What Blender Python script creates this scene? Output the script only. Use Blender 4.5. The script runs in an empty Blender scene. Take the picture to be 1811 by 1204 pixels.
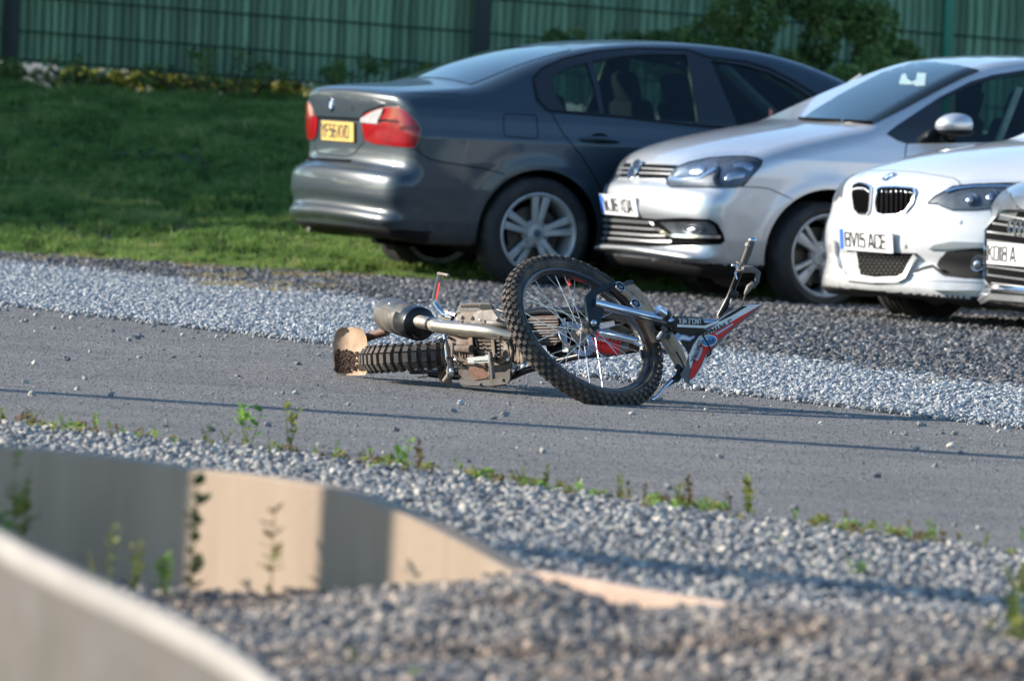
import bpy, bmesh, math, random
import numpy as np
from mathutils import Vector, Matrix
from mathutils.geometry import delaunay_2d_cdt
PI = math.pi
rnd = random.Random(7)
npr = np.random.default_rng(11)
sc = bpy.context.scene
C = sc.collection

# ------------------------------------------------------------ camera
CAM_H, FPX, CX, CY = 1.216, 15092.0, 905.5, 602.0
PITCH = math.atan((CY - 130.0) / FPX)
ROLL = 0.05
cp, sp = math.cos(PITCH), math.sin(PITCH)
FW = Vector((0, cp, -sp))
R0 = Vector((1, 0, 0)); U0 = Vector((0, sp, cp))
RT = R0 * math.cos(ROLL) + U0 * math.sin(ROLL)
UP = U0 * math.cos(ROLL) - R0 * math.sin(ROLL)
CAM = Vector((0, 0, CAM_H))
cam_d = bpy.data.cameras.new('camera'); cam = bpy.data.objects.new('camera', cam_d); C.objects.link(cam)
cam_d.sensor_width = 36.0; cam_d.lens = 300.0; cam_d.clip_start = 0.5; cam_d.clip_end = 2000
M = Matrix((RT, UP, -FW)).transposed().to_4x4(); M.translation = CAM
cam.matrix_world = M
cam_d.dof.use_dof = True; cam_d.dof.focus_distance = 33.6; cam_d.dof.aperture_fstop = 7.2
sc.camera = cam

# ------------------------------------------------------------ sky, sun, exposure
SUN_EL = math.radians(20.0)
SUN_FROM = Vector((-0.975, 0.225, 0)).normalized()            # from the left and behind the cars
SUN_DIR = Vector((SUN_FROM.x * math.cos(SUN_EL), SUN_FROM.y * math.cos(SUN_EL), math.sin(SUN_EL)))
world = bpy.data.worlds.new('World'); sc.world = world; world.use_nodes = True
wn = world.node_tree; wn.nodes.clear()
wo = wn.nodes.new('ShaderNodeOutputWorld'); wb = wn.nodes.new('ShaderNodeBackground'); sky = wn.nodes.new('ShaderNodeTexSky')
sky.sky_type = 'NISHITA'; sky.sun_disc = False; sky.sun_elevation = SUN_EL
sky.sun_rotation = math.atan2(SUN_DIR.x, SUN_DIR.y)
sky.air_density = 1.0; sky.dust_density = 0.15; sky.ozone_density = 3.0
wb.inputs['Strength'].default_value = 0.125
wm = wn.nodes.new('ShaderNodeMix'); wm.data_type = 'RGBA'; wm.blend_type = 'MULTIPLY'; wm.inputs[0].default_value = 1.0; wm.inputs[7].default_value = (0.90, 1.0, 1.02, 1)
wn.links.new(sky.outputs[0], wm.inputs[6]); wn.links.new(wm.outputs[2], wb.inputs[0]); wn.links.new(wb.outputs[0], wo.inputs[0])
sd = bpy.data.lights.new('sun', 'SUN'); sd.energy = 5.0; sd.angle = math.radians(0.53); sd.color = (1.0, 0.90, 0.76)
so = bpy.data.objects.new('sun', sd); C.objects.link(so); so.location = (-20, 20, 20)
so.rotation_euler = SUN_DIR.to_track_quat('Z', 'Y').to_euler()
sc.view_settings.view_transform = 'Standard'; sc.view_settings.look = 'None'
sc.view_settings.exposure = 1.15; sc.view_settings.gamma = 1.0; sc.view_settings.use_curve_mapping = False
sc.cycles.max_bounces = 8; sc.cycles.transparent_max_bounces = 16
sc.cycles.sample_clamp_indirect = 6.0

# ------------------------------------------------------------ helpers: pixel (of the 1811 wide photo) to place
def ray(px, py):
    return FW + RT * ((px - CX) / FPX) + UP * ((CY - py) / FPX)
def at(px, py, Y):
    d = ray(px, py); return CAM + d * (Y / d.y)
def gr(px, py, z=0.0):
    d = ray(px, py); return CAM + d * ((z - CAM_H) / d.z)

def tag(o, label=None, cat=None, group=None, kind=None):
    if label: o['label'] = label
    if cat: o['category'] = cat
    if group: o['group'] = group
    if kind: o['kind'] = kind
    return o
def empty(name, loc=(0, 0, 0), rz=0.0, parent=None):
    o = bpy.data.objects.new(name, None); C.objects.link(o); o.location = loc; o.rotation_euler = (0, 0, rz)
    o.empty_display_size = 0.1
    if parent: o.parent = parent
    return o
def link(name, me, mat=None, parent=None, smooth=True):
    o = bpy.data.objects.new(name, me); C.objects.link(o)
    if mat is not None:
        for m in (mat if isinstance(mat, (list, tuple)) else [mat]): me.materials.append(m)
    if parent is not None: o.parent = parent
    if smooth: me.shade_smooth()
    return o
def mesh_np(name, V, Fq, mi=None):
    """V (n,3), Fq (m,k) int arrays"""
    V = np.asarray(V, dtype=np.float32); Fq = np.asarray(Fq, dtype=np.int32)
    me = bpy.data.meshes.new(name); k = Fq.shape[1]
    me.vertices.add(len(V)); me.vertices.foreach_set('co', V.ravel())
    me.loops.add(Fq.size); me.loops.foreach_set('vertex_index', Fq.ravel())
    me.polygons.add(len(Fq)); me.polygons.foreach_set('loop_start', np.arange(0, Fq.size, k, dtype=np.int32))
    if mi is not None: me.polygons.foreach_set('material_index', np.asarray(mi, dtype=np.int32))
    me.update(calc_edges=True); me.validate()
    return me
def pyd(name, V, Fc):
    me = bpy.data.meshes.new(name); me.from_pydata([tuple(v) for v in V], [], [tuple(f) for f in Fc]); me.update(); return me
class MB:
    """collects simple shapes in one mesh"""
    def __init__(s): s.V = []; s.F = []
    def add(s, V, Fc):
        b = len(s.V); s.V += [Vector(v) for v in V]; s.F += [tuple(i + b for i in f) for f in Fc]; return s
    def box(s, c, sz, R=None, bev=0.0):
        c = Vector(c); hx, hy, hz = sz[0] / 2, sz[1] / 2, sz[2] / 2
        if bev <= 0:
            V = [Vector((x, y, z)) for x in (-hx, hx) for y in (-hy, hy) for z in (-hz, hz)]
            Fc = [(0, 1, 3, 2), (4, 6, 7, 5), (0, 4, 5, 1), (2, 3, 7, 6), (0, 2, 6, 4), (1, 5, 7, 3)]
        else:
            bm = bmesh.new(); bmesh.ops.create_cube(bm, size=1.0)
            for v in bm.verts: v.co = Vector((v.co.x * sz[0], v.co.y * sz[1], v.co.z * sz[2]))
            bmesh.ops.bevel(bm, geom=bm.edges[:], offset=bev, segments=2, affect='EDGES', profile=0.5)
            bm.verts.index_update(); V = [v.co.copy() for v in bm.verts]; Fc = [[v.index for v in f.verts] for f in bm.faces]; bm.free()
        if R is not None: V = [R @ v for v in V]
        return s.add([v + c for v in V], Fc)
    def tube(s, pts, r, n=12, caps=True):
        pts = [Vector(p) for p in pts]; m = len(pts)
        rs = r if isinstance(r, (list, tuple)) else [r] * m
        V = []; prev = None
        for i, p in enumerate(pts):
            t = (pts[min(i + 1, m - 1)] - pts[max(i - 1, 0)]).normalized()
            if prev is None:
                a = Vector((0, 0, 1)) if abs(t.z) < 0.9 else Vector((1, 0, 0)); u = t.cross(a).normalized()
            else:
                u = (prev - t * prev.dot(t)).normalized()
            prev = u; w = t.cross(u)
            for k in range(n):
                an = 2 * PI * k / n; V.append(p + (u * math.cos(an) + w * math.sin(an)) * rs[i])
        Fc = []
        for i in range(m - 1):
            for k in range(n):
                k2 = (k + 1) % n; Fc.append((i * n + k, i * n + k2, (i + 1) * n + k2, (i + 1) * n + k))
        if caps: Fc.append(tuple(range(n))[::-1]); Fc.append(tuple((m - 1) * n + k for k in range(n)))
        return s.add(V, Fc)
    def lathe(s, c, axis, prof, n=32, a0=0.0, a1=2 * PI, ref=None):
        """prof: list of (radius, height along axis)"""
        c = Vector(c); ax = Vector(axis).normalized()
        if ref is None: ref = Vector((0, 0, 1)) if abs(ax.z) < 0.9 else Vector((1, 0, 0))
        u = (ref - ax * ref.dot(ax)).normalized(); w = ax.cross(u)
        full = abs(a1 - a0 - 2 * PI) < 1e-6; cnt = n if full else n + 1
        V = []
        for k in range(cnt):
            an = a0 + (a1 - a0) * k / n; d = u * math.cos(an) + w * math.sin(an)
            for (r, h) in prof: V.append(c + d * r + ax * h)
        m = len(prof); Fc = []
        for k in range(n):
            k2 = (k + 1) % cnt
            for i in range(m - 1): Fc.append((k * m + i, k2 * m + i, k2 * m + i + 1, k * m + i + 1))
        return s.add(V, Fc)
    def prism(s, poly, off):
        """poly: list of 3d points (planar-ish ring); off: vector"""
        n = len(poly); off = Vector(off); P = [Vector(p) for p in poly]
        V = P + [p + off for p in P]
        Fc = [tuple(range(n))[::-1], tuple(range(n, 2 * n))] + [(i, (i + 1) % n, n + (i + 1) % n, n + i) for i in range(n)]
        return s.add(V, Fc)
    def ball(s, c, rad, R=None, n=12, m=8):
        c = Vector(c); V = []; Fc = []
        rr = rad if isinstance(rad, (list, tuple)) else (rad,) * 3
        for i in range(m + 1):
            th = PI * i / m
            for k in range(n):
                ph = 2 * PI * k / n
                v = Vector((rr[0] * math.sin(th) * math.cos(ph), rr[1] * math.sin(th) * math.sin(ph), rr[2] * math.cos(th)))
                V.append(c + (R @ v if R is not None else v))
        for i in range(m):
            for k in range(n):
                k2 = (k + 1) % n; Fc.append((i * n + k, (i + 1) * n + k, (i + 1) * n + k2, i * n + k2))
        return s.add(V, Fc)
    def build(s, name, mat, parent=None, origin=None, smooth=True, angle=0.6):
        o0 = Vector(origin) if origin is not None else Vector((0, 0, 0))
        me = pyd(name, [v - o0 for v in s.V], s.F)
        bm = bmesh.new(); bm.from_mesh(me); bmesh.ops.remove_doubles(bm, verts=bm.verts, dist=1e-6); bmesh.ops.recalc_face_normals(bm, faces=bm.faces)
        bm.to_mesh(me); bm.free()
        o = link(name, me, mat, parent, smooth=False)
        if smooth:
            me.shade_smooth(); me.set_sharp_from_angle(angle=angle)
        return o

# ------------------------------------------------------------ materials
def newmat(name):
    m = bpy.data.materials.new(name); m.use_nodes = True; nt = m.node_tree; nt.nodes.clear()
    out = nt.nodes.new('ShaderNodeOutputMaterial'); b = nt.nodes.new('ShaderNodeBsdfPrincipled')
    nt.links.new(b.outputs[0], out.inputs[0]); return m, nt, b, out
def texco(nt, scale=(1, 1, 1), kind='Object'):
    t = nt.nodes.new('ShaderNodeTexCoord'); mp = nt.nodes.new('ShaderNodeMapping'); mp.inputs['Scale'].default_value = scale
    nt.links.new(t.outputs[kind], mp.inputs[0]); return mp.outputs[0]
def noise(nt, vec, scale, detail=4, rough=0.55, out='Fac'):
    n = nt.nodes.new('ShaderNodeTexNoise'); n.inputs['Scale'].default_value = scale; n.inputs['Detail'].default_value = detail
    n.inputs['Roughness'].default_value = rough
    if vec is not None: nt.links.new(vec, n.inputs['Vector'])
    return n.outputs[out]
def ramp(nt, fac, stops, interp='LINEAR'):
    r = nt.nodes.new('ShaderNodeValToRGB'); r.color_ramp.interpolation = interp
    while len(r.color_ramp.elements) < len(stops): r.color_ramp.elements.new(0.5)
    for e, (p, c) in zip(r.color_ramp.elements, stops):
        e.position = p; e.color = (c[0], c[1], c[2], 1) if not isinstance(c, (int, float)) else (c, c, c, 1)
    nt.links.new(fac, r.inputs[0]); return r.outputs[0]
def mixc(nt, fac, a, b, mode='MIX'):
    m = nt.nodes.new('ShaderNodeMix'); m.data_type = 'RGBA'; m.blend_type = mode
    if isinstance(fac, (int, float)): m.inputs[0].default_value = fac
    else: nt.links.new(fac, m.inputs[0])
    for sock, v in ((m.inputs[6], a), (m.inputs[7], b)):
        if isinstance(v, (tuple, list)): sock.default_value = (v[0], v[1], v[2], 1)
        else: nt.links.new(v, sock)
    return m.outputs[2]
def bump(nt, b, h, strength=0.3, dist=0.01):
    bp = nt.nodes.new('ShaderNodeBump'); bp.inputs['Strength'].default_value = strength; bp.inputs['Distance'].default_value = dist
    nt.links.new(h, bp.inputs['Height']); nt.links.new(bp.outputs[0], b.inputs['Normal'])
def simple(name, col, rough=0.5, metal=0.0, var=0.15, vscale=30, bmp=0.0, bscale=80, dirt=None, dirt_amt=0.5, dscale=12, coat=0.0, spec=0.5):
    """plain surface with colour variation, optional dirt patches and fine relief"""
    m, nt, b, out = newmat(name); vec = texco(nt)
    lo = tuple(c * (1 - var) for c in col); hi = tuple(min(1, c * (1 + var)) for c in col)
    c = ramp(nt, noise(nt, vec, vscale), [(0.3, lo), (0.7, hi)])
    if dirt is not None:
        f = ramp(nt, noise(nt, vec, dscale, 6, 0.65), [(0.62 - dirt_amt * 0.35, 0.0), (0.80 - dirt_amt * 0.30, 1.0)])
        c = mixc(nt, f, c, dirt)
        rr = nt.nodes.new('ShaderNodeMapRange'); rr.inputs[3].default_value = rough; rr.inputs[4].default_value = 0.9
        nt.links.new(f, rr.inputs[0]); nt.links.new(rr.outputs[0], b.inputs['Roughness'])
        if metal:
            mr = nt.nodes.new('ShaderNodeMapRange'); mr.inputs[3].default_value = metal; mr.inputs[4].default_value = 0.0
            nt.links.new(f, mr.inputs[0]); nt.links.new(mr.outputs[0], b.inputs['Metallic'])
    else:
        b.inputs['Roughness'].default_value = rough; b.inputs['Metallic'].default_value = metal
    nt.links.new(c, b.inputs['Base Color']); b.inputs['Coat Weight'].default_value = coat; b.inputs['Coat Roughness'].default_value = 0.03
    b.inputs['Specular IOR Level'].default_value = spec
    if bmp: bump(nt, b, noise(nt, vec, bscale, 5, 0.6), bmp, 0.005)
    return m
def stone_mat(name, stops, rough=0.85, tint=None):
    """colour differs from stone to stone (random per instance) with grain inside each stone"""
    m, nt, b, out = newmat(name)
    oi = nt.nodes.new('ShaderNodeObjectInfo'); vec = texco(nt)
    c = ramp(nt, oi.outputs['Random'], stops)
    g = ramp(nt, noise(nt, vec, 2.5, 4), [(0.3, 0.72), (0.7, 1.15)])
    c = mixc(nt, 1.0, c, g, 'MULTIPLY')
    if tint: 
        geo = nt.nodes.new('ShaderNodeNewGeometry')
        f = ramp(nt, noise(nt, geo.outputs['Position'], tint[1], 3), [(0.45, 0.0), (0.65, 1.0)])
        c = mixc(nt, f, c, mixc(nt, 1.0, c, tint[0], 'MULTIPLY'))
    nt.links.new(c, b.inputs['Base Color']); b.inputs['Roughness'].default_value = rough
    b.inputs['Specular IOR Level'].default_value = 0.3
    return m

# ------------------------------------------------------------ scattering (stones, tufts): one points mesh + instances
def scatter(name, pts, scl, rot, source, mat, parent=None, kind='stuff'):
    me = bpy.data.meshes.new(name); n = len(pts)
    me.vertices.add(n); me.vertices.foreach_set('co', np.asarray(pts, dtype=np.float32).ravel())
    a = me.attributes.new('scl', 'FLOAT_VECTOR', 'POINT'); a.data.foreach_set('vector', np.asarray(scl, dtype=np.float32).ravel())
    a = me.attributes.new('rot', 'FLOAT_VECTOR', 'POINT'); a.data.foreach_set('vector', np.asarray(rot, dtype=np.float32).ravel())
    o = bpy.data.objects.new(name, me); C.objects.link(o)
    ng = bpy.data.node_groups.new(name, 'GeometryNodeTree')
    ng.interface.new_socket('Geometry', in_out='INPUT', socket_type='NodeSocketGeometry')
    ng.interface.new_socket('Geometry', in_out='OUTPUT', socket_type='NodeSocketGeometry')
    N = ng.nodes; L = ng.links
    gi = N.new('NodeGroupInput'); go = N.new('NodeGroupOutput'); ins = N.new('GeometryNodeInstanceOnPoints')
    m2p = N.new('GeometryNodeMeshToPoints')
    def att(nm):
        q = N.new('GeometryNodeInputNamedAttribute'); q.data_type = 'FLOAT_VECTOR'; q.inputs[0].default_value = nm; return q.outputs[0]
    L.new(gi.outputs[0], m2p.inputs[0]); L.new(m2p.outputs[0], ins.inputs['Points'])
    if source == 'stone':
        ic = N.new('GeometryNodeMeshIcoSphere'); ic.inputs['Radius'].default_value = 1.0; ic.inputs['Subdivisions'].default_value = 2
        pos = N.new('GeometryNodeInputPosition'); nz = N.new('ShaderNodeTexNoise'); nz.inputs['Scale'].default_value = 0.9; nz.inputs['Detail'].default_value = 1.0
        sub = N.new('ShaderNodeVectorMath'); sub.operation = 'SUBTRACT'; sub.inputs[1].default_value = (0.5, 0.5, 0.5)
        mul = N.new('ShaderNodeVectorMath'); mul.operation = 'SCALE'; mul.inputs['Scale'].default_value = 1.5
        sp_ = N.new('GeometryNodeSetPosition')
        L.new(pos.outputs[0], nz.inputs['Vector']); L.new(nz.outputs['Color'], sub.inputs[0]); L.new(sub.outputs[0], mul.inputs[0])
        L.new(ic.outputs[0], sp_.inputs['Geometry']); L.new(mul.outputs[0], sp_.inputs['Offset'])
        sm = N.new('GeometryNodeSetMaterial'); sm.inputs['Material'].default_value = mat
        L.new(sp_.outputs[0], sm.inputs[0]); src = sm.outputs[0]
    else:
        inf = N.new('GeometryNodeObjectInfo'); inf.inputs['Object'].default_value = source; inf.inputs['As Instance'].default_value = True
        src = inf.outputs['Geometry']
    L.new(src, ins.inputs['Instance']); L.new(att('rot'), ins.inputs['Rotation']); L.new(att('scl'), ins.inputs['Scale'])
    L.new(ins.outputs[0], go.inputs[0])
    md = o.modifiers.new('scatter', 'NODES'); md.node_group = ng
    me.materials.append(mat)
    if parent: o.parent = parent
    if kind: o['kind'] = kind
    return o
def edge_fn(pts):
    """polyline in pixels on the ground -> function Y(X) in metres (straight extension beyond its ends)"""
    P = [gr(x, y) for x, y in pts]; P.sort(key=lambda p: p.x)
    X = np.array([p.x for p in P]); Y = np.array([p.y for p in P])
    def f(x):
        x = np.asarray(x, dtype=float); y = np.interp(x, X, Y)
        y = np.where(x < X[0], Y[0] + (x - X[0]) * (Y[1] - Y[0]) / (X[1] - X[0]), y)
        y = np.where(x > X[-1], Y[-1] + (x - X[-1]) * (Y[-1] - Y[-2]) / (X[-1] - X[-2]), y)
        return y
    return f
def in_view(x, y, z=0.0, margin=70):
    """rough test that a ground point lies in or near the frame (only to limit how many stones are laid)"""
    d0 = y; px = CX + x / d0 * FPX
    return (px > -margin * 2) & (px < 1811 + margin * 2)
# ============================================================ GROUND
E_ROAD_FAR = edge_fn([(0, 540), (905, 650), (1811, 760)])
E_ROAD_NEAR = edge_fn([(0, 752), (590, 816), (1000, 874), (1400, 930), (1811, 985)])
E_WHITE_BACK = edge_fn([(0, 468), (560, 524), (1250, 622), (1811, 694)])
E_GRASS = edge_fn([(0, 452), (560, 487), (950, 509), (1811, 557)])
FENCE_Y = 60.6

def bank_z(x, y):
    """height of the grass bank: flat at its foot, rising to the fence"""
    t = np.clip((y - E_GRASS(x) - 0.4) / 8.2, 0, 1); s = t * t * (3 - 2 * t) * 0.35 + t * 0.65
    zz = s * (0.93 - 0.022 * (x + 3.6)) + 0.03 * np.sin(x * 1.7 + y * 0.9) * t + 0.02 * np.sin(x * 3.9 - y * 1.3) * t
    return zz

# materials
m, nt, b, out = newmat('asphalt'); vec = texco(nt); M_ASPH = m
c1 = ramp(nt, noise(nt, vec, 1.2, 4), [(0.3, (0.125, 0.123, 0.123)), (0.7, (0.175, 0.170, 0.166))])
c2 = ramp(nt, noise(nt, vec, 240, 3, 0.7), [(0.35, (0.65, 0.65, 0.65)), (0.62, (1.35, 1.35, 1.35))])
c = mixc(nt, 1.0, c1, c2, 'MULTIPLY')
dust = ramp(nt, noise(nt, texco(nt, (0.6, 0.25, 1)), 2.2, 5, 0.6), [(0.45, 0.0), (0.7, 0.5)])
c = mixc(nt, dust, c, (0.21, 0.195, 0.18))
mp_ = nt.nodes.new('ShaderNodeMapping'); tc_ = nt.nodes.new('ShaderNodeTexCoord'); mp_.inputs['Rotation'].default_value = (0, 0, 1.12); mp_.inputs['Scale'].default_value = (0.18, 5.0, 1)
nt.links.new(tc_.outputs['Object'], mp_.inputs[0]); stk = ramp(nt, noise(nt, mp_.outputs[0], 1.6, 5, .6), [(0.32, (0.80, 0.80, 0.81)), (0.5, (1.0, 1.0, 1.0)), (0.7, (1.12, 1.11, 1.09))]); c = mixc(nt, 1.0, c, stk, 'MULTIPLY')
spot = ramp(nt, noise(nt, vec, 3.1, 3, .5), [(0.24, 0.6), (0.33, 0.0)]); c = mixc(nt, spot, c, (0.075, 0.072, 0.07))
nt.links.new(c, b.inputs['Base Color']); b.inputs['Roughness'].default_value = 0.9; b.inputs['Specular IOR Level'].default_value = 0.25
bump(nt, b, noise(nt, vec, 160, 4, 0.7), 0.9, 0.006)
M_BASE = simple('earth', (0.11, 0.10, 0.085), 0.95, var=0.3, vscale=6, bmp=0.4)
M_UNDER_WHITE = simple('gravel_bed', (0.20, 0.21, 0.22), 0.95, var=0.35, vscale=60, bmp=0.8)
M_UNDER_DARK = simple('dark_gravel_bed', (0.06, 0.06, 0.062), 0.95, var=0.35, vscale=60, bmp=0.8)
M_UNDER_TAN = simple('foreground_gravel_bed', (0.13, 0.12, 0.11), 0.95, var=0.35, vscale=50, bmp=0.8)
M_ST_WHITE = stone_mat('pale_stone', [(0.0, (0.19, 0.205, 0.22)), (0.35, (0.27, 0.285, 0.30)), (0.8, (0.36, 0.37, 0.375)), (1.0, (0.55, 0.55, 0.54))])
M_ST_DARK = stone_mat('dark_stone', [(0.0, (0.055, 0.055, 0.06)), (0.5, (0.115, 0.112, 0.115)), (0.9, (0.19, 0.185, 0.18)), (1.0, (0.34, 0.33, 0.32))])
M_ST_NEAR = stone_mat('near_stone', [(0.0, (0.12, 0.122, 0.13)), (0.4, (0.22, 0.221, 0.222)), (0.8, (0.34, 0.325, 0.30)), (1.0, (0.55, 0.50, 0.43))])
M_ST_FORE = stone_mat('foreground_stone', [(0.0, (0.12, 0.115, 0.115)), (0.4, (0.20, 0.188, 0.18)), (0.75, (0.30, 0.265, 0.235)), (1.0, (0.46, 0.39, 0.32))], tint=((0.85, 0.72, 0.62), 2.0))
M_ST_AGG = stone_mat('aggregate', [(0.0, (0.10, 0.10, 0.10)), (0.6, (0.165, 0.16, 0.155)), (0.93, (0.25, 0.245, 0.235)), (1.0, (0.45, 0.44, 0.43))])

def strip(name, f0, f1, z, mat, kind, x0=-14, x1=14, n=60, y0=None, y1=None, parent=None):
    xs = np.linspace(x0, x1, n); V = []; Fq = []
    for x in xs:
        a = f0(x) if f0 is not None else y0; bb = f1(x) if f1 is not None else y1
        V += [(x, float(a), z), (x, float(bb), z)]
    for i in range(n - 1): Fq.append((2 * i, 2 * i + 2, 2 * i + 3, 2 * i + 1))
    o = link(name, mesh_np(name, V, Fq), mat, parent, smooth=False)
    o['kind'] = kind; return o

bm_v = [(-500, -200, -0.03), (500, -200, -0.03), (500, 900, -0.03), (-500, 900, -0.03)]
o = link('ground', mesh_np('ground', bm_v, [(0, 1, 2, 3)]), M_BASE, None, False); tag(o, kind='structure')
strip('road', E_ROAD_NEAR, E_ROAD_FAR, 0.0, M_ASPH, 'structure', -8, 8)
# gravel beds; each is a sheet below its stones
strip('gravel_verge', E_ROAD_FAR, E_WHITE_BACK, 0.004 - 0.012, M_UNDER_WHITE, 'structure', -8, 8)
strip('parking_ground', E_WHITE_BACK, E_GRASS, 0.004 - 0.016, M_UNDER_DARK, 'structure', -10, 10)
E_WALL = edge_fn([(-60, 1009), (330, 1056), (900, 1124), (1811, 1232)])
_mx = np.array([gr(x, 1056 + .12 * (x - 330)).x for x in (200, 330, 450, 565, 690, 830, 915, 1020, 1080, 1140, 1300, 1450, 1811, 2200)])
_mh = np.array([0, 0.0, .012, .035, .065, .095, .122, .098, .085, .083, .105, .115, .10, .08])
def mound(x, y):
    """gravel heaped against the front of the kerb wall"""
    yw = E_WALL(x); h = np.interp(x, _mx, _mh); d = yw - y
    back = np.clip((x + .15) / .3, 0, 1) * np.exp(-(np.minimum(d, 0) / .45) ** 2); front = np.exp(-(np.maximum(d - .05, 0) / 1.0) ** 2)
    return h * np.where(d >= 0, front, np.where(d > -.075, 0.0 + back * 1.0, back * .85))
xs = np.linspace(-8, 8, 241); V = []
for x in xs:
    y1 = float(E_ROAD_NEAR(x))
    for t in np.linspace(0, 1, 121): y = 12.0 + (y1 - 12.0) * t; V.append((x, y, -0.02 + float(mound(np.array(x), np.array(y)))))
Fq = [(i * 121 + j, (i + 1) * 121 + j, (i + 1) * 121 + j + 1, i * 121 + j + 1) for i in range(240) for j in range(120)]
o = link('near_gravel_ground', mesh_np('near_gravel_ground', V, Fq), M_UNDER_TAN); tag(o, kind='structure')

def rand_in(f0, f1, n, xr, jit0=0.0, jit1=0.0):
    """n points between two edges (uniform in area), inside the view cone"""
    out = []; tot = 0
    ylo = min(float(np.min(f0(np.array(xr)))), float(np.min(f0(np.array(xr))))) - 1; yhi = float(np.max(f1(np.array(xr)))) + 1
    while tot < n:
        x = npr.uniform(xr[0], xr[1], 200000); y = npr.uniform(ylo, yhi, 200000)
        j0 = npr.normal(0, 1, 200000) * jit0; j1 = npr.normal(0, 1, 200000) * jit1
        k = (y > f0(x) + j0) & (y < f1(x) + j1) & in_view(x, y)
        out.append(np.stack([x[k], y[k]], 1)); tot += k.sum()
        if k.sum() == 0: break
    return np.concatenate(out)[:n]
def lay(name, pts, r0, r1, mat, z0=0.0, zj=0.006, zf=None, skew=2.2, flat=0.75, kind='stuff'):
    n = len(pts); r = r0 + (r1 - r0) * npr.random(n) ** skew
    z = z0 + r * 0.35 + npr.random(n) * zj
    if zf is not None: z = z + zf(pts[:, 0], pts[:, 1])
    P = np.column_stack([pts, z])
    S = np.column_stack([r * npr.uniform(0.75, 1.3, n), r * npr.uniform(0.75, 1.2, n), r * npr.uniform(flat - 0.2, flat + 0.15, n)])
    Rr = np.column_stack([npr.uniform(-0.5, 0.5, n), npr.uniform(-0.5, 0.5, n), npr.uniform(0, 2 * PI, n)])
    return scatter(name, P, S, Rr, 'stone', mat, kind=kind)

lay('white_gravel', rand_in(E_ROAD_FAR, E_WHITE_BACK, 150000, (-3.4, 2.6), 0.05, 0.35), 0.005, 0.0145, M_ST_WHITE, -0.004, 0.02)
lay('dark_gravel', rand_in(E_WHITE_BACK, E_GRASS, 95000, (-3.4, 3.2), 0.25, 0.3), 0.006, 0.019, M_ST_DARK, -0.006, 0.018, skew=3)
E_FORE = edge_fn([(0, 1010), (330, 1050), (900, 1100), (1300, 1085), (1811, 1110)])
F_LOW = lambda x: np.full_like(np.asarray(x, dtype=float), 16.0)
lay('grey_gravel', rand_in(E_FORE, E_ROAD_NEAR, 62000, (-2.6, 2.3), 0.15, 0.10), 0.005, 0.016, M_ST_NEAR, -0.012, 0.022, zf=mound)
lay('brown_gravel', rand_in(F_LOW, E_FORE, 52000, (-1.8, 1.8), 0.0, 0.15), 0.005, 0.017, M_ST_FORE, -0.012, 0.022, zf=mound)
lay('road_aggregate', rand_in(E_ROAD_NEAR, E_ROAD_FAR, 130000, (-3.2, 2.6), 0.0, 0.0), 0.0016, 0.0040, M_ST_AGG, -0.0015, 0.0, skew=2.5, flat=0.7)
# loose stones strewn over the road, more of them near the verges
p = rand_in(E_ROAD_NEAR, E_ROAD_FAR, 2600, (-3.2, 2.6))
w = np.exp(-(E_ROAD_FAR(p[:, 0]) - p[:, 1]) / 0.9) + 0.5 * np.exp(-(p[:, 1] - E_ROAD_NEAR(p[:, 0])) / 0.4) + 0.10
p = p[npr.random(len(p)) < w]
lay('loose_road_stones', p, 0.004, 0.017, M_ST_NEAR, 0.0, 0.0, skew=4)
g = gr(815, 716)
o = MB(); R = Matrix.Rotation(0.3, 3, 'Z'); o.ball(g + Vector((0, 0, 0.009)), (0.015, 0.012, 0.011), R, 9, 6)
o.V = [v + Vector((rnd.uniform(-1, 1), rnd.uniform(-1, 1), rnd.uniform(-1, 1))) * 0.0012 for v in o.V]
o = o.build('stone', simple('grey_stone', (0.36, 0.37, 0.38), 0.85, var=0.2, vscale=60), None, g); o.location = g
tag(o, 'largest loose grey stone lying on the asphalt in front of the fallen motorbike', 'stone')

# ============================================================ GRASS BANK
m, nt, b, out = newmat('grass_soil'); vec = texco(nt)
c = ramp(nt, noise(nt, vec, 1.6, 5), [(0.3, (0.020, 0.030, 0.012)), (0.6, (0.035, 0.060, 0.020)), (0.8, (0.06, 0.055, 0.035))])
nt.links.new(c, b.inputs['Base Color']); b.inputs['Roughness'].default_value = 0.95; M_SOIL = m
xs = np.linspace(-12, 12, 121); us = np.linspace(0, 1, 61) ** 1.2; V = []
for x in xs:
    y0 = float(E_GRASS(x)) - 0.25
    for u in us:
        y = y0 + u * 17.0; V.append((x, y, float(bank_z(x, y)) - 0.005))
Fq = [(i * 61 + j, (i + 1) * 61 + j, (i + 1) * 61 + j + 1, i * 61 + j + 1) for i in range(120) for j in range(60)]
o = link('grass_bank', mesh_np('grass_bank', V, Fq), M_SOIL); tag(o, kind='structure')

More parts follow.
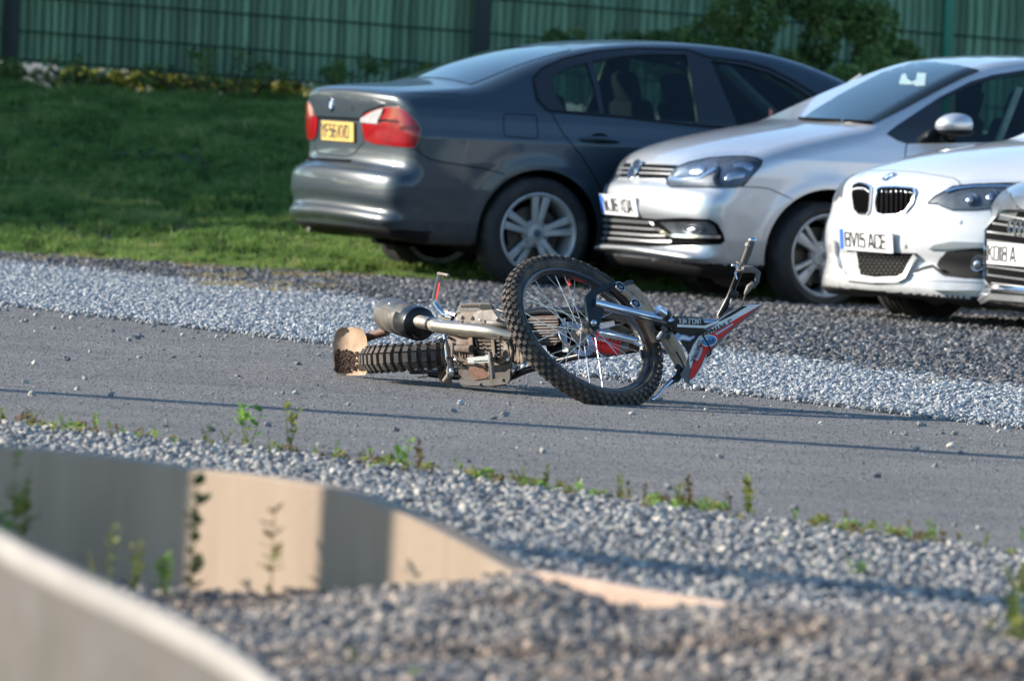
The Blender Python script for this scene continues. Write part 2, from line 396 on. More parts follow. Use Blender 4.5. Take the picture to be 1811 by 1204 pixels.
def leafy(name, stops, scale=1.4, trans=0.25, rough=0.6, per='Random'):
    m, nt, b, out = newmat(name); oi = nt.nodes.new('ShaderNodeObjectInfo'); geo = nt.nodes.new('ShaderNodeNewGeometry')
    f = noise(nt, geo.outputs['Position'], scale, 4, 0.6)
    add = nt.nodes.new('ShaderNodeMath'); add.operation = 'ADD'
    rr = nt.nodes.new('ShaderNodeMath'); rr.operation = 'MULTIPLY_ADD'; rr.inputs[1].default_value = 0.30; rr.inputs[2].default_value = -0.15
    nt.links.new((oi.outputs['Random'] if per == 'Random' else geo.outputs['Random Per Island']), rr.inputs[0]); nt.links.new(f, add.inputs[0]); nt.links.new(rr.outputs[0], add.inputs[1])
    c = ramp(nt, add.outputs[0], stops); nt.links.new(c, b.inputs['Base Color']); b.inputs['Roughness'].default_value = rough
    b.inputs['Specular IOR Level'].default_value = 0.25
    tr = nt.nodes.new('ShaderNodeBsdfTranslucent'); mx = nt.nodes.new('ShaderNodeMixShader'); mx.inputs[0].default_value = trans
    nt.links.new(c, tr.inputs[0]); nt.links.new(b.outputs[0], mx.inputs[1]); nt.links.new(tr.outputs[0], mx.inputs[2]); nt.links.new(mx.outputs[0], out.inputs[0])
    return m
M_GRASS = leafy('grass', [(0.22, (0.055, 0.080, 0.024)), (0.40, (0.10, 0.190, 0.042)), (0.58, (0.165, 0.27, 0.062)), (0.80, (0.31, 0.32, 0.13))], 1.6, 0.4)
def tuft(name, nb, h, spread, w, mat, lean=0.5, seed=1):
    r = random.Random(seed); V = []; Fc = []
    for i in range(nb):
        a = r.uniform(0, 2 * PI); rr = r.uniform(0, spread); bx, by = rr * math.cos(a), rr * math.sin(a)
        hh = h * r.uniform(0.5, 1.0); la = r.uniform(0, 2 * PI); ll = r.uniform(0.1, lean) * hh; fa = r.uniform(0, PI)
        dx, dy = math.cos(fa) * w, math.sin(fa) * w; ex, ey = math.cos(la) * ll, math.sin(la) * ll
        k = len(V)
        V += [(bx - dx, by - dy, -0.01), (bx + dx, by + dy, -0.01), (bx + ex * .35 + dx * .8, by + ey * .35 + dy * .8, hh * .6), (bx + ex * .35 - dx * .8, by + ey * .35 - dy * .8, hh * .6), (bx + ex, by + ey, hh)]
        Fc += [(k, k + 1, k + 2, k + 3), (k + 3, k + 2, k + 4)]
    me = pyd(name, V, Fc); me.materials.append(mat); ob = bpy.data.objects.new(name, me)
    return ob
T_GRASS = tuft('grass_tuft', 26, 0.052, 0.055, 0.0028, M_GRASS, 0.9, 3)
def scatter_tufts(name, pts, zf, src, mat, s0=0.6, s1=1.5, parent=None, kind='stuff'):
    n = len(pts); z = zf(pts[:, 0], pts[:, 1]); P = np.column_stack([pts, z])
    s = npr.uniform(s0, s1, n); cl = 0.75 + 0.5 * (np.sin(pts[:, 0] * 5.1 + 1) * np.sin(pts[:, 1] * 3.3) > 0.1)
    if zf is bank_z: cl = cl * np.clip(0.55 + (pts[:, 1] - E_GRASS(pts[:, 0])) * 0.25, 0.5, 1.0)
    s = s * cl; S = np.column_stack([s, s, s * npr.uniform(0.6, 1.2, n)])
    Rr = np.column_stack([npr.uniform(-0.25, 0.25, n), npr.uniform(-0.25, 0.25, n), npr.uniform(0, 2 * PI, n)])
    return scatter(name, P, S, Rr, src, mat, parent, kind)
F_TOP = lambda x: np.full_like(np.asarray(x, dtype=float), 60.4)
pg = rand_in(E_GRASS, F_TOP, 42000, (-4.2, 4.6), 0.18, 0.0)
hole = (np.sin(pg[:, 0] * 2.3 + 0.7) * np.sin(pg[:, 1] * 1.9 + pg[:, 0]) + .5 * np.sin(pg[:, 0] * 7.1) * np.sin(pg[:, 1] * 4.3 + 2)) > 0.55        # thin, bare patches
pg = pg[~(hole & (npr.random(len(pg)) < 0.6))]
scatter_tufts('grass', pg, bank_z, T_GRASS, M_GRASS)
# dry yellow straw at the foot of the bank and on the dark gravel
M_DRY = leafy('dry_grass', [(0.2, (0.20, 0.17, 0.06)), (0.5, (0.34, 0.27, 0.11)), (0.8, (0.42, 0.30, 0.16))], 3.0, 0.2)
T_DRY = tuft('dry_tuft', 18, 0.035, 0.05, 0.0022, M_DRY, 2.2, 5)
pl = []
for (cx_, cy_, n, sx, sy) in [(420, 512, 170, 60, 0.10), (520, 518, 200, 70, 0.12), (380, 497, 60, 25, 0.1), (120, 461, 60, 40, 0.1), (330, 478, 50, 70, .12), (560, 492, 80, 60, 0.12), (620, 490, 60, 30, .1), (1640, 686, 10, 10, .03), (1480, 673, 14, 14, .04)]:
    for i in range(n):
        q = gr(cx_ + rnd.gauss(0, sx), cy_); pl.append((q.x, q.y + rnd.gauss(0, sy) * 3))
scatter_tufts('dry_grass', np.array(pl), lambda x, y: np.zeros(len(x)), T_DRY, M_DRY, 0.6, 1.2)

# leaf cloud helper ------------------------------------------------
def leaf_cloud(name, centers, radii, n, size, mat, parent=None, seed=1, squash=1.0, origin=(0, 0, 0), zmin=None, fold=0.25):
    g = np.random.default_rng(seed); c = np.asarray(centers, float); r = np.asarray(radii, float)
    w = r ** 2; idx = g.choice(len(c), n, p=w / w.sum())
    d = g.normal(0, 1, (n, 3)); d /= np.linalg.norm(d, axis=1)[:, None]
    rad = r[idx] * g.uniform(0.45, 1.05, n) ** 0.6
    P = c[idx] + d * rad[:, None] * np.array([1, 1, squash])
    if zmin is not None: P = P[P[:, 2] > zmin]; n = len(P)
    a = g.normal(0, 1, (n, 3)); a /= np.linalg.norm(a, axis=1)[:, None]
    bb = np.cross(a, g.normal(0, 1, (n, 3))); bb /= np.linalg.norm(bb, axis=1)[:, None]
    s = size * g.uniform(0.5, 1.3, n)[:, None]; nn = np.cross(a, bb)
    V = np.stack([P - a * s, P + bb * s * .45 - nn * s * fold * 0, P + a * s, P - bb * s * .45 + nn * s * fold], 1).reshape(-1, 3) - np.array(origin)
    F_ = np.arange(4 * n).reshape(n, 4)
    F3 = np.concatenate([F_[:, [0, 1, 2]], F_[:, [0, 2, 3]]])
    o = link(name, mesh_np(name, V, F3), mat, parent, smooth=False)
    return o
# ============================================================ GREEN FENCE with woven strips
def translucent_mat(name, col, col2, trans, rough=0.55):
    m, nt, b, out = newmat(name); vec = texco(nt, (1, 1, 0.12), 'Object'); oi = nt.nodes.new('ShaderNodeObjectInfo')
    f = noise(nt, vec, 14, 5, 0.65); c = ramp(nt, f, [(0.3, col), (0.7, col2)])
    g = ramp(nt, oi.outputs['Random'], [(0.0, 0.62), (1.0, 1.3)]); c = mixc(nt, 1.0, c, g, 'MULTIPLY')
    nt.links.new(c, b.inputs['Base Color']); b.inputs['Roughness'].default_value = rough
    tr = nt.nodes.new('ShaderNodeBsdfTranslucent'); mx = nt.nodes.new('ShaderNodeMixShader'); mx.inputs[0].default_value = trans
    nt.links.new(c, tr.inputs[0]); nt.links.new(b.outputs[0], mx.inputs[1]); nt.links.new(tr.outputs[0], mx.inputs[2]); nt.links.new(mx.outputs[0], out.inputs[0])
    return m
M_SLAT = translucent_mat('green_strip', (0.17, 0.31, 0.185), (0.31, 0.45, 0.27), 0.30)
M_SHEET = translucent_mat('green_backing', (0.030, 0.090, 0.062), (0.045, 0.12, 0.085), 0.12)
M_WIRE = simple('fence_wire', (0.010, 0.045, 0.035), 0.5)
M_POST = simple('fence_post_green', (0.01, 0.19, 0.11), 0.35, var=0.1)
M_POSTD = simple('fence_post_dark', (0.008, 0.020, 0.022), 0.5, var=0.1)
fence = empty('mesh_fence', (0, FENCE_Y, 0.9)); tag(fence, 'dark green mesh fence woven with vertical green strips on top of the bank', 'fence')
def fz(x): return -0.022 * (x + 3.6)
ZB = 1.12; ZT = 3.1; x = -4.6; i = 0
slat_me = []
for k in range(4):
    r = random.Random(40 + k); V = []; nz = 9
    for j in range(nz):
        t = j / (nz - 1); bow = 0.007 * math.sin(t * PI * r.uniform(1.5, 4) + k); tw = r.uniform(-0.006, 0.006)
        for (u, dep) in ((-0.5, 0.004), (-0.2, -0.003 + tw), (0.2, -0.003 - tw), (0.5, 0.004)):
            V.append((u * 0.044 + bow, dep, t * (ZT - ZB)))
    Fc = [(j * 4 + q, j * 4 + q + 1, j * 4 + q + 5, j * 4 + q + 4) for j in range(nz - 1) for q in range(3)]
    me = pyd('slat', V, Fc); me.materials.append(M_SLAT); me.shade_smooth(); slat_me.append(me)
PITCH_X = 0.0565
while x < 4.8:
    s = bpy.data.objects.new('slat', slat_me[rnd.randrange(4)]); C.objects.link(s); s.parent = fence
    s.location = (x + rnd.uniform(-0.003, 0.003), rnd.uniform(-0.006, 0.002), ZB - 0.9 + fz(x) + rnd.uniform(-0.035, 0.03)); s.rotation_euler = (rnd.uniform(-.004, .004), rnd.uniform(-0.004, 0.004), rnd.uniform(-0.25, 0.25))
    x += PITCH_X
mb = MB(); V = []
for x in np.linspace(-5, 5, 41): V += [(x, 0.02, ZB - 0.9 + fz(x)), (x, 0.02, ZT - 0.9)]
mb.add(V, [(2 * i, 2 * i + 2, 2 * i + 3, 2 * i + 1) for i in range(40)]); mb.build('backing_sheet', M_SHEET, fence)
for z in (1.14, 1.34, 1.585, 1.83, 2.3, 2.8):
    mb = MB(); mb.tube([(x, -0.016, z - 0.9 + fz(x) * 1.3) for x in np.linspace(-5, 5, 12)], 0.0065, 6); mb.build('wire', M_WIRE, fence)
def fence_px(px): return (px - CX) / FPX * FENCE_Y
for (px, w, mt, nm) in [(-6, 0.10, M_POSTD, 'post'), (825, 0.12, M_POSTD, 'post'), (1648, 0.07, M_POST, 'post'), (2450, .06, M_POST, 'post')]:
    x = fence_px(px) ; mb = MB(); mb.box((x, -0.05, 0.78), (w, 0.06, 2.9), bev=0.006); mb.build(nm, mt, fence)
# narrow gap with sunlit growth beside the right post
# sunlit leaves and litter behind the fence, seen in the gap under the strips
M_LIT = leafy('sunlit_leaf', [(0.2, (0.10, 0.14, 0.03)), (0.45, (0.22, 0.26, 0.05)), (0.7, (0.32, 0.30, 0.07)), (0.9, (0.42, 0.36, 0.22))], 6, 0.45, per='Island')
cs = [((xx), 61.0 + rnd.uniform(-.1, .5), 1.02 + fz(xx) + rnd.uniform(-.06, .13)) for xx in np.linspace(-3.3, -0.9, 70)]
o = leaf_cloud('ground_ivy', cs, [rnd.uniform(0.06, 0.13) for _ in cs], 7500, 0.030, M_LIT, seed=5); tag(o, kind='stuff')
M_LITTER = leafy('litter', [(0.2, (0.05, 0.07, 0.12)), (0.5, (0.25, 0.28, 0.34)), (0.8, (0.55, 0.55, 0.58))], 14, 0.1, per='Island')
cs = [(fence_px(q), 60.9, 1.02) for q in (12, 40, 66, 82, 96, 128, 150, 158)]
o = leaf_cloud('litter', cs, [0.055] * len(cs), 150, 0.028, M_LITTER, seed=8); tag(o, kind='stuff')
# far hedge behind the fence that blocks the horizon
M_HEDGE = leafy('hedge', [(0.2, (0.012, 0.026, 0.010)), (0.5, (0.030, 0.060, 0.018)), (0.8, (0.06, 0.09, 0.03))], 1.5, 0.25, per='Island')
# shrub on the bank in front of the fence
M_SHRUB = leafy('shrub_leaf', [(0.20, (0.03, 0.05, 0.016)), (0.42, (0.085, 0.145, 0.038)), (0.62, (0.165, 0.245, 0.065)), (0.85, (0.32, 0.32, 0.12))], 3.2, 0.3, per='Island')
M_TWIG = simple('twig', (0.045, 0.030, 0.022), 0.9)
def shrub(px0, px1, pyb, pyt, Y, n, label, seed, size=0.026, cat='shrub', mat=None, dens=26, name='shrub', rs=1.0):
    r = random.Random(seed); base = at((px0 + px1) / 2, pyb, Y); base.z = float(bank_z(base.x, base.y))
    e = empty(name, base); tag(e, label, cat)
    cs, rr = [], []
    for i in range(dens):
        u = r.uniform(0, 1); v = r.uniform(0, 1) ** 1.2; hgt = 4 * u * (1 - u) * 0.6 + 0.4
        q = at(px0 + (px1 - px0) * u, pyb + (pyt - pyb) * v * hgt, Y + r.uniform(-0.5, 0.5)); cs.append(tuple(q)); rr.append(r.uniform(0.07, 0.20) * rs)
    leaf_cloud('foliage', cs, rr, n, size, mat or M_SHRUB, e, seed, origin=base)
    mb = MB()
    for q in cs[::2]:
        q = Vector(q); b0 = Vector((base.x + (q.x - base.x) * 0.5, base.y, base.z - 0.02)); mid = (b0 + q) / 2 + Vector((r.uniform(-.08, .08), 0, r.uniform(-.02, .06)))
        mb.tube([b0 - base, mid - base, q - base], [0.007, 0.005, 0.003], 5)
    mb.build('stem', M_TWIG, e)
    return e
shrub(1190, 1590, 200, -40, 58.8, 26000, 'large tangled green shrub before the fence, between the dark and the silver car', 3, dens=60)
shrub(1550, 1612, 150, 40, 58.9, 2200, 'small green bush just left of the bright green fence post', 4, dens=14, rs=.8)
shrub(1480, 1640, 190, 95, 58.0, 5000, 'low leafy bush on the bank above the silver car windscreen', 12, dens=18, size=.034, rs=.9)
shrub(920, 1240, 110, 60, 59.6, 2600, 'low thin growth at the fence foot above the dark car roof', 5, size=0.022, dens=30, rs=.5)
shrub(250, 520, 150, 85, 60.2, 700, 'sparse dark weeds climbing the fence left of the dark car', 6, size=0.022, dens=34, rs=0.42)
shrub(60, 190, 140, 95, 60.2, 500, 'thin dark weeds at the far left foot of the fence', 9, size=0.02, dens=14, rs=0.35)
shrub(-30, 40, 150, 105, 60.2, 900, 'dark bushy clump at the left end of the fence foot', 10, size=0.022, dens=8, rs=.6)
shrub(560, 760, 140, 105, 60.2, 900, 'sparse dark weeds at the fence foot behind the boot of the dark car', 11, size=0.02, dens=22, rs=0.4)

# row of trees beyond the fence (their shade lies on the bank)
M_TRUNK = simple('bark', (0.08, 0.06, 0.045), 0.9, var=0.3, vscale=8, bmp=0.5, bscale=20)
for k, (x, y) in enumerate([(x_, 62.8) for x_ in np.arange(-38, -12.5, 2.6)] + [(x_, 57.2) for x_ in np.arange(-32, -5.6, 2.6)]):
    x = float(x) + rnd.uniform(-.3, .3); y = y + rnd.uniform(-.4, .4); H_ = 11.0 if y > 60 else 7.6
    e = empty('hedge_tree', (x, y, 0.9)); tag(e, 'tall dense tree left of the view whose shade lies on the grass bank', 'tree', 'tall trees left of the view beyond the bank')
    cs = [(x + rnd.uniform(-1.3, 1.3), y + rnd.uniform(-.7, .7), 1.9 + (H_ - 2.3) * (q + rnd.random()) / 34) for q in range(34)]
    leaf_cloud('crown', cs, [rnd.uniform(.6, 1.0) for _ in cs], 3800, 0.17, M_HEDGE, e, 60 + k, origin=e.location)
    mb = MB(); mb.tube([(0, 0, -.1), (0.05, 0, 3), (-.04, .03, 6.5), (.05, 0, 9.5)], [.22, .17, .11, .03], 8)
    for zz in (2.5, 4.0, 5.5, 7.0): sg = 1 if zz in (2.5, 5.5) else -1; mb.tube([(0, 0, zz), (.6 * sg, .2, zz + .8), (1.2 * sg, .1, zz + 1.3)], [.07, .05, .02], 6)
    mb.build('trunk', M_TRUNK, e)
# ============================================================ CAR BODY MACHINERY
# A body is the smooth intersection of its side profile, its width at each height and its plan taper; it is meshed once and
# openings, lamps, grilles and trim are cut from or laid on that surface as meshes of their own.
def chaikin(P, it=2):
    P = np.array(P, float)
    for _ in range(it):
        Q = np.roll(P, -1, 0); P = np.stack([0.75 * P + 0.25 * Q, 0.25 * P + 0.75 * Q], 1).reshape(-1, 2)
    return P
def in_poly(P, poly):
    poly = np.asarray(poly, float); x, y = P[:, 0], P[:, 1]; c = np.zeros(len(P), bool); n = len(poly)
    for i in range(n):
        x0, y0 = poly[i]; x1, y1 = poly[(i + 1) % n]
        if y0 == y1: continue
        k = ((y0 > y) != (y1 > y)) & (x < (x1 - x0) * (y - y0) / (y1 - y0) + x0); c ^= k
    return c
def poly_near(P, poly, closed=True):
    """nearest point on a polyline and its distance"""
    poly = np.asarray(poly, float); best = np.full(len(P), 1e9); bp = np.zeros_like(P, dtype=float); n = len(poly)
    for i in range(n if closed else n - 1):
        a = poly[i]; d = poly[(i + 1) % n] - a; L2 = d @ d
        if L2 < 1e-12: continue
        t = np.clip(((P - a) @ d) / L2, 0, 1); q = a + t[:, None] * d; ds = np.hypot(*(P - q).T)
        k = ds < best; best[k] = ds[k]; bp[k] = q[k]
    return bp, best
class Body:
    def __init__(s, prof, wz, plan, L, H, bow0=0.16, bow1=0.16, pw=2.4, crown=0.05, k=0.07, arches=(), flare=0.012, ch=2, bz=None, crease=()):
        s.L = L; s.H = H; s.k = k; s.wz = np.array(wz, float); s.plan = np.array(plan, float); s.bow = (bow0, bow1); s.pw = pw; s.crown = crown
        s.arches = arches; s.flare = flare; s.wmax = s.wz[:, 1].max(); s.crease = crease
        P = chaikin(prof, ch); dx = 0.0125; s.dx = dx; s.x0, s.z0 = -0.35, -0.15
        X = np.arange(s.x0, L + 0.35, dx); Z = np.arange(s.z0, H + 0.35, dx); G = np.stack(np.meshgrid(X, Z, indexing='ij'), -1).reshape(-1, 2)
        _, d = poly_near(G, P); d[in_poly(G, P)] *= -1; s.sd = d.reshape(len(X), len(Z)); s.nx, s.nz = s.sd.shape
    def side(s, x, z):
        u = np.clip((x - s.x0) / s.dx, 0, s.nx - 1.001); v = np.clip((z - s.z0) / s.dx, 0, s.nz - 1.001)
        i = u.astype(int); j = v.astype(int); a = u - i; b = v - j; S = s.sd
        return (S[i, j] * (1 - a) + S[i + 1, j] * a) * (1 - b) + (S[i, j + 1] * (1 - a) + S[i + 1, j + 1] * a) * b
    def W(s, x, z):
        w = np.interp(z, s.wz[:, 0], s.wz[:, 1]) * np.interp(x, s.plan[:, 0], s.plan[:, 1])
        for (ax, az, ar) in s.arches:
            r = np.hypot(x - ax, z - az); w = w + s.flare * np.exp(-((r - ar) / 0.055) ** 2) * (z > 0.2)
        for (zc, h, wd) in s.crease:
            w = w + h * np.exp(-((z - zc) / wd) ** 2)
        return w
    def F(s, P):
        x, y, z = P[:, 0], np.abs(P[:, 1]), P[:, 2]; q = np.minimum(y / s.wmax, 1.1) ** s.pw
        f0 = np.clip((1.3 - x) / 1.0, 0, 1); f1 = np.clip((x - (s.L - 1.3)) / 1.0, 0, 1)
        xe = x - s.bow[0] * q * f0 * f0 * (3 - 2 * f0) + s.bow[1] * q * f1 * f1 * (3 - 2 * f1)
        ze = z + s.crown * y * y
        a = s.side(xe, ze); b = (y - s.W(x, z)) * 0.92; h = np.maximum(s.k - np.abs(a - b), 0) / s.k
        return np.maximum(a, b) + h * h * s.k * 0.25
    def grad(s, P, e=0.004):
        g = np.empty_like(P)
        for i in range(3):
            d = np.zeros(3); d[i] = e; g[:, i] = (s.F(P + d) - s.F(P - d)) / (2 * e)
        return g
    def project(s, P, it=5):
        P = P.copy()
        for _ in range(it):
            f = s.F(P); g = s.grad(P); P -= g * (f / np.maximum((g * g).sum(1), 0.2))[:, None]
        return P
    def normals(s, P):
        g = s.grad(P, 0.006); return g / np.maximum(np.linalg.norm(g, axis=1), 1e-6)[:, None]
    def along(s, O, D, t0, t1, n=160):
        """first crossing of rays O + tD with the surface; misses go to the nearest surface point"""
        T = np.linspace(t0, t1, n); m = len(O); V = np.empty((m, n))
        for j, t in enumerate(T): V[:, j] = s.F(O + D * t)
        neg = V < 0; hit = neg.any(1); j = np.argmax(neg, 1); j = np.where(hit, np.maximum(j, 1), 1)
        a = T[j - 1].copy(); b = T[j].copy()
        for _ in range(14):
            c = (a + b) / 2; f = s.F(O + D * c[:, None]); a = np.where(f > 0, c, a); b = np.where(f > 0, b, c)
        P = O + D * ((a + b) / 2)[:, None]
        if (~hit).any():
            jm = np.argmin(V, 1); Q = O + D * T[jm][:, None]; Q = s.project(Q, 6); P[~hit] = Q[~hit]
        return P
def surface_net(F, lo, hi, h):
    n = np.ceil((np.array(hi) - np.array(lo)) / h).astype(int) + 1
    ax = [lo[i] + h * np.arange(n[i]) for i in range(3)]
    V = np.empty(tuple(n), dtype=np.float32)
    YY, ZZ = np.meshgrid(ax[1], ax[2], indexing='ij'); yz = np.stack([YY.ravel(), ZZ.ravel()], 1)
    for i0 in range(0, n[0], 16):
        xs = ax[0][i0:i0 + 16]; P = np.empty((len(xs), len(yz), 3)); P[:, :, 0] = xs[:, None]; P[:, :, 1:] = yz[None]
        V[i0:i0 + 16] = F(P.reshape(-1, 3)).reshape(len(xs), n[1], n[2])
    ins = V < 0; cnt = np.zeros(tuple(n - 1), np.int8)
    for a in (0, 1):
        for b in (0, 1):
            for c in (0, 1): cnt += ins[a:n[0] - 1 + a, b:n[1] - 1 + b, c:n[2] - 1 + c]
    cell = (cnt > 0) & (cnt < 8); idx = -np.ones(cell.shape, np.int64); ci = np.argwhere(cell); idx[cell] = np.arange(len(ci))
    P = np.array(lo) + (ci + 0.5) * h; quads = []
    for axis in range(3):
        sl0 = [slice(None)] * 3; sl1 = [slice(None)] * 3; sl0[axis] = slice(0, -1); sl1[axis] = slice(1, None)
        A = ins[tuple(sl0)]; B = ins[tuple(sl1)]; ed = A != B; u, v = [(1, 2), (2, 0), (0, 1)][axis]
        e = np.argwhere(ed); fl = A[ed]; ok = (e[:, u] > 0) & (e[:, v] > 0) & (e[:, u] < n[u] - 1) & (e[:, v] < n[v] - 1); e = e[ok]; fl = fl[ok]
        q = []
        for (du, dv) in ((-1, -1), (0, -1), (0, 0), (-1, 0)):
            c = e.copy(); c[:, u] += du; c[:, v] += dv; q.append(idx[c[:, 0], c[:, 1], c[:, 2]])
        q = np.stack(q, 1); q[~fl] = q[~fl][:, ::-1]; quads.append(q)
    return P, np.concatenate(quads)

class Car:
    def __init__(s, body, psi, anchor_local, px, py, Y, label, mats, name='parked_car', group=None):
        """anchor_local: a point in the car's frame that must appear at pixel (px, py) at depth Y"""
        s.b = body; s.psi = psi; s.R = Matrix.Rotation(psi, 3, 'Z'); s.mats = mats
        w = at(px, py, Y); o = w - s.R @ Vector(anchor_local); s.o = o
        s.root = empty(name, o, psi); tag(s.root, label, 'car', group)
        s.Rn = np.array(s.R); s.on = np.array(o); s.cuts = []; s.circ = []; s.topcuts = []
        s.cam = (np.array(CAM) - s.on) @ s.Rn
    def dirs(s, px, py):
        px = np.asarray(px, float); py = np.asarray(py, float)
        D = np.array(FW)[None] + np.array(RT)[None] * ((px - CX) / FPX)[:, None] + np.array(UP)[None] * ((CY - py) / FPX)[:, None]
        return D @ s.Rn
    def topx(s, P):
        W = P @ s.Rn.T + s.on - np.array(CAM); d = W @ np.array(FW)
        return np.stack([CX + FPX * (W @ np.array(RT)) / d, CY - FPX * (W @ np.array(UP)) / d], 1)
    def hit(s, px, py):
        D = s.dirs(px, py); O = np.repeat(s.cam[None], len(D), 0); Y0 = s.on[1]
        return s.b.along(O, D, Y0 - 2.5, Y0 + 3.5, 240)
    def make_body(s, h=0.016, dark=None, paint=None, name='body'):
        b = s.b; P, Q = surface_net(b.F, (-0.3, -b.wmax - 0.08, -0.05), (b.L + 0.1, b.wmax + 0.08, b.H + 0.08), h)
        P = b.project(P, 4)
        # cut openings: near side in the picture plane, mirrored to the far side
        kill = np.zeros(len(Q), bool); cen = P[Q].mean(1); N = b.normals(cen)
        near = P.copy(); near[:, 1] = -np.abs(near[:, 1]); sg = np.where(P[:, 1] > 0, -1.0, 1.0)
        cn = cen.copy(); cn[:, 1] = -np.abs(cn[:, 1]); Nn = N.copy(); Nn[:, 1] = -np.abs(Nn[:, 1])
        view = cn - s.cam; fac = (Nn * view).sum(1) < 0
        pcen = s.topx(cn)
        ring = []
        for poly in s.cuts:
            k = in_poly(pcen, poly) & fac & (np.abs(cn[:, 1]) > 0.35); kill |= k; ring.append(k)
        kc = []
        for (ax, az, ar) in s.circ:
            k = (np.hypot(cen[:, 0] - ax, cen[:, 2] - az) < ar) & (np.abs(cen[:, 1]) > 0.45); kill |= k; kc.append(k)
        kt = []
        for poly in s.topcuts:
            k = in_poly(cen[:, :2], poly) & (cen[:, 2] > 0.95) & (N[:, 2] > .2); kill |= k; kt.append(k)
        used = np.zeros(len(P), bool); used[Q[~kill].ravel()] = True
        for poly, k in zip(s.topcuts, kt):
            bd = np.zeros(len(P), bool); bd[Q[k].ravel()] = True; bd &= used; i = np.where(bd)[0]
            q, _ = poly_near(P[i][:, :2], poly); P[i, :2] = q; P[i] = b.project(P[i], 2)
        for poly, k in zip(s.cuts, ring):
            bd = np.zeros(len(P), bool); bd[Q[k].ravel()] = True; bd &= used; i = np.where(bd)[0]
            if len(i) == 0: continue
            q, _ = poly_near(s.topx(near[i]), poly); H_ = s.hit(q[:, 0], q[:, 1]); ok = np.linalg.norm(H_ - near[i], axis=1) < 0.06
            H_[:, 1] *= np.where(P[i, 1] > 0, -1.0, 1.0); P[i[ok]] = H_[ok]
        for (ax, az, ar), k in zip(s.circ, kc):
            bd = np.zeros(len(P), bool); bd[Q[k].ravel()] = True; bd &= used; i = np.where(bd)[0]
            d = P[i][:, [0, 2]] - np.array([ax, az]); rr = np.hypot(*d.T); sel = np.abs(rr - ar) < 0.04; i = i[sel]; d = d[sel]; rr = rr[sel]
            P[i, 0] = ax + d[:, 0] / rr * ar; P[i, 2] = az + d[:, 1] / rr * ar
        Q = Q[~kill]; cen = cen[~kill]; us = np.unique(Q); mp = -np.ones(len(P), int); mp[us] = np.arange(len(us)); P = P[us]; Q = mp[Q]
        mi = dark(cen).astype(int) if dark is not None else None
        me = mesh_np(name, P, Q, mi); Nn = b.normals(P)
        o = link(name, me, [paint or s.mats['paint'], s.mats['plastic']], s.root)
        me.normals_split_custom_set_from_vertices([tuple(v) for v in Nn])
        return o
    def tri(s, outline, res, holes=()):
        """triangulate an outline (with holes) in the picture plane"""
        poly = np.array(outline, float); pts = []; segs = []
        def addring(R):
            R = np.asarray(R, float); ring = []
            for i in range(len(R)):
                a, c = R[i], R[(i + 1) % len(R)]; m = max(1, int(np.hypot(*(c - a)) / res))
                for j in range(m): ring.append(a + (c - a) * j / m)
            b0 = len(pts); pts.extend(ring); segs.extend([(b0 + i, b0 + (i + 1) % len(ring)) for i in range(len(ring))]); return ring
        rings = [addring(poly)] + [addring(h_) for h_ in holes]
        nb = [len(r) for r in rings]
        x0, y0 = poly.min(0); x1, y1 = poly.max(0); gx, gy = np.meshgrid(np.arange(x0 + res / 2, x1, res), np.arange(y0 + res / 2, y1, res))
        G = np.stack([gx.ravel(), gy.ravel()], 1); G = G + npr.uniform(-.05, .05, G.shape) * res; k = in_poly(G, poly)
        for h_ in holes: k &= ~in_poly(G, h_)
        G = G[k]
        if len(G):
            _, d = poly_near(G, poly); k = d > res * 0.45
            for h_ in holes: _, d = poly_near(G, h_); k &= d > res * 0.45
            G = G[k]
        allp = [Vector((p[0], p[1])) for p in pts] + [Vector((p[0], p[1])) for p in G]
        v, e, f, _, _, _ = delaunay_2d_cdt(allp, segs, [], 0, 1e-5)
        v = np.array([(q[0], q[1]) for q in v]); f = np.array([t for t in f if len(t) == 3]); c = v[f].mean(1); k = in_poly(c, poly)
        for h_ in holes: k &= ~in_poly(c, h_)
        f = f[k]
        a = v[f[:, 1]] - v[f[:, 0]]; b2 = v[f[:, 2]] - v[f[:, 0]]; area = a[:, 0] * b2[:, 1] - a[:, 1] * b2[:, 0]; f[area > 0] = f[area > 0][:, ::-1]
        return v, f
    def solid(s, name, P, f, mat, off, thick, parent=None, bulge=None, mirror=False, smooth=True, N=None):
        if N is None: N = s.b.normals(P)
        top = P + N * (off if np.isscalar(off) else np.asarray(off)[:, None]); n = len(P); bot = P + N * ((off if np.isscalar(off) else np.asarray(off)[:, None]) - thick)
        E = np.sort(np.concatenate([f[:, [0, 1]], f[:, [1, 2]], f[:, [2, 0]]]), 1); u, c = np.unique(E, axis=0, return_counts=True); bset = {tuple(t) for t in u[c == 1]}
        fl = [tuple(t) for t in f] + [tuple(t + n)[::-1] for t in f]
        for t in f:
            for a, b in ((t[0], t[1]), (t[1], t[2]), (t[2], t[0])):
                if (min(a, b), max(a, b)) in bset: fl.append((b, a, a + n, b + n))
        outs = []
        for sg in ((1, -1) if mirror else (1,)):
            V = np.concatenate([top, bot]); 
            if sg < 0: V = V * np.array([1, -1, 1])
            me = pyd(name, V, [t[::-1] for t in fl] if sg < 0 else fl)
            o = link(name, me, mat, parent or s.root, smooth=False)
            if smooth: me.shade_smooth(); me.set_sharp_from_angle(angle=0.9)
            outs.append(o)
        return outs[0]
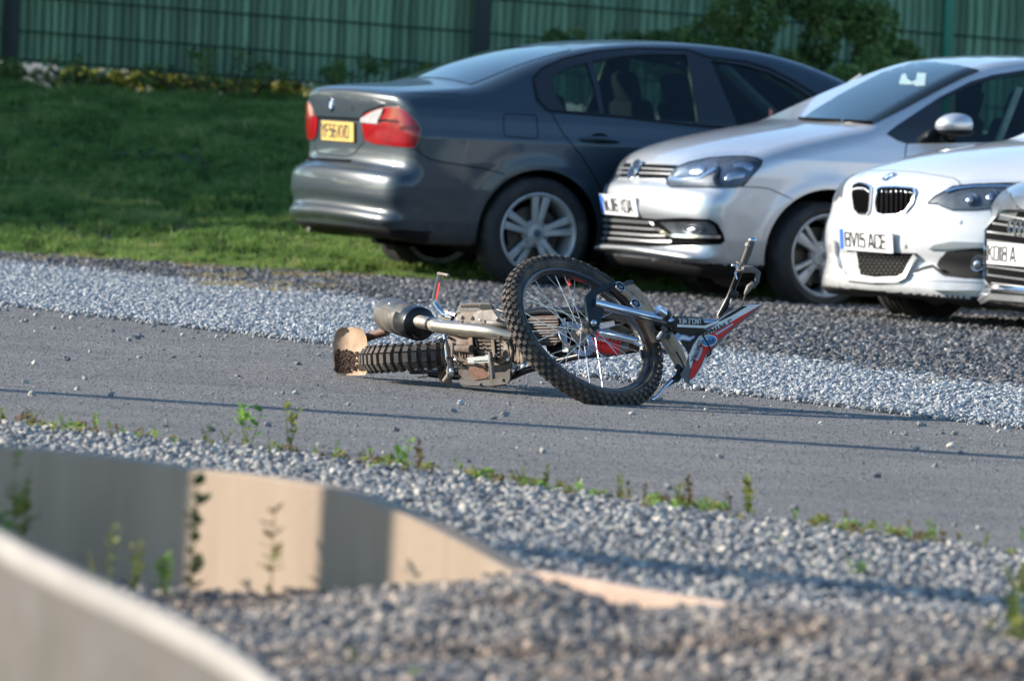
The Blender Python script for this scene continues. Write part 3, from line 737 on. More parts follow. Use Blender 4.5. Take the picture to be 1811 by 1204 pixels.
    def patch(s, name, outline, mat, off=0.003, thick=0.006, res=5, holes=(), parent=None, mirror=False, bulge=0.0, smooth=True, reg=True):
        """a piece lying on the body surface inside an outline given as seen from the front viewpoint"""
        v, f = s.tri(outline, res, holes); P = s.hit(v[:, 0], v[:, 1])
        if bulge:
            _, d = poly_near(v, outline); dm = max(d.max(), 1e-3); off = off + bulge * (1 - (1 - d / dm) ** 2)
        return s.solid(name, P, f, mat, off, thick, parent, mirror=mirror, smooth=smooth)
    def lpatch(s, name, outline, mat, axis, sign, const, off=0.003, thick=0.006, res=0.03, holes=(), parent=None, mirror=False):
        """same, outline given in the car's own coordinates, laid on along an axis (0 x, 1 y, 2 z)"""
        v, f = s.tri(np.array(outline) * 1.0, res, holes); n = len(v); O = np.zeros((n, 3)); D = np.zeros((n, 3)); oth = [i for i in range(3) if i != axis]
        O[:, oth[0]] = v[:, 0]; O[:, oth[1]] = v[:, 1]; O[:, axis] = const; D[:, axis] = -sign
        P = s.b.along(O, D, 0, 1.6, 200)
        N = s.b.normals(P); a = P[f]; nn = np.cross(a[:, 1] - a[:, 0], a[:, 2] - a[:, 0]); 
        if (nn * N[f[:, 0]]).sum() < 0: f = f[:, ::-1]
        return s.solid(name, P, f, mat, off, thick, parent, mirror=mirror, N=N)
    def line(s, name, pts, w, mat, off=0.0015, parent=None, step=4, mirror=False, thick=0.003, closed=False):
        """a thin strip along a pixel polyline on the surface (shut lines, trims). w in metres"""
        pts = np.array(pts, float)
        if closed: pts = np.vstack([pts, pts[:1]])
        q = []
        for i in range(len(pts) - 1):
            m = max(1, int(np.hypot(*(pts[i + 1] - pts[i])) / step)); q += [pts[i] + (pts[i + 1] - pts[i]) * j / m for j in range(m)]
        q.append(pts[-1]); q = np.array(q); P = s.hit(q[:, 0], q[:, 1]); N = s.b.normals(P)
        T = np.gradient(P, axis=0); T /= np.maximum(np.linalg.norm(T, axis=1), 1e-9)[:, None]; B = np.cross(N, T); B /= np.maximum(np.linalg.norm(B, axis=1), 1e-9)[:, None]
        prof = [(-0.5, off - thick), (-0.5, off), (0.5, off), (0.5, off - thick)]
        V = np.concatenate([P + B * (w * a) + N * o_ for a, o_ in prof]); n = len(P); Fc = []
        for i in range(n - 1):
            for k in range(3): Fc.append((k * n + i, k * n + i + 1, (k + 1) * n + i + 1, (k + 1) * n + i))
        for sg in ((1, -1) if mirror else (1,)):
            me = pyd(name, V * np.array([1, sg, 1]), Fc); o = link(name, me, mat, parent or s.root, smooth=False)
        return o
    def frame_at(s, px, py):
        """point, normal on the surface at one pixel (car frame)"""
        P = s.hit(np.array([px]), np.array([py])); return Vector(P[0]), Vector(s.b.normals(P)[0])

# ------------------------------------------------------------ wheels
def wheel(parent, loc, R, rr, width, spoke_fn, mats, side=-1, steer=0.0, spin=0.0, name='wheel', detail=True):
    """loc: hub centre on the outer face plane; side -1: outer face looks to -y"""
    w = empty(name, loc, steer, parent); n = 72 if detail else 40
    ax = (0, side, 0); wd = width
    # tyre: height is measured along the axis, 0 = outer face plane
    prof = [(rr + 0.004, -0.012), (rr + 0.012, 0.004), (rr + 0.022, 0.009), (rr + (R - rr) * .45, 0.014), (rr + (R - rr) * .60, 0.0135), (rr + (R - rr) * .62, 0.011), (R - 0.022, 0.004), (R - 0.008, -0.010), (R - 0.001, -0.026)]
    for g_ in (0.25, 0.42, 0.58, 0.75):
        h = -wd * g_; prof += [(R, h + 0.008), (R - 0.007, h + 0.005), (R - 0.007, h - 0.005), (R, h - 0.008)]
    prof += [(R - 0.001, -wd + 0.026), (R - 0.010, -wd + 0.008), (R - 0.05, -wd - 0.006), (rr + 0.01, -wd), (rr, -wd + 0.02)]
    MB().lathe((0, 0, 0), ax, prof, n).build('tyre', mats['tyre'], w, angle=0.7)
    rim = MB().lathe((0, 0, 0), ax, [(rr + 0.012, 0.006), (rr + 0.004, 0.010), (rr - 0.003, 0.006), (rr - 0.010, -0.004), (rr - 0.018, -0.03), (rr - 0.024, -0.12), (rr - 0.02, -wd + .01), (rr + .008, -wd + .0)], n)
    rim.build('rim', mats['alloy'], w)
    mb = MB(); spoke_fn(mb, rr, side, spin); mb.build('spokes', mats['alloy'], w, angle=0.5)
    mb = MB().lathe((0, 0, 0), ax, [(0.0, -0.09), (rr * .70, -0.09), (rr * .70, -0.105), (0.0, -0.105)], 40); mb.build('brake_disc', mats['disc'], w)
    mb = MB().lathe((0, 0, 0), ax, [(rr * .62, -0.07), (rr * .8, -0.07), (rr * .8, -0.12), (rr * .62, -0.12)], 10, 2.0, 2.9); mb.build('brake_caliper', mats['disc'], w)
    MB().lathe((0, 0, 0), ax, [(0, -wd + .02), (rr - .02, -wd + .02)], 24).build('inner_hub', mats['black'], w)
    return w
def spokes(kind):
    def f(mb, rr, side, spin):
        Rm = lambda a: Matrix.Rotation(a, 3, 'Y')
        def bar(a, w0, w1, r0, r1, h0, h1, th, skew=0.0):
            # tapered bar from r0 to r1, in depth h0 -> h1 (inwards negative)
            n = 6; V = []
            for i in range(n + 1):
                t = i / n; r = r0 + (r1 - r0) * t; hw = (w0 + (w1 - w0) * t ** 1.5) / 2; h = h0 + (h1 - h0) * (t ** 0.8)
                cxx = skew * (1 - t)
                for (u, d) in ((-1, -th), (-1, -.004), (-.72, 0), (.72, 0), (1, -.004), (1, -th)):
                    V.append((cxx + u * hw, -side * -(h + d) , r))
            V = [Rm(a) @ Vector(v) for v in V]
            Fc = [(i * 6 + k, i * 6 + k + 1, i * 6 + k + 7, i * 6 + k + 6) for i in range(n) for k in range(5)] + [tuple(range(6)), tuple(n * 6 + k for k in range(6))]
            mb.add(V, Fc)
        for i in range(5):
            a = spin + 2 * PI * i / 5
            if kind == 'double':
                for sg in (-1, 1): bar(a + sg * 0.165, 0.032, 0.046, 0.045, rr - .004, -0.030, -0.002, 0.03, sg * 0.004)
            else:
                bar(a - 0.16, 0.032, 0.066, 0.04, rr - .004, -0.026, -0.002, 0.03); bar(a + 0.20, 0.022, 0.030, 0.04, rr - .004, -0.026, -0.004, 0.03)
        ax = (0, side, 0)
        mb.lathe((0, 0, 0), ax, [(0.0, -0.016), (0.030, -0.017), (0.034, -0.022), (0.036, -0.027), (0.075, -0.032), (0.082, -0.06)], 30)
    return f
def lug_parts(w, rr, side, spin, mats, n=5):
    for i in range(n):
        a = spin + PI / 5 + 2 * PI * i / n; c = Matrix.Rotation(a, 3, 'Y') @ Vector((0, 0, 0.055))
        MB().lathe(c, (0, side, 0), [(0.0, -0.030), (0.0125, -0.030), (0.0125, -0.036)], 12).build('wheel_bolt', mats['black'], w)
    MB().lathe((0, 0, 0), (0, side, 0), [(0.0, -0.0125), (0.022, -0.0135), (0.0235, -0.018)], 24).build('centre_cap', mats['cap'], w)

# ------------------------------------------------------------ car materials
def paint(name, col, metal=0.0, rough=0.3, coat=1.0, flake=0.0):
    m, nt, b, out = newmat(name); vec = texco(nt)
    g = ramp(nt, noise(nt, vec, 3.0, 5), [(0.3, tuple(c * .93 for c in col)), (0.75, tuple(min(1, c * 1.05) for c in col))])
    # thin road dust on the lower body
    sep = nt.nodes.new('ShaderNodeSeparateXYZ'); nt.links.new(vec, sep.inputs[0])
    dz = nt.nodes.new('ShaderNodeMapRange'); dz.inputs[1].default_value = 0.55; dz.inputs[2].default_value = 0.15; dz.inputs[3].default_value = 0; dz.inputs[4].default_value = 0.55
    nt.links.new(sep.outputs[2], dz.inputs[0]); dn = nt.nodes.new('ShaderNodeMath'); dn.operation = 'MULTIPLY'; nt.links.new(dz.outputs[0], dn.inputs[0]); nt.links.new(ramp(nt, noise(nt, vec, 8, 6, .7), [(0.3, 0.3), (0.7, 1.0)]), dn.inputs[1])
    g = mixc(nt, dn.outputs[0], g, (0.10, 0.09, 0.08))
    nt.links.new(g, b.inputs['Base Color']); b.inputs['Metallic'].default_value = metal; b.inputs['Roughness'].default_value = rough
    b.inputs['Coat Weight'].default_value = coat; b.inputs['Coat Roughness'].default_value = 0.05
    # inside of the shell: dark felt
    geo = nt.nodes.new('ShaderNodeNewGeometry'); dk = nt.nodes.new('ShaderNodeBsdfDiffuse'); dk.inputs[0].default_value = (0.012, 0.012, 0.013, 1)
    mx = nt.nodes.new('ShaderNodeMixShader'); nt.links.new(geo.outputs['Backfacing'], mx.inputs[0]); nt.links.new(b.outputs[0], mx.inputs[1]); nt.links.new(dk.outputs[0], mx.inputs[2]); nt.links.new(mx.outputs[0], out.inputs[0])
    return m
def glass(name, tint=(0.74, 0.84, 0.82), ior=1.5):
    m, nt, b, out = newmat(name); nt.nodes.remove(b)
    tr = nt.nodes.new('ShaderNodeBsdfTransparent'); tr.inputs[0].default_value = (*tint, 1); gl = nt.nodes.new('ShaderNodeBsdfGlossy'); gl.inputs['Roughness'].default_value = 0.01
    fr = nt.nodes.new('ShaderNodeFresnel'); ge_ = nt.nodes.new('ShaderNodeNewGeometry'); mr_ = nt.nodes.new('ShaderNodeMapRange'); mr_.inputs[3].default_value = ior; mr_.inputs[4].default_value = 1 / ior; nt.links.new(ge_.outputs['Backfacing'], mr_.inputs[0]); nt.links.new(mr_.outputs[0], fr.inputs[0]); mx = nt.nodes.new('ShaderNodeMixShader')
    nt.links.new(fr.outputs[0], mx.inputs[0]); nt.links.new(tr.outputs[0], mx.inputs[1]); nt.links.new(gl.outputs[0], mx.inputs[2]); nt.links.new(mx.outputs[0], out.inputs[0])
    return m
def lens(name, tint, rough=0.02):
    return glass(name, tint, 1.12)
CM = dict(
    plastic=simple('black_plastic', (0.010, 0.010, 0.011), 0.6, var=0.2, spec=0.2),
    black=simple('matt_black', (0.004, 0.004, 0.005), 0.9, var=0.1, spec=0.05),
    gloss=simple('gloss_black', (0.010, 0.011, 0.013), 0.12, var=0.1, coat=0.6),
    tyre=simple('tyre_rubber', (0.022, 0.022, 0.023), 0.75, var=0.15, bmp=0.15, bscale=120, dirt=(0.07, 0.063, 0.056), dirt_amt=0.35, dscale=6),
    alloy=simple('alloy', (0.46, 0.47, 0.47), 0.42, metal=0.3, var=0.06, dirt=(0.16, 0.14, 0.12), dirt_amt=0.25, dscale=9),
    disc=simple('brake_steel', (0.08, 0.075, 0.07), 0.5, metal=0.5, var=0.2),
    cap=simple('wheel_cap', (0.10, 0.13, 0.18), 0.3, metal=0.4, var=0.2),
    chrome=simple('chrome', (0.75, 0.77, 0.80), 0.12, metal=1.0, var=0.03),
    satin=simple('satin_metal', (0.30, 0.31, 0.33), 0.35, metal=0.7, var=0.05),
    glass=glass('side_glass', (0.72, 0.82, 0.80), 1.4), dglass=simple('screen_glass', (0.010, 0.016, 0.018), 0.03, var=0.05, spec=0.5),
    red=simple('red_lens', (0.27, 0.003, 0.006), 0.2, var=0.25, vscale=14, coat=.5),
    clear=simple('clear_lens', (0.62, 0.60, 0.60), 0.15, var=0.15, vscale=25, coat=1.0, metal=0.3),
    lamp=lens('lamp_cover', (0.93, 0.95, 0.97)), reflector=simple('reflector', (0.42, 0.46, 0.52), 0.25, metal=.8, var=0.1),
    lampbody=simple('lamp_housing', (0.07, 0.08, 0.095), 0.35, metal=0.2, var=0.35, vscale=18),
    yellow=simple('yellow_plate', (0.60, 0.39, 0.11), 0.4, var=0.04), white=simple('white_plate', (0.72, 0.73, 0.74), 0.4, var=0.03),
    blue=simple('plate_blue', (0.02, 0.12, 0.50), 0.4, var=0.03), ink=simple('plate_black', (0.012, 0.012, 0.014), 0.5, var=0.1),
    cloth=simple('seat_cloth', (0.007, 0.008, 0.009), 0.9, var=0.2, spec=.1), trimgrey=simple('trim_grey', (0.10, 0.12, 0.12), 0.8, var=0.2),
    blind=simple('pillar_trim', (0.30, 0.33, 0.32), 0.8, var=0.1))

def text_obj(name, txt, size, M, mat, parent, sx=1.0, extrude=0.0006, spacing=1.0, align='LEFT'):
    cu = bpy.data.curves.new(name, 'FONT'); cu.body = txt; cu.size = size; cu.extrude = extrude; cu.align_x = align; cu.align_y = 'CENTER'; cu.space_character = spacing; cu.offset = 0.0
    o = bpy.data.objects.new(name, cu); C.objects.link(o); cu.materials.append(mat); o.parent = parent; o.matrix_local = M @ Matrix.Diagonal((sx, 1, 1, 1)); return o
# strokes for plate lettering (width 50, height 79 units)
GLY = {
 'A': [[(0, 0), (20, 79), (30, 79), (50, 0)], [(9, 24), (41, 24)]], 'B': [[(4, 0), (4, 79), (38, 79), (46, 70), (46, 50), (38, 42), (4, 42)], [(38, 42), (48, 34), (48, 8), (40, 0), (4, 0)]],
 'C': [[(48, 62), (48, 72), (40, 79), (12, 79), (4, 70), (4, 9), (12, 0), (40, 0), (48, 8), (48, 18)]], 'D': [[(4, 0), (4, 79), (34, 79), (48, 66), (48, 14), (34, 0), (4, 0)]],
 'E': [[(46, 79), (4, 79), (4, 0), (46, 0)], [(4, 41), (40, 41)]], 'F': [[(46, 79), (4, 79), (4, 0)], [(4, 41), (38, 41)]], 'J': [[(46, 79), (46, 12), (36, 0), (14, 0), (4, 12), (4, 22)]],
 'K': [[(4, 0), (4, 79)], [(4, 36), (46, 79)], [(18, 48), (48, 0)]], 'O': [[(12, 0), (4, 10), (4, 69), (12, 79), (38, 79), (46, 69), (46, 10), (38, 0), (12, 0)]], 'V': [[(2, 79), (25, 0), (48, 79)]],
 'W': [[(0, 79), (12, 0), (25, 55), (38, 0), (50, 79)]], 'X': [[(2, 0), (48, 79)], [(2, 79), (48, 0)]], 'Y': [[(2, 79), (25, 40), (48, 79)], [(25, 40), (25, 0)]], '1': [[(7, 0), (7, 79)]],
 '5': [[(44, 79), (8, 79), (6, 46), (36, 48), (46, 38), (46, 10), (36, 0), (14, 0), (4, 10)]], '6': [[(44, 70), (36, 79), (14, 79), (5, 68), (5, 10), (14, 0), (37, 0), (46, 10), (46, 34), (37, 44), (6, 40)]],
 '3': [[(4, 70), (12, 79), (36, 79), (45, 70), (45, 50), (36, 42), (18, 42)], [(36, 42), (46, 32), (46, 9), (37, 0), (12, 0), (4, 9)]], '8': [[(12, 42), (5, 52), (5, 70), (14, 79), (36, 79), (45, 70), (45, 52), (38, 42), (12, 42), (4, 32), (4, 9), (13, 0), (37, 0), (46, 9), (46, 32), (38, 42)]], 
 'N': [[(4, 0), (4, 79), (46, 0), (46, 79)]], 'I': [[(7, 0), (7, 79)]], 'L': [[(4, 79), (4, 0), (44, 0)]], 'U': [[(4, 79), (4, 12), (12, 0), (38, 0), (46, 12), (46, 79)]], 'P': [[(4, 0), (4, 79), (38, 79), (47, 68), (47, 48), (38, 38), (4, 38)]],
 'T': [[(0, 79), (50, 79)], [(25, 79), (25, 0)]], 'M': [[(2, 0), (2, 79), (25, 30), (48, 79), (48, 0)]], 'R': [[(4, 0), (4, 79), (38, 79), (47, 68), (47, 50), (38, 40), (4, 40)], [(28, 40), (48, 0)]], 'S': [[(46, 68), (38, 79), (12, 79), (4, 70), (4, 50), (12, 42), (38, 38), (46, 30), (46, 10), (38, 0), (12, 0), (4, 10)]],
 'G': [[(46, 66), (38, 79), (12, 79), (4, 69), (4, 10), (12, 0), (38, 0), (46, 10), (46, 36), (28, 36)]], 'H': [[(4, 0), (4, 79)], [(46, 0), (46, 79)], [(4, 40), (46, 40)]], '.': [[(4, 0), (4, 8)]]}
def stroke_text(name, txt, O, U, Vv, height, mat, parent, weight=14, gap=11, space=33, depth=0.0012, slant=0.0):
    """letters as thin raised strokes; O lower-left corner, U unit right, Vv unit up"""
    U = Vector(U); Vv = Vector(Vv); Nn = U.cross(Vv).normalized(); sc_ = height / 79.0; x = 0; mb = MB(); hw = weight / 2
    for ch in txt:
        if ch == ' ': x += space - gap; continue
        for st in GLY[ch]:
            for a, b in zip(st[:-1], st[1:]):
                a2 = Vector(a); b2 = Vector(b); d = (b2 - a2); L = max(d.length, 1e-3); d /= L; p = Vector((-d.y, d.x)) * hw; e = d * hw * 0.55
                q = [a2 - e + p, a2 - e - p, b2 + e - p, b2 + e + p]
                P3 = [Vector(O) + U * ((x + c.x + c.y * slant) * sc_) + Vv * (max(-1, min(80, c.y)) * sc_) for c in q]
                mb.prism(P3, Nn * (depth + rnd.uniform(0, .0001)))
        x += (14 if ch in '1I.' else 50) + gap
    return mb.build(name, mat, parent, smooth=False)
def plate(car, quad, txt, base, mats, eu=True, off=0.010, pad=4, chh=0.079, left_only=False, hard_w=0.52):
    """number plate as a rigid rectangle; quad = its pixel corners (tl, tr, br, bl)"""
    q = np.array(quad, float); P = car.hit(q[:, 0], q[:, 1]); c = P.mean(0); up = (P[0] + P[1] - P[2] - P[3]) / 2; rt = (P[1] + P[2] - P[0] - P[3]) / 2
    # the plate is flat and square to the car: keep its horizontal along y and let it lean with the body
    cpt = Vector(c); n = Vector((up[2], 0, -up[0])).normalized()
    if n.x > 0: n = -n
    upv = Vector((up[0], 0, up[2])).normalized(); sgn = 1 if rt[1] > 0 else -1; rtv = Vector((0, sgn, 0))
    w, h = hard_w, 0.111; cpt = cpt + n * off
    for _ in range(40):
        g4 = np.array([cpt + rtv * (a * w / 2) + upv * (b_ * h / 2) - n * 0.006 for a in (-1, -.5, 0, .5, 1) for b_ in (-1, 0, 1)])
        if car.b.F(g4).min() > 0.001: break
        cpt = cpt + n * 0.004
    R = Matrix((rtv, upv, -n * 1.0 if rtv.cross(upv).dot(n) < 0 else n)).transposed(); nn = rtv.cross(upv).normalized()
    if nn.dot(n) < 0: nn = -nn
    mb = MB(); b4 = [cpt + rtv * (a * w / 2) + upv * (b_ * h / 2) for a, b_ in ((-1, -1), (1, -1), (1, 1), (-1, 1))]
    mb.prism(b4, -nn * 0.008); pl_ = mb.build('number_plate', mats[base], car.root, smooth=False)
    x = -w / 2 + 0.004
    if eu:
        mb = MB(); mb.prism([cpt + rtv * (a) + upv * (b_) + nn * 0.0002 for a, b_ in ((-w / 2 + .002, -h / 2 + .002), (-w / 2 + .042, -h / 2 + .002), (-w / 2 + .042, h / 2 - .002), (-w / 2 + .002, h / 2 - .002))], nn * 0.0008)
        mb.build('plate_band', mats['blue'], pl_, smooth=False); x = -w / 2 + 0.052
    O = cpt + rtv * (x + 0.004) + upv * (-chh / 2) + nn * 0.0003
    stroke_text('plate_characters', txt, O, rtv, upv, chh, mats['ink'], pl_, depth=0.001, weight=16.5) 
    return pl_, cpt, rtv, upv, nn
def roundel(car, px, py, r, mats, tilt=None, parent=None):
    """round four-quarter badge with a black ring"""
    p, n = car.frame_at(px, py); e = empty('badge', (0, 0, 0), 0, car.root)
    u = Vector((0, 0, 1)); u = (u - n * u.dot(n)).normalized(); w = n.cross(u)
    MB().lathe(p, n, [(r, 0.0), (r, 0.005), (r * .93, 0.007), (0, .007)], 28).build('badge_ring', mats['chrome'], e)
    MB().lathe(p, n, [(r * .9, 0.0072), (r * .62, 0.0076)], 28).build('badge_black_ring', mats['gloss'], e)
    for k in range(4):
        mb = MB(); mb.lathe(p, n, [(r * .58, 0.0078), (0.0, 0.0080)], 8, k * PI / 2, (k + 1) * PI / 2, ref=u); mb.build('badge_quarter', mats['white'] if k % 2 else mats['badgeblue'], e)
    return e
CM['badgeblue'] = simple('badge_blue', (0.03, 0.22, 0.60), 0.3, var=0.05)
def interior(car, seats, belt_z, x0, x1, steering=None, w=0.62):
    """dark tub with seats so that the glass shows a cabin"""
    mb = MB(); mb.box(((x0 + x1) / 2, 0, 0.42), (x1 - x0, 2 * w, 0.06)); mb.box((x0, 0, 0.6), (0.08, 2 * w, 0.5)); mb.box((x1, 0, 0.62), (0.35, 2 * w, 0.42), bev=0.05); mb.build('cabin_floor', CM['cloth'], car.root)
    for (x, y, lean, h) in seats:
        s = empty('seat', (0, 0, 0), 0, car.root); R = Matrix.Rotation(lean, 3, 'Y')
        mb = MB(); mb.box((x, y, 0.52), (0.5, 0.50, 0.18), bev=0.06); mb.build('seat_base', CM['cloth'], s)
        sg = -1 if lean < 0 else 1
        mb = MB(); mb.box(Vector((x + sg * 0.24, y, 0.52)) + R @ Vector((0, 0, 0.30)), (0.13, 0.47, 0.62), R, bev=0.055); mb.build('backrest', CM['cloth'], s)
        mb = MB(); mb.box(Vector((x + sg * 0.24, y, 0.52)) + R @ Vector((0, 0, h)), (0.10, 0.27, 0.19), R, bev=0.045); mb.build('headrest', CM['cloth'], s)
# ============================================================ THE FOUR PARKED CARS
def Z(scale, ox, oy, pts): return [(ox + x / scale, oy + y / scale) for x, y in pts]
c1 = lambda p: Z(4.5275, 480, 40, p)
c2 = lambda p: Z(4.3, 480, 240, p)
c3 = lambda p: Z(4.3, 820, 40, p)
c5 = lambda p: Z(5.018, 1180, 60, p)
c6 = lambda p: Z(5.016, 1040, 240, p)
c7 = lambda p: Z(3.845, 1340, 80, p)
c8 = lambda p: Z(3.542, 1440, 260, p)
def liner(car, ax, az, ar, w=0.86):
    for sg in (-1, 1):
        mb = MB(); n = 28
        V = []; 
        for i in range(n + 1):
            a = -0.35 + (PI + 0.7) * i / n
            for (r, y) in ((ar + 0.012, w - 0.035), (ar + 0.012, 0.42)): V.append((ax + r * math.cos(a), sg * y, az + r * math.sin(a)))
        mb.add(V, [(2 * i, 2 * i + 1, 2 * i + 3, 2 * i + 2) for i in range(n)])
        b0 = len(mb.V); mb.add([(ax + (ar + .012) * math.cos(-0.35 + (PI + .7) * i / n), sg * 0.42, az + (ar + .012) * math.sin(-0.35 + (PI + .7) * i / n)) for i in range(n + 1)], [tuple(range(n + 1))])
        mb.build('wheel_arch_liner', CM['black'], car.root)

# ---------- dark blue-grey saloon, tail to the left
e90 = Body([(0.30, .245), (0.12, .26), (0.02, .30), (0.005, .335), (-0.04, .36), (-0.04, .395), (-0.012, .425), (-0.015, .46), (-0.035, .50), (-0.035, .60), (-0.01, .645), (0.05, .665), (0.07, .72), (0.06, .86), (0.055, .98), (0.04, 1.06), (0.06, 1.092), (0.14, 1.11),
            (0.35, 1.13), (0.55, 1.15), (0.66, 1.185), (0.95, 1.295), (1.28, 1.39), (1.65, 1.44), (2.05, 1.455), (2.5, 1.425), (2.82, 1.345), (3.10, 1.22), (3.35, 1.08), (3.60, 1.0), (4.1, .87), (4.36, .77), (4.48, .64), (4.52, .45), (4.42, .22), (4.2, .17), (2.2, .17), (1.3, .18), (0.9, .235)],
           [(0.15, .80), (.24, .84), (.36, .875), (.55, .896), (.70, .905), (.84, .908), (.88, .896), (.95, .880), (1.0, .86), (1.05, .825), (1.12, .775), (1.25, .68), (1.36, .60), (1.45, .53)],
           [(0, .93), (.5, .975), (1.1, 1.0), (3.2, 1.0), (4.0, .97), (4.52, .90)], 4.52, 1.44, bow0=0.17, bow1=.25, pw=2.8, crown=.045, k=.085, arches=[(.97, .317, .375), (3.73, .317, .375)], flare=.010)
M_E90 = paint('blue_grey_paint', (0.024, 0.040, 0.056), metal=0.2, rough=0.40, coat=0.55)
car = Car(e90, math.radians(22), (0.97, -0.885, 0.317), 952, 413.5, 48.6, 'dark blue-grey saloon parked tail first, showing red rear light and yellow plate', dict(paint=M_E90, plastic=CM['plastic']))
E = car
dlo = c3([(525, 430), (600, 350), (760, 280), (1000, 225), (1300, 200), (1700, 212)]) + c5([(370, 215), (700, 250), (900, 310), (1100, 410), (1280, 520), (1420, 640)]) + [(1478, 214), (1468, 232), (1300, 228), (1215, 221)] + c3([(1200, 720), (640, 672), (560, 590)])
car.cuts = [dlo]; car.circ = [(.97, .317, .365), (3.73, .317, .365)]; car.topcuts = [[(2.66, -.46), (2.66, .46), (3.36, .60), (3.36, -.60)]]
car.make_body(0.015, dark=lambda c: (c[:, 2] < .235) | ((c[:, 2] < .305) & (c[:, 0] < .33)))
g1 = c3([(665, 440), (720, 385), (820, 340), (935, 312), (985, 480), (1030, 690), (770, 672), (700, 560)])
g2 = c3([(975, 300), (1150, 265), (1400, 245), (1690, 248), (1740, 500), (1780, 765), (1400, 735), (1065, 695), (1030, 480)])
g3 = c5([(385, 240), (700, 290), (900, 350), (1100, 455), (1300, 590)]) + [(1462, 214), (1456, 226), (1304, 224)]
car.patch('window_frame', dlo, CM['gloss'], .004, .02, 5, holes=[g1, g2, g3], mirror=True)
for g in (g1, g2, g3): car.patch('window', g, CM['glass'], -.004, .004, 9, mirror=True)
car.line('window_trim', dlo, .012, CM['plastic'], .007, closed=True)
tl = c1([(730, 765), (760, 730), (860, 692), (920, 680), (1020, 675), (1080, 710), (1150, 780), (1192, 840), (1195, 880), (1180, 940), (1150, 1002), (1000, 992), (820, 970), (765, 945), (742, 870)])
tp = car.patch('tail_light', tl, CM['red'], .010, .03, 4, mirror=True, bulge=.010)
car.patch('clear_lens', c1([(742, 768), (860, 700), (918, 686), (900, 740), (880, 780), (872, 812), (742, 800)]), CM['clear'], .024, .006, 3, parent=tp)
car.line('light_divider', c1([(875, 790), (930, 780), (1035, 795)]), .012, CM['gloss'], .0235, tp)
car.line('light_divider', c1([(1050, 850), (1120, 840), (1185, 850)]), .022, simple('dark_red', (.10, .004, .006), .2), .0215, tp)
car.line('light_rim', tl, .006, CM['satin'], .003, closed=True, mirror=True)
lid = c1([(352, 570), (560, 582), (820, 615), (905, 650), (880, 668), (762, 712), (722, 765), (362, 748), (338, 640)])
car.patch('boot_lid', lid, M_E90, .014, .02, 5, bulge=.004)
car.line('boot_recess_shade', c1([(366, 752), (540, 762), (720, 772)]), .016, CM['gloss'], .012)  # gloss black line painted for the recess shade under the chrome strip
car.line('boot_seam', c1([(345, 770), (352, 900), (350, 1010), (372, 1050), (600, 1072), (650, 1060), (740, 960), (735, 860), (724, 780)]), .006, CM['black'], .001)
car.line('bumper_seam', c1([(285, 1000), (300, 1095), (480, 1104), (640, 1112)]), .022, CM['black'], .002)
car.line('body_seam', c1([(1155, 1005), (1200, 1050), (1260, 1092), (1380, 1120), (1540, 1145), (1700, 1172)]) + [(893, 308)], .006, CM['black'], .001)
car.line('bumper_strip', c2([(135, 398), (400, 402), (640, 428), (800, 445), (1100, 490), (1400, 545), (1560, 580)]), .008, M_E90, .004)
car.line('boot_edge', c1([(1000, 560), (1050, 560), (1300, 572), (1500, 575)]), .005, CM['black'], .001)
flap = c3([(318, 695), (540, 705), (556, 720), (565, 870), (550, 886), (330, 868), (306, 850), (303, 715)])
car.line('fuel_flap', flap, .005, CM['black'], .001, closed=True)
car.line('door_seam', c3([(668, 690), (760, 850), (900, 1020), (1010, 1200)]) + [(1066, 345)], .006, CM['black'], .001)
car.line('door_seam', [(1255, 232), (1262, 300), (1266, 380), (1262, 470)], .006, CM['black'], .001)
# door handles
def handle(car, px, py, w, mat, mirror=True):
    p, n = car.frame_at(px, py); h = empty('door_handle', (0, 0, 0), 0, car.root)
    mb = MB(); T = Vector((1, 0, -0.02)); pts = [p + T * (t * w) + n * (0.012 + 0.028 * math.sin(PI * (t + .5))) for t in np.linspace(-.5, .5, 9)]
    mb.tube(pts, [.008, .013, .015, .016, .016, .016, .015, .013, .008], 10); mb.build('grip', mat, h)
    mb = MB(); mb.ball(p - n * .004 + Vector((0, 0, .012)), (w * .26, .012, .032), None, 14, 8); mb.build('handle_recess', CM['black'], h)
handle(car, 1061, 249, .235, M_E90); handle(car, 1345, 262, .235, M_E90)
for (qx, qy) in ((631, 196),):
    p, n = car.frame_at(qx, qy); u = Vector((0, -1, 0)); v = (Vector((0, 0, 1)) - n * n.z).normalized()
    stroke_text('model_letters', '318', p + n * .018 - u * .05, u, v, .026, CM['chrome'], car.root, weight=16)
roundel(car, 592, 185, .041, CM)
# roundel sits on the raised lid
for o in car.root.children:
    if o.name.startswith('badge'): o.location = car.frame_at(592, 185)[1] * .018
plate(car, c1([(430, 782), (705, 792), (655, 965), (405, 945)]), 'YF56 KVD', 'yellow', CM, eu=False, off=.012)
car.lpatch('rear_window', [(0.62, -.60), (0.62, .60), (1.27, .50), (1.27, -.50)], CM['dglass'], 2, 1, 1.6, .004, .006, .05)
car.lpatch('windscreen', [(2.64, -.48), (2.64, .48), (3.38, .62), (3.38, -.62)], CM['glass'], 2, 1, 1.6, .004, .006, .05)
liner(car, .97, .317, .365); liner(car, 3.73, .317, .365)
mb = MB(); mb.box((2.5, 0, .26), (2.6, 1.4, .14)); mb.box((.75, 0, .36), (.9, 1.3, .18)); mb.build('underbody', CM['black'], car.root)
mb = MB(); mb.tube([(0.10, .52, .27), (0.35, .52, .26), (0.9, .50, .24)], .026, 14); mb.build('exhaust_pipe', simple('sooty_steel', (.22, .20, .19), .35, metal=.8), car.root)
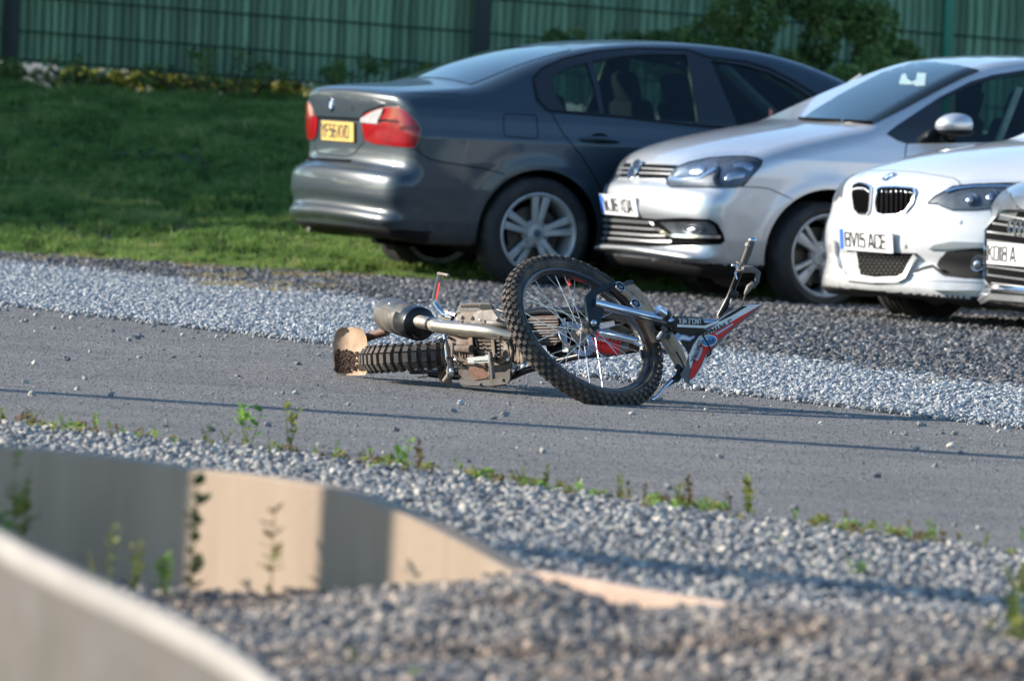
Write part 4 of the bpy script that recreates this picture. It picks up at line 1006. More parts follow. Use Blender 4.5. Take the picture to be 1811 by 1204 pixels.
for (wx, sd_) in ((.97, -1), (.97, 1), (3.73, -1), (3.73, 1)):
    w = wheel(car.root, (wx, sd_ * .885, .317), .322, .222, .225, spokes('double'), CM, side=sd_, spin=.06)
    if sd_ < 0: lug_parts(w, .222, sd_, .06, CM)
interior(car, [(1.55, -.36, -.25, .62), (1.55, .36, -.25, .62), (2.42, -.37, -.28, .68), (2.42, .37, -.28, .68)], .95, 1.2, 3.1)
mb = MB(); mb.box((2.98, .0, 1.225), (.03, .24, .065), bev=.012); mb.build('interior_mirror', CM['trimgrey'], car.root)
mb = MB(); mb.tube([(3.12, .60, .98), (2.62, .50, 1.34)], .045, 8); mb.build('door_pillar', CM['trimgrey'], car.root)
mb = MB(); mb.box((2.90, .30, 1.04), (.01, .05, .10)); mb.build('windscreen_sticker', simple('dull_red', (.20, .02, .05), .6), car.root)

# ---------- silver hatchback, nose to the left
polo = Body([(0.22, .15), (0.07, .165), (0.01, .20), (0.0, .245), (-0.075, .262), (-0.075, .285), (-0.02, .30), (-0.005, .40), (-0.02, .455), (-0.045, .49), (-0.045, .58), (-0.025, .63), (0.015, .66), (0.04, .72), (0.07, .77), (0.15, .835), (0.35, .905), (0.65, .972), (0.95, 1.025), (1.06, 1.055),
             (1.45, 1.25), (1.75, 1.385), (2.0, 1.445), (2.4, 1.47), (3.0, 1.44), (3.55, 1.33), (3.72, 1.24), (3.9, .95), (3.97, .6), (3.95, .35), (3.75, .18), (2.0, .16)],
            [(0.15, .76), (.24, .80), (.36, .82), (.55, .832), (.72, .838), (.82, .832), (.90, .812), (.97, .79), (1.03, .765), (1.2, .675), (1.36, .595), (1.5, .53)],
            [(0, .92), (.4, .975), (.85, 1.0), (3.3, 1.0), (3.97, .93)], 3.97, 1.47, bow0=.20, bow1=.2, pw=2.6, crown=.05, k=.085, arches=[(.82, .295, .375), (3.29, .295, .375)], flare=.014)
M_POLO = paint('silver_paint', (0.52, 0.55, 0.59), metal=0.55, rough=0.38)
car = Car(polo, math.radians(22), (0.82, -.805, .295), 1460, 452.5, 47.35, 'silver hatchback facing left with bonnet emblem and plate WJ16 XOA, beside the dark saloon', dict(paint=M_POLO, plastic=CM['plastic']))
dlo = c7([(875, 605), (930, 560), (1050, 480), (1240, 355), (1450, 250), (1600, 205), (1811, 172)]) + [(1950, 116), (2200, 118), (2230, 250), (1950, 252)] + c7([(1811, 662), (1014, 672), (950, 650)])
car.cuts = [dlo]; car.circ = [(.82, .295, .37), (3.29, .295, .37)]
car.make_body(0.015, dark=lambda c: (c[:, 2] < .222))
g1 = c7([(1243, 375), (1450, 272), (1600, 228), (1811, 196)]) + [(1862, 124), (1880, 250)] + c7([(1811, 655), (1243, 662)])
g2 = [(1900, 124), (2100, 128), (2120, 246), (1915, 249)]
car.patch('window_frame', dlo, CM['gloss'], .004, .02, 6, holes=[g1, g2], mirror=True)
for g in (g1, g2): car.patch('window', g, CM['glass'], -.004, .004, 10, mirror=True)
# front features
hl = c6([(700, 400), (722, 350), (800, 275), (900, 238), (1060, 203), (1250, 187), (1400, 187), (1500, 202), (1545, 228), (1530, 272), (1370, 450), (1300, 460), (740, 460), (706, 440)])
hb = car.patch('headlight', hl, CM['lampbody'], .003, .03, 4, mirror=True)
car.line('light_rim', hl, .007, CM['gloss'], .006, closed=True, parent=hb)
LB = [0.8]
def lamp_bowl(car, px, py, ru, rv, off, parent, mat=None, name='reflector', dep=.03):
    if True:
        rx = rv * 300 * LB[0]; ry = ru * 300
        E_ = lambda k: [(px + rx * k * math.cos(a) - ry * k * .15 * math.sin(a), py + ry * k * math.sin(a)) for a in np.linspace(0, 2 * PI, 21)[:-1]]
        a_ = car.patch(name, E_(1.0), mat or CM['reflector'], off + .004, .004, 2.5, parent=parent, bulge=-.004)
        car.patch('lamp_inner', E_(.84), CM['lampbody'], off + .008, .004, 2.5, parent=parent)
        car.patch('lamp_bulb', [(x_, y_ + ry * .15) for x_, y_ in E_(.5)], CM['reflector'], off + .014, .006, 2, parent=parent, bulge=.006)
        return a_
    p, n = car.frame_at(px, py); u = Vector((0, 0, 1)); u = (u - n * u.dot(n)).normalized(); w = n.cross(u); mb = MB(); V = []; Fc = []; N_ = 22
    prof = [(1.0, 0.004), (0.93, .006), (.86, 0.001), (.6, -.006), (.3, -.010), (.28, .002), (0.01, .006)]
    for (r, h) in prof:
        for k in range(N_): a = 2 * PI * k / N_; V.append(p + u * (ru * r * math.sin(a)) + w * (rv * r * math.cos(a)) + n * (off + h))
    for i in range(len(prof) - 1):
        for k in range(N_): k2 = (k + 1) % N_; Fc.append((i * N_ + k, i * N_ + k2, (i + 1) * N_ + k2, (i + 1) * N_ + k))
    mb.add(V, Fc); return mb.build(name, mat or CM['reflector'], parent)
car.patch('reflector', c6([(738, 392), (760, 345), (830, 290), (930, 258), (1060, 240), (1150, 250), (1165, 285), (1110, 335), (1010, 372), (880, 398)]), simple('lamp_grey_mirror', (.16, .19, .23), .2, metal=.6), .008, .006, 3, parent=hb, bulge=-.004)
car.patch('lamp_bulb', c6([(905, 330), (930, 290), (1000, 275), (1050, 290), (1040, 330), (980, 352), (925, 350)]), CM['reflector'], .010, .004, 3, parent=hb, bulge=.006)
car.patch('reflector', c6([(1190, 400), (1178, 330), (1200, 270), (1270, 235), (1370, 225), (1450, 245), (1480, 285), (1440, 350), (1360, 405), (1270, 425)]), simple('lamp_grey_mirror', (.16, .19, .23), .2, metal=.6), .008, .006, 3, parent=hb, bulge=-.004)
car.patch('lamp_bulb', c6([(1215, 385), (1240, 350), (1320, 330), (1400, 335), (1380, 370), (1300, 392), (1240, 405)]), CM['reflector'], .012, .004, 3, parent=hb, bulge=.004)
car.patch('lamp_bulb', c6([(1290, 270), (1370, 250), (1440, 262), (1465, 290), (1430, 315), (1370, 290), (1300, 292)]), CM['reflector'], .012, .004, 3, parent=hb, bulge=.004)
car.line('lamp_divider', c6([(1165, 290), (1155, 340), (1130, 390), (1150, 440)]), .02, CM['gloss'], .016, hb, thick=.01)
car.patch('indicator_strip', c6([(712, 395), (830, 400), (1000, 385), (1140, 300), (1120, 285), (1000, 372), (830, 385), (735, 378)]), CM['chrome'], .008, .006, 3, parent=hb)
car.patch('lamp_cover', hl, CM['lamp'], .034, .003, 5, parent=hb, bulge=.006)
gr_ = c6([(305, 252), (500, 258), (790, 268), (745, 330), (700, 385), (500, 385), (240, 375), (262, 300)])
gp = car.patch('upper_grille', gr_, CM['black'], .002, .02, 4)
for t in (.30, .62): car.line('grille_bar', [(gr_[0][0] - t * 11, gr_[0][1] + t * 25 + 1), (c6([(500, 0)])[0][0], c6([(0, 258 + t * 127)])[0][1]), (gr_[2][0] - t * 15, gr_[2][1] + t * 22 + 2)], .008, CM['satin'], .010, gp, thick=.008)
car.line('grille_chrome', c6([(246, 372), (500, 384), (700, 388)]), .010, CM['chrome'], .012, gp, thick=.01)
lg = c6([(118, 706), (300, 712), (600, 738), (850, 728), (1080, 742), (1150, 780), (1200, 870), (1215, 932), (1180, 965), (900, 978), (520, 985), (140, 962), (110, 900)])
lp = car.patch('lower_grille', lg, CM['black'], .002, .02, 5)
for i, y in enumerate((740, 800, 858, 912)):
    car.line('grille_bar', c6([(122, y), (300, y + 12), (560, y + 30), (600 + i * 50, y + 30)]), .011 if i else .014, CM['satin'], .012, lp, thick=.010)
car.line('fog_light_trim', c6([(565, 772), (640, 830), (740, 888), (900, 894), (1178, 896)]), .016, CM['chrome'], .018, lp, thick=.014)
car.patch('fog_light_housing', c6([(650, 770), (1060, 762), (1120, 800), (1150, 872), (760, 872)]), CM['lampbody'], .006, .006, 4, parent=lp)
lamp_bowl(car, *c6([(945, 822)])[0], .030, .075, .012, lp)
car.line('bumper_seam', c6([(1375, 455), (1500, 458), (1605, 470)]) + [(1385, 345), (1400, 352)], .005, CM['black'], .001)
car.line('bonnet_seam', c6([(300, 248), (500, 256), (790, 266)]), .006, CM['black'], .0015)
car.line('wing_seam', c7([(1015, 672), (1008, 700), (1003, 740), (1000, 900)]) + [(1602, 420)], .006, CM['black'], .001)
car.line('door_seam', [(1895, 252), (1893, 420)], .006, CM['black'], .001)
ws = c7([(305, 512), (380, 455), (560, 345), (700, 272), (850, 195), (1060, 128), (1200, 124), (1380, 148), (1505, 178), (1385, 230), (1283, 280), (1133, 360), (985, 440), (855, 503), (780, 536), (600, 535), (450, 520)])
car.patch('windscreen', ws, CM['dglass'], .009, .010, 4.5)
car.line('wiper', c7([(590, 528), (720, 536), (780, 538)]), .016, CM['black'], .018, thick=.012); car.line('wiper', c7([(285, 512), (420, 520), (560, 526)]), .016, CM['black'], .018, thick=.012)
car.patch('mirror_reflection', c7([(965, 270), (985, 212), (1010, 205), (1020, 240), (1050, 262), (1080, 250), (1090, 200), (1148, 205), (1140, 285), (1080, 288), (1060, 275), (1040, 278), (970, 275)]), simple('pale_reflection', (.30, .40, .38), .3), .011, .003, 2.5)  # pale patch painted for the reflection in the inside mirror
# emblem: ring with two stacked letters
p, n = car.frame_at(1127, 302); n = Vector((n.x, 0, n.z)).normalized(); em = empty('badge', (0, 0, 0), 0, car.root); p = p + n * .022
u = Vector((0, 0, 1)); u = (u - n * u.dot(n)).normalized(); wv = Vector((0, -1, 0))
MB().lathe(p, n, [(.050, -.012), (.060, -.012), (.062, .0), (.056, .006), (.050, .0)], 32).build('badge_ring', CM['chrome'], em)
MB().lathe(p, n, [(.052, -.004), (0, -.004)], 28).build('badge_plate', simple('badge_dark', (.05, .07, .10), .3), em)
def stroke(mb, pts, w, dep):
    for a, b_ in zip(pts[:-1], pts[1:]):
        a = Vector(a); b_ = Vector(b_); d = (b_ - a).normalized(); q = Vector((-d.y, d.x)) * w / 2
        mb.prism([p + wv * c.x + u * c.y + n * -.003 for c in (a + q, a - q, b_ - q, b_ + q)], n * dep)
mb = MB(); stroke(mb, [(-.022, .044), (0, .006), (.022, .044)], .009, .008); mb.build('badge_letter', CM['chrome'], em, smooth=False)
mb = MB(); stroke(mb, [(-.045, .016), (-.020, -.040), (0, -.004), (.020, -.040), (.045, .016)], .009, .0085); mb.build('badge_letter', CM['chrome'], em, smooth=False)
plate(car, c6([(195, 507), (470, 528), (455, 712), (158, 690)]), 'WJ16 XOA', 'white', CM, off=.014)
# door mirror
def door_mirror(car, px, py, top, R_=(.085, .13, .075)):
    p, n = car.frame_at(px, py); e = empty('door_mirror', (0, 0, 0), 0, car.root); c = p + Vector((0, -.13, .03)); c.z = p.z + .045
    mb = MB(); mb.ball(c, (.115, .12, .070), Matrix.Rotation(-.15, 3, 'X'), 24, 14); mb.V = [Vector((v.x if v.x < c.x + .06 else c.x + .06 + (v.x - c.x - .06) * .3, v.y, max(v.z, c.z - .028))) for v in mb.V]; mb.build('mirror_cap', top, e)
    mb = MB(); mb.ball(c + Vector((.005, 0, -.030)), (.105, .115, .028), None, 20, 8); mb.tube([c + Vector((0, .03, -.04)), p + Vector((.02, .01, -.01))], [.03, .035], 10); mb.build('mirror_base', CM['plastic'], e)
door_mirror(car, 1672, 236, M_POLO)
liner(car, .82, .295, .37, .82); liner(car, 3.29, .295, .37, .82)
mb = MB(); mb.box((2.0, 0, .25), (2.9, 1.3, .14)); mb.box((.40, 0, .22), (.5, 1.25, .14)); mb.build('underbody', CM['black'], car.root)
mb = MB(); mb.box((.30, -.30, .155), (.30, .5, .03), Matrix.Rotation(.05, 3, 'Y'), bev=.01); mb.box((.42, .05, .13), (.06, .14, .06)); mb.box((.40, -.52, .13), (.10, .3, .05)); mb.build('undertray', CM['plastic'], car.root)
for (wx, sd_) in ((.82, -1), (.82, 1), (3.29, -1), (3.29, 1)):
    st = math.radians(10) if wx < 1 else 0
    w = wheel(car.root, (wx, sd_ * .812, .295), .299, .221, .215, spokes('uneven'), CM, side=sd_, steer=st, spin=.35)
    if sd_ < 0: lug_parts(w, .221, sd_, .35, CM)
interior(car, [(1.75, -.36, .28, .68), (1.75, .36, .28, .68), (2.65, -.34, .25, .62), (2.65, .34, .25, .62)], .95, 1.0, 3.3)
mb = MB(); q = [(1.62, .60, 1.30), (1.28, .66, 1.05), (1.16, .70, .95)]; mb.tube(q, .02, 8); mb.build('door_pillar', CM['blind'], car.root)
mb = MB(); R_ = Matrix.Rotation(-1.1, 3, 'Y'); t_ = [Vector((1.45, -.35, .95)) + R_ @ Vector((.18 * math.cos(a), .18 * math.sin(a), 0)) for a in np.linspace(0, 2 * PI, 28)]; mb.tube(t_, .015, 8, False); mb.build('steering_wheel', CM['cloth'], car.root)
mb = MB(); mb.tube([(2.05, -.60, 1.28), (1.93, -.60, .95), (1.88, -.58, .6)], .022, 8); mb.build('seat_belt', CM['blind'], car.root)

# ---------- white coupe, only its nose in the frame
f22 = Body([(0.25, .145), (0.05, .150), (0.0, .17), (-0.02, .21), (0.0, .30), (0.01, .36), (-0.01, .42), (-0.01, .52), (0.015, .58), (0.03, .66), (0.055, .72), (0.10, .77), (0.22, .825), (0.5, .90), (0.9, .97), (1.25, 1.01), (1.35, 1.03), (1.75, 1.24), (2.05, 1.36), (2.6, 1.42), (3.3, 1.32), (3.9, 1.08), (4.38, 1.02), (4.43, .6), (4.4, .3), (4.2, .17), (2, .15)],
           [(.10, .82), (.2, .85), (.36, .872), (.55, .885), (.72, .885), (.84, .87), (.92, .84), (1.0, .80), (1.2, .68), (1.36, .58), (1.45, .50)],
           [(0, .93), (.5, .98), (1, 1), (3.6, 1), (4.43, .94)], 4.43, 1.42, bow0=.30, bow1=.2, pw=2.4, crown=.05, k=.08, arches=[(.80, .32, .37), (3.49, .32, .37)], flare=.012)
M_F22 = paint('white_paint', (0.60, 0.61, 0.62), metal=0.0, rough=0.3)
car = Car(f22, math.radians(30), (0.10, 0, .775), 1572, 313, 45.0, 'white coupe with twin rounded grilles and plate BV15 ACE, between silver hatchback and grey car', dict(paint=M_F22, plastic=CM['plastic']))
car.circ = [(.80, .32, .365), (3.49, .32, .365)]
car.make_body(0.015, dark=lambda c: (c[:, 2] < .175))
for ol in ([(255, 247), (290, 233), (345, 243), (364, 262), (360, 340), (352, 410), (332, 430), (290, 424), (262, 390), (250, 300)], [(402, 268), (430, 256), (520, 255), (628, 264), (640, 290), (622, 350), (575, 413), (530, 434), (440, 434), (402, 420), (392, 350)]):
    k = c8(ol); kp = car.patch('kidney_grille', k, CM['black'], .004, .02, 3.5)
    car.line('grille_surround', k, .010, CM['chrome'], .014, kp, closed=True, thick=.012)
    x0 = min(q[0] for q in k); x1 = max(q[0] for q in k); n_ = 8
    for i in range(n_):
        xx = x0 + (x1 - x0) * (i + .6) / (n_ + .2); ys = [y for y in np.linspace(320, 385, 66) if in_poly(np.array([[xx, y]]), k)[0]]
        if len(ys) > 4: car.line('grille_bar', [(xx, ys[1]), (xx - .6, ys[-2])], .008, CM['black'], .014, kp, thick=.010); pp, nn_ = car.frame_at(xx - .2, ys[1] + 8); MB().ball(pp + nn_ * .018, (.006,) * 3, None, 8, 6).build('grille_bar_tip', CM['chrome'], kp)
ol = c8([(265, 655), (400, 660), (640, 665), (615, 730), (575, 808), (530, 830), (400, 818), (290, 800), (275, 720)])
ip = car.patch('lower_intake', ol, CM['black'], .002, .015, 4)
for r_ in range(8):
    for c_ in range(13):
        qx = 265 + 28 * c_ + 14 * (r_ % 2); qy = 668 + 21 * r_
        P_ = c8([(qx - 10, qy), (qx, qy - 7), (qx + 10, qy), (qx, qy + 7)])
        if in_poly(np.array(c8([(qx, qy)])), ol)[0] and all(in_poly(np.array(P_), ol)): car.line('mesh_cell', P_, .004, CM['plastic'], .012, ip, closed=True, thick=.008, step=6)
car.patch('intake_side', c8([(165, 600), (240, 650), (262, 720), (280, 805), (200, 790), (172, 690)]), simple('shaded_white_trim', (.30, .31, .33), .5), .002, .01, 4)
car.line('bumper_frame', c8([(143, 590), (150, 680), (168, 770), (215, 820), (380, 836), (535, 834), (580, 812), (628, 715), (650, 675)]), .030, M_F22, .022, thick=.022)
hl = c8([(710, 355), (760, 310), (800, 290), (870, 250), (1000, 236), (1160, 233), (1330, 238), (1420, 262), (1380, 330), (1200, 378), (1000, 396), (860, 396), (800, 372), (770, 356)])
hb = car.patch('headlight', hl, CM['lampbody'], .003, .02, 4, mirror=True)
car.line('light_rim', hl, .006, CM['gloss'], .006, closed=True, parent=hb)
lamp_bowl(car, *c8([(985, 335)])[0], .034, .05, .008, hb); lamp_bowl(car, *c8([(1110, 318)])[0], .038, .05, .008, hb); lamp_bowl(car, *c8([(1230, 300)])[0], .038, .05, .008, hb)
car.line('daytime_light', c8([(830, 285), (900, 266), (1000, 256), (1314, 256)]), .016, CM['chrome'], .014, hb, thick=.01)
car.patch('lamp_cover', hl, CM['lamp'], .032, .003, 6, parent=hb)
car.patch('side_intake', c8([(785, 700), (830, 655), (1000, 636), (1120, 632), (1130, 812), (950, 816), (860, 812), (800, 780), (768, 740)]), CM['plastic'], .002, .015, 4)
lamp_bowl(car, *c8([(1030, 725)])[0], .05, .05, .012, car.root, name='fog_light')
car.patch('intake_blade', c8([(722, 640), (760, 612), (870, 592), (1060, 600), (1120, 610), (1120, 632), (1000, 630), (860, 640)]), CM['satin'], .012, .012, 3)
car.patch('splitter_blade', c8([(642, 795), (700, 770), (762, 752), (830, 808), (960, 822), (1150, 828), (1150, 905), (900, 902), (752, 896), (715, 850)]), M_F22, .030, .03, 4)
car.line('splitter_shadow_line', c8([(642, 792), (700, 767), (762, 749), (830, 805), (960, 819), (1150, 825)]), .014, CM['plastic'], .0335)  # dark strip painted as shadow along the blade's top edge
car.line('splitter_edge', c8([(650, 800), (720, 842), (960, 850), (1150, 852)]), .006, CM['satin'], .033)
car.line('bonnet_seam', c8([(262, 200), (330, 150), (480, 148), (650, 160), (870, 195), (905, 215), (918, 240)]), .007, simple('seam_grey', (.12, .12, .13), .6), .001)
car.line('bumper_seam', c8([(920, 238), (1100, 228), (1314, 222)]), .007, CM['black'], .001)
MB().lathe(car.frame_at(*c8([(912, 470)])[0])[0], car.frame_at(*c8([(912, 470)])[0])[1], [(.012, .002), (.010, .004), (0, .004)], 12).build('parking_sensor', M_F22, car.root)
MB().lathe(car.frame_at(*c8([(568, 620)])[0])[0], car.frame_at(*c8([(568, 620)])[0])[1], [(.012, .004), (.010, .006), (0, .006)], 12).build('parking_sensor', M_F22, car.root)
roundel(car, *c8([(470, 190)])[0], .041, CM)
plate(car, c8([(212, 502), (517, 527), (503, 665), (185, 642)]), 'BV15 ACE', 'white', CM, off=.030)
liner(car, .80, .32, .365, .86); liner(car, 3.49, .32, .365, .86)
mb = MB(); mb.box((2.0, 0, .22), (3.2, 1.35, .14)); mb.box((.50, 0, .20), (.5, 1.3, .10)); mb.build('underbody', CM['black'], car.root)
car.lpatch('windscreen', [(1.38, -.62), (1.38, .62), (2.0, .50), (2.0, -.50)], CM['dglass'], 2, 1, 1.6, .004, .006, .06)
for (wx, sd_) in ((.80, -1), (.80, 1), (3.49, -1), (3.49, 1)):
    wheel(car.root, (wx, sd_ * .865, .32), .322, .222, .225, spokes('double'), CM, side=sd_, steer=math.radians(16) if wx < 1 else 0)

# ---------- grey car at the right edge
a3 = Body([(0.25, .15), (0.06, .17), (-0.03, .20), (-0.035, .235), (0.01, .27), (0.0, .36), (0.0, .60), (0.02, .70), (0.06, .765), (0.16, .82), (0.5, .91), (0.9, .98), (1.15, 1.03), (1.55, 1.24), (1.85, 1.37), (2.4, 1.43), (3.2, 1.38), (3.9, 1.18), (4.2, .9), (4.3, .55), (4.2, .2), (2, .16)],
          [(.12, .80), (.2, .86), (.4, .885), (.6, .893), (.74, .89), (.84, .872), (.93, .84), (1.0, .80), (1.2, .70), (1.4, .58)],
          [(0, .93), (.5, .98), (1, 1), (3.6, 1), (4.3, .94)], 4.3, 1.43, bow0=.30, bow1=.2, pw=2.2, crown=.05, k=.08, arches=[(.85, .32, .37)], flare=.012)
M_A3 = paint('mid_grey_paint', (0.16, 0.18, 0.205), metal=0.5, rough=0.3)
car = Car(a3, math.radians(27), (0.0, 0, .60), 1815, 396, 43.6, 'grey car cut by the right edge of the view, four-ring emblem on its barred grille', dict(paint=M_A3, plastic=CM['plastic']))
car.circ = [(.85, .32, .365)]
car.make_body(0.018, dark=lambda c: (c[:, 2] < .175))
go = c8([(1180, 406), (1086, 512), (1072, 820), (1112, 880)]) + [(1812, 512), (1880, 520), (1925, 490), (1935, 400), (1880, 372), (1811, 374)]
gp = car.patch('front_grille', go, CM['black'], .002, .015, 5)
car.line('grille_surround', go, .014, CM['chrome'], .016, gp, closed=True, thick=.014)
for i, y in enumerate(np.linspace(430, 860, 9)):
    xl = 1180 - (y - 406) * .88 + 16 if y < 512 else 1095 + (0 if y < 820 else (y - 820) * .7)
    car.line('grille_bar', c8([(xl, y + (xl - 1314) * .03), (1314, y + 22)]) + [(1925, c8([(0, y + 22)])[0][1] + 12)], .009, CM['satin'], .012, gp, thick=.010)
rp, rn = car.frame_at(1806, 403); rn = Vector((rn.x, 0, rn.z)).normalized(); em = empty('badge', (0, 0, 0), 0, car.root)
for i in range(4):
    c_ = rp + rn * .030 + Vector((0, .045 - i * .052, 0)); MB().lathe(c_, rn, [(.028, -.004), (.030, .004), (.038, .004), (.040, -.004)], 26).build('badge_ring', CM['chrome'], em)
mb = MB(); q = c8([(1050, 955), (1120, 935), (1314, 950)]); car.line('splitter', q + [(1900, 545)], .03, CM['satin'], .02, thick=.02)
car.line('lower_trim', c8([(1080, 885), (1314, 905)]) + [(1900, 530)], .02, CM['chrome'], .014, thick=.01)
car.patch('lower_intake', c8([(1105, 900), (1314, 925), (1420, 935), (1420, 975), (1314, 965), (1110, 945)]), CM['black'], .004, .01, 4)
_n, cpt, rtv, upv, nn = plate(car, c8([(1140, 588), (1440, 612), (1425, 768), (1128, 735)]), 'KO18 A', 'white', CM, eu=False, off=.030)
car.patch('headlight', [(1836, 372), (1900, 350), (1960, 348), (1970, 380), (1900, 398), (1845, 396)], CM['lampbody'], .004, .01, 6, mirror=True)
mb = MB(); mb.box((2.0, 0, .22), (3.2, 1.35, .14)); mb.box((.50, 0, .20), (.5, 1.3, .10)); mb.build('underbody', CM['black'], car.root)
car.lpatch('windscreen', [(1.18, -.62), (1.18, .62), (1.84, .50), (1.84, -.50)], CM['dglass'], 2, 1, 1.6, .004, .006, .06)
for (wx, sd_) in ((.85, -1), (.85, 1), (3.45, -1), (3.45, 1)):
    wheel(car.root, (wx, sd_ * .865, .32), .322, .222, .225, spokes('double'), CM, side=sd_)
# ============================================================ THE FALLEN TRIALS MOTORCYCLE
# lies on its left side, underside towards the viewer, rear to the left; all parts are placed in metres at their own depth
BO = gr(900, 690); bike = empty('trials_motorcycle', BO)
tag(bike, 'muddy trials motorcycle lying on its side on the asphalt, front wheel turned up', 'motorcycle')
def bp(px, py, Y): return at(px, py, Y + max(0, 1035 - px) * .0026) - BO
BY = 32.02
MUD = (0.13, 0.085, 0.055)
B = dict(
    rubber=simple('knobbly_rubber', (0.020, 0.020, 0.021), 0.8, var=0.3, vscale=60, dirt=(0.10, 0.075, 0.055), dirt_amt=0.55, dscale=14, bmp=.3, bscale=200),
    knob=simple('tread_rubber', (0.034, 0.031, 0.030), 0.85, var=0.3, vscale=60, dirt=(0.095, 0.075, 0.062), dirt_amt=0.75, dscale=18),
    rim=simple('black_rim', (0.012, 0.013, 0.016), 0.22, var=0.2, coat=.5), spoke=simple('spoke_steel', (0.62, 0.64, 0.66), 0.25, metal=.9, var=.05),
    alu=simple('cast_aluminium', (0.21, 0.19, 0.175), 0.6, metal=.2, var=.25, vscale=20, dirt=(0.19, 0.145, 0.11), dirt_amt=.6, dscale=16, bmp=.3, bscale=90),
    mudalu=simple('muddy_casing', (0.165, 0.132, 0.108), 0.8, metal=.0, var=.4, vscale=22, dirt=(0.10, 0.062, 0.042), dirt_amt=.55, dscale=14, bmp=.6, bscale=60),
    black=simple('bike_black', (0.008, 0.008, 0.009), 0.32, var=.2, spec=.35), dusty=simple('dusty_black', (0.06, 0.056, 0.053), 0.6, var=.25, dirt=(0.19, 0.165, 0.145), dirt_amt=.55, dscale=18),
    chrome=simple('bike_chrome', (0.50, 0.54, 0.60), 0.20, metal=1.0, var=.03), steel=simple('exhaust_steel', (0.34, 0.305, 0.25), 0.30, metal=.85, var=.18, vscale=14, dirt=(0.20, 0.15, 0.11), dirt_amt=.3, dscale=10),
    can=simple('silencer_metal', (0.065, 0.060, 0.053), 0.6, metal=.3, var=.35, vscale=22, dirt=(0.085, 0.070, 0.055), dirt_amt=.6, dscale=16),
    red=simple('red_plastic', (0.55, 0.012, 0.014), 0.3, var=.1), mud=simple('dark_mud', (0.055, 0.028, 0.017), 0.95, var=.6, vscale=60, bmp=1.0, bscale=130),
    tan=simple('muddy_fender', (0.30, 0.20, 0.125), 0.7, var=.15, vscale=16, dirt=(0.24, 0.15, 0.09), dirt_amt=.3, dscale=20), fend=simple('dirty_mudguard', (0.36, 0.225, 0.135), 0.9, var=.2, vscale=20, dirt=(0.09, 0.07, 0.055), dirt_amt=.4, dscale=30),
    brown=simple('brown_guard', (0.15, 0.075, 0.05), 0.7, var=.3), white=simple('decal_white', (0.62, 0.63, 0.66), 0.4, var=.06), blue=simple('decal_blue', (0.05, 0.22, 0.50), 0.4, var=.1),
    pale=simple('decal_pale', (0.36, 0.37, 0.50), 0.4, var=.1))
n_fw = Vector((.507, -.58, .638)).normalized()

def wheel_frame(n, ref):
    n = Vector(n).normalized(); u = (Vector(ref) - n * n.dot(Vector(ref))).normalized(); return n, u, n.cross(u)
def torus(mb, c, n, u, w, R, prof, seg):
    V = []; m = len(prof)
    for k in range(seg):
        a = 2 * PI * k / seg; d = u * math.cos(a) + w * math.sin(a)
        for (r, h) in prof: V.append(c + d * (R + r) + n * h)
    mb.add(V, [(k * m + i, ((k + 1) % seg) * m + i, ((k + 1) % seg) * m + (i + 1) % m, k * m + (i + 1) % m) for k in range(seg) for i in range(m)])
def bike_wheel(name, c, n, ref, R, sec, rim_r, rows, nk, spokes_n, hub_r, hub_w, seed=1, hubm='alu'):
    n, u, w = wheel_frame(n, ref); e = empty(name, (0, 0, 0), 0, bike); r_ = random.Random(seed)
    rr = R - sec
    prof = [(sec * .96 * math.cos(a) * (1 if abs(a) < 1.6 else .55), sec * .96 * math.sin(a)) for a in np.linspace(-2.3, 2.3, 15)] + [(-sec * .62, sec * .5), (-sec * .62, -sec * .5)]
    mb = MB(); torus(mb, c, n, u, w, rr, [(p[0] - .010 * 0, p[1]) for p in prof], 96); mb.build('tyre', B['rubber'], e, angle=.8)
    mb = MB()
    for (ang, kw, kl, kh, off, cnt) in rows:
        for k in range(cnt):
            a = 2 * PI * (k + off) / cnt + r_.uniform(-.003, .003); d = u * math.cos(a) + w * math.sin(a); t = (w * math.cos(a) - u * math.sin(a))
            up_ = (d * math.cos(ang) + n * math.sin(ang)).normalized(); sd2 = t.cross(up_)
            pc = c + d * rr + up_ * (sec + kh * .30)
            Rm = Matrix((t, sd2, up_)).transposed(); mb.box(pc, (kl * r_.uniform(.92, 1.05), kw * r_.uniform(.92, 1.05), kh * 1.5), Rm)
    o = mb.build('tread', B['knob'], e, smooth=False); o['kind'] = 'stuff'
    ri = rim_r
    mb = MB(); torus(mb, c, n, u, w, ri, [(.012, .020), (.006, .023), (-.001, .020), (-.004, .012), (-.010, .006), (-.011, -.006), (-.004, -.012), (-.001, -.020), (.006, -.023), (.012, -.020)], 96); mb.build('rim', B['rim'], e)
    mb = MB().lathe(c, n, [(0, hub_w / 2 + .006), (.012, hub_w / 2 + .006), (.020, hub_w / 2), (hub_r, hub_w / 2 - .004), (hub_r, hub_w / 2 - .012), (hub_r * .62, hub_w / 2 - .022), (hub_r * .55, 0), (hub_r * .62, -hub_w / 2 + .022), (hub_r, -hub_w / 2 + .012), (hub_r, -hub_w / 2 + .004), (.02, -hub_w / 2), (0, -hub_w / 2)], 28); mb.build('hub', B[hubm], e)
    for k in range(spokes_n):
        sgn = 1 if k % 2 else -1; a = 2 * PI * (k + .25 * (k // 2 % 2)) / spokes_n; tw = (1 if (k // 2) % 2 else -1) * 1.15
        d0 = u * math.cos(a + tw) + w * math.sin(a + tw); d1 = u * math.cos(a) + w * math.sin(a)
        mb = MB().tube([c + d0 * hub_r * .93 + n * sgn * (hub_w / 2 - .008), c + d1 * (ri - .008) + n * sgn * .003], .0016, 5); mb.build('spoke', B['spoke'], e)
    return e, u, w
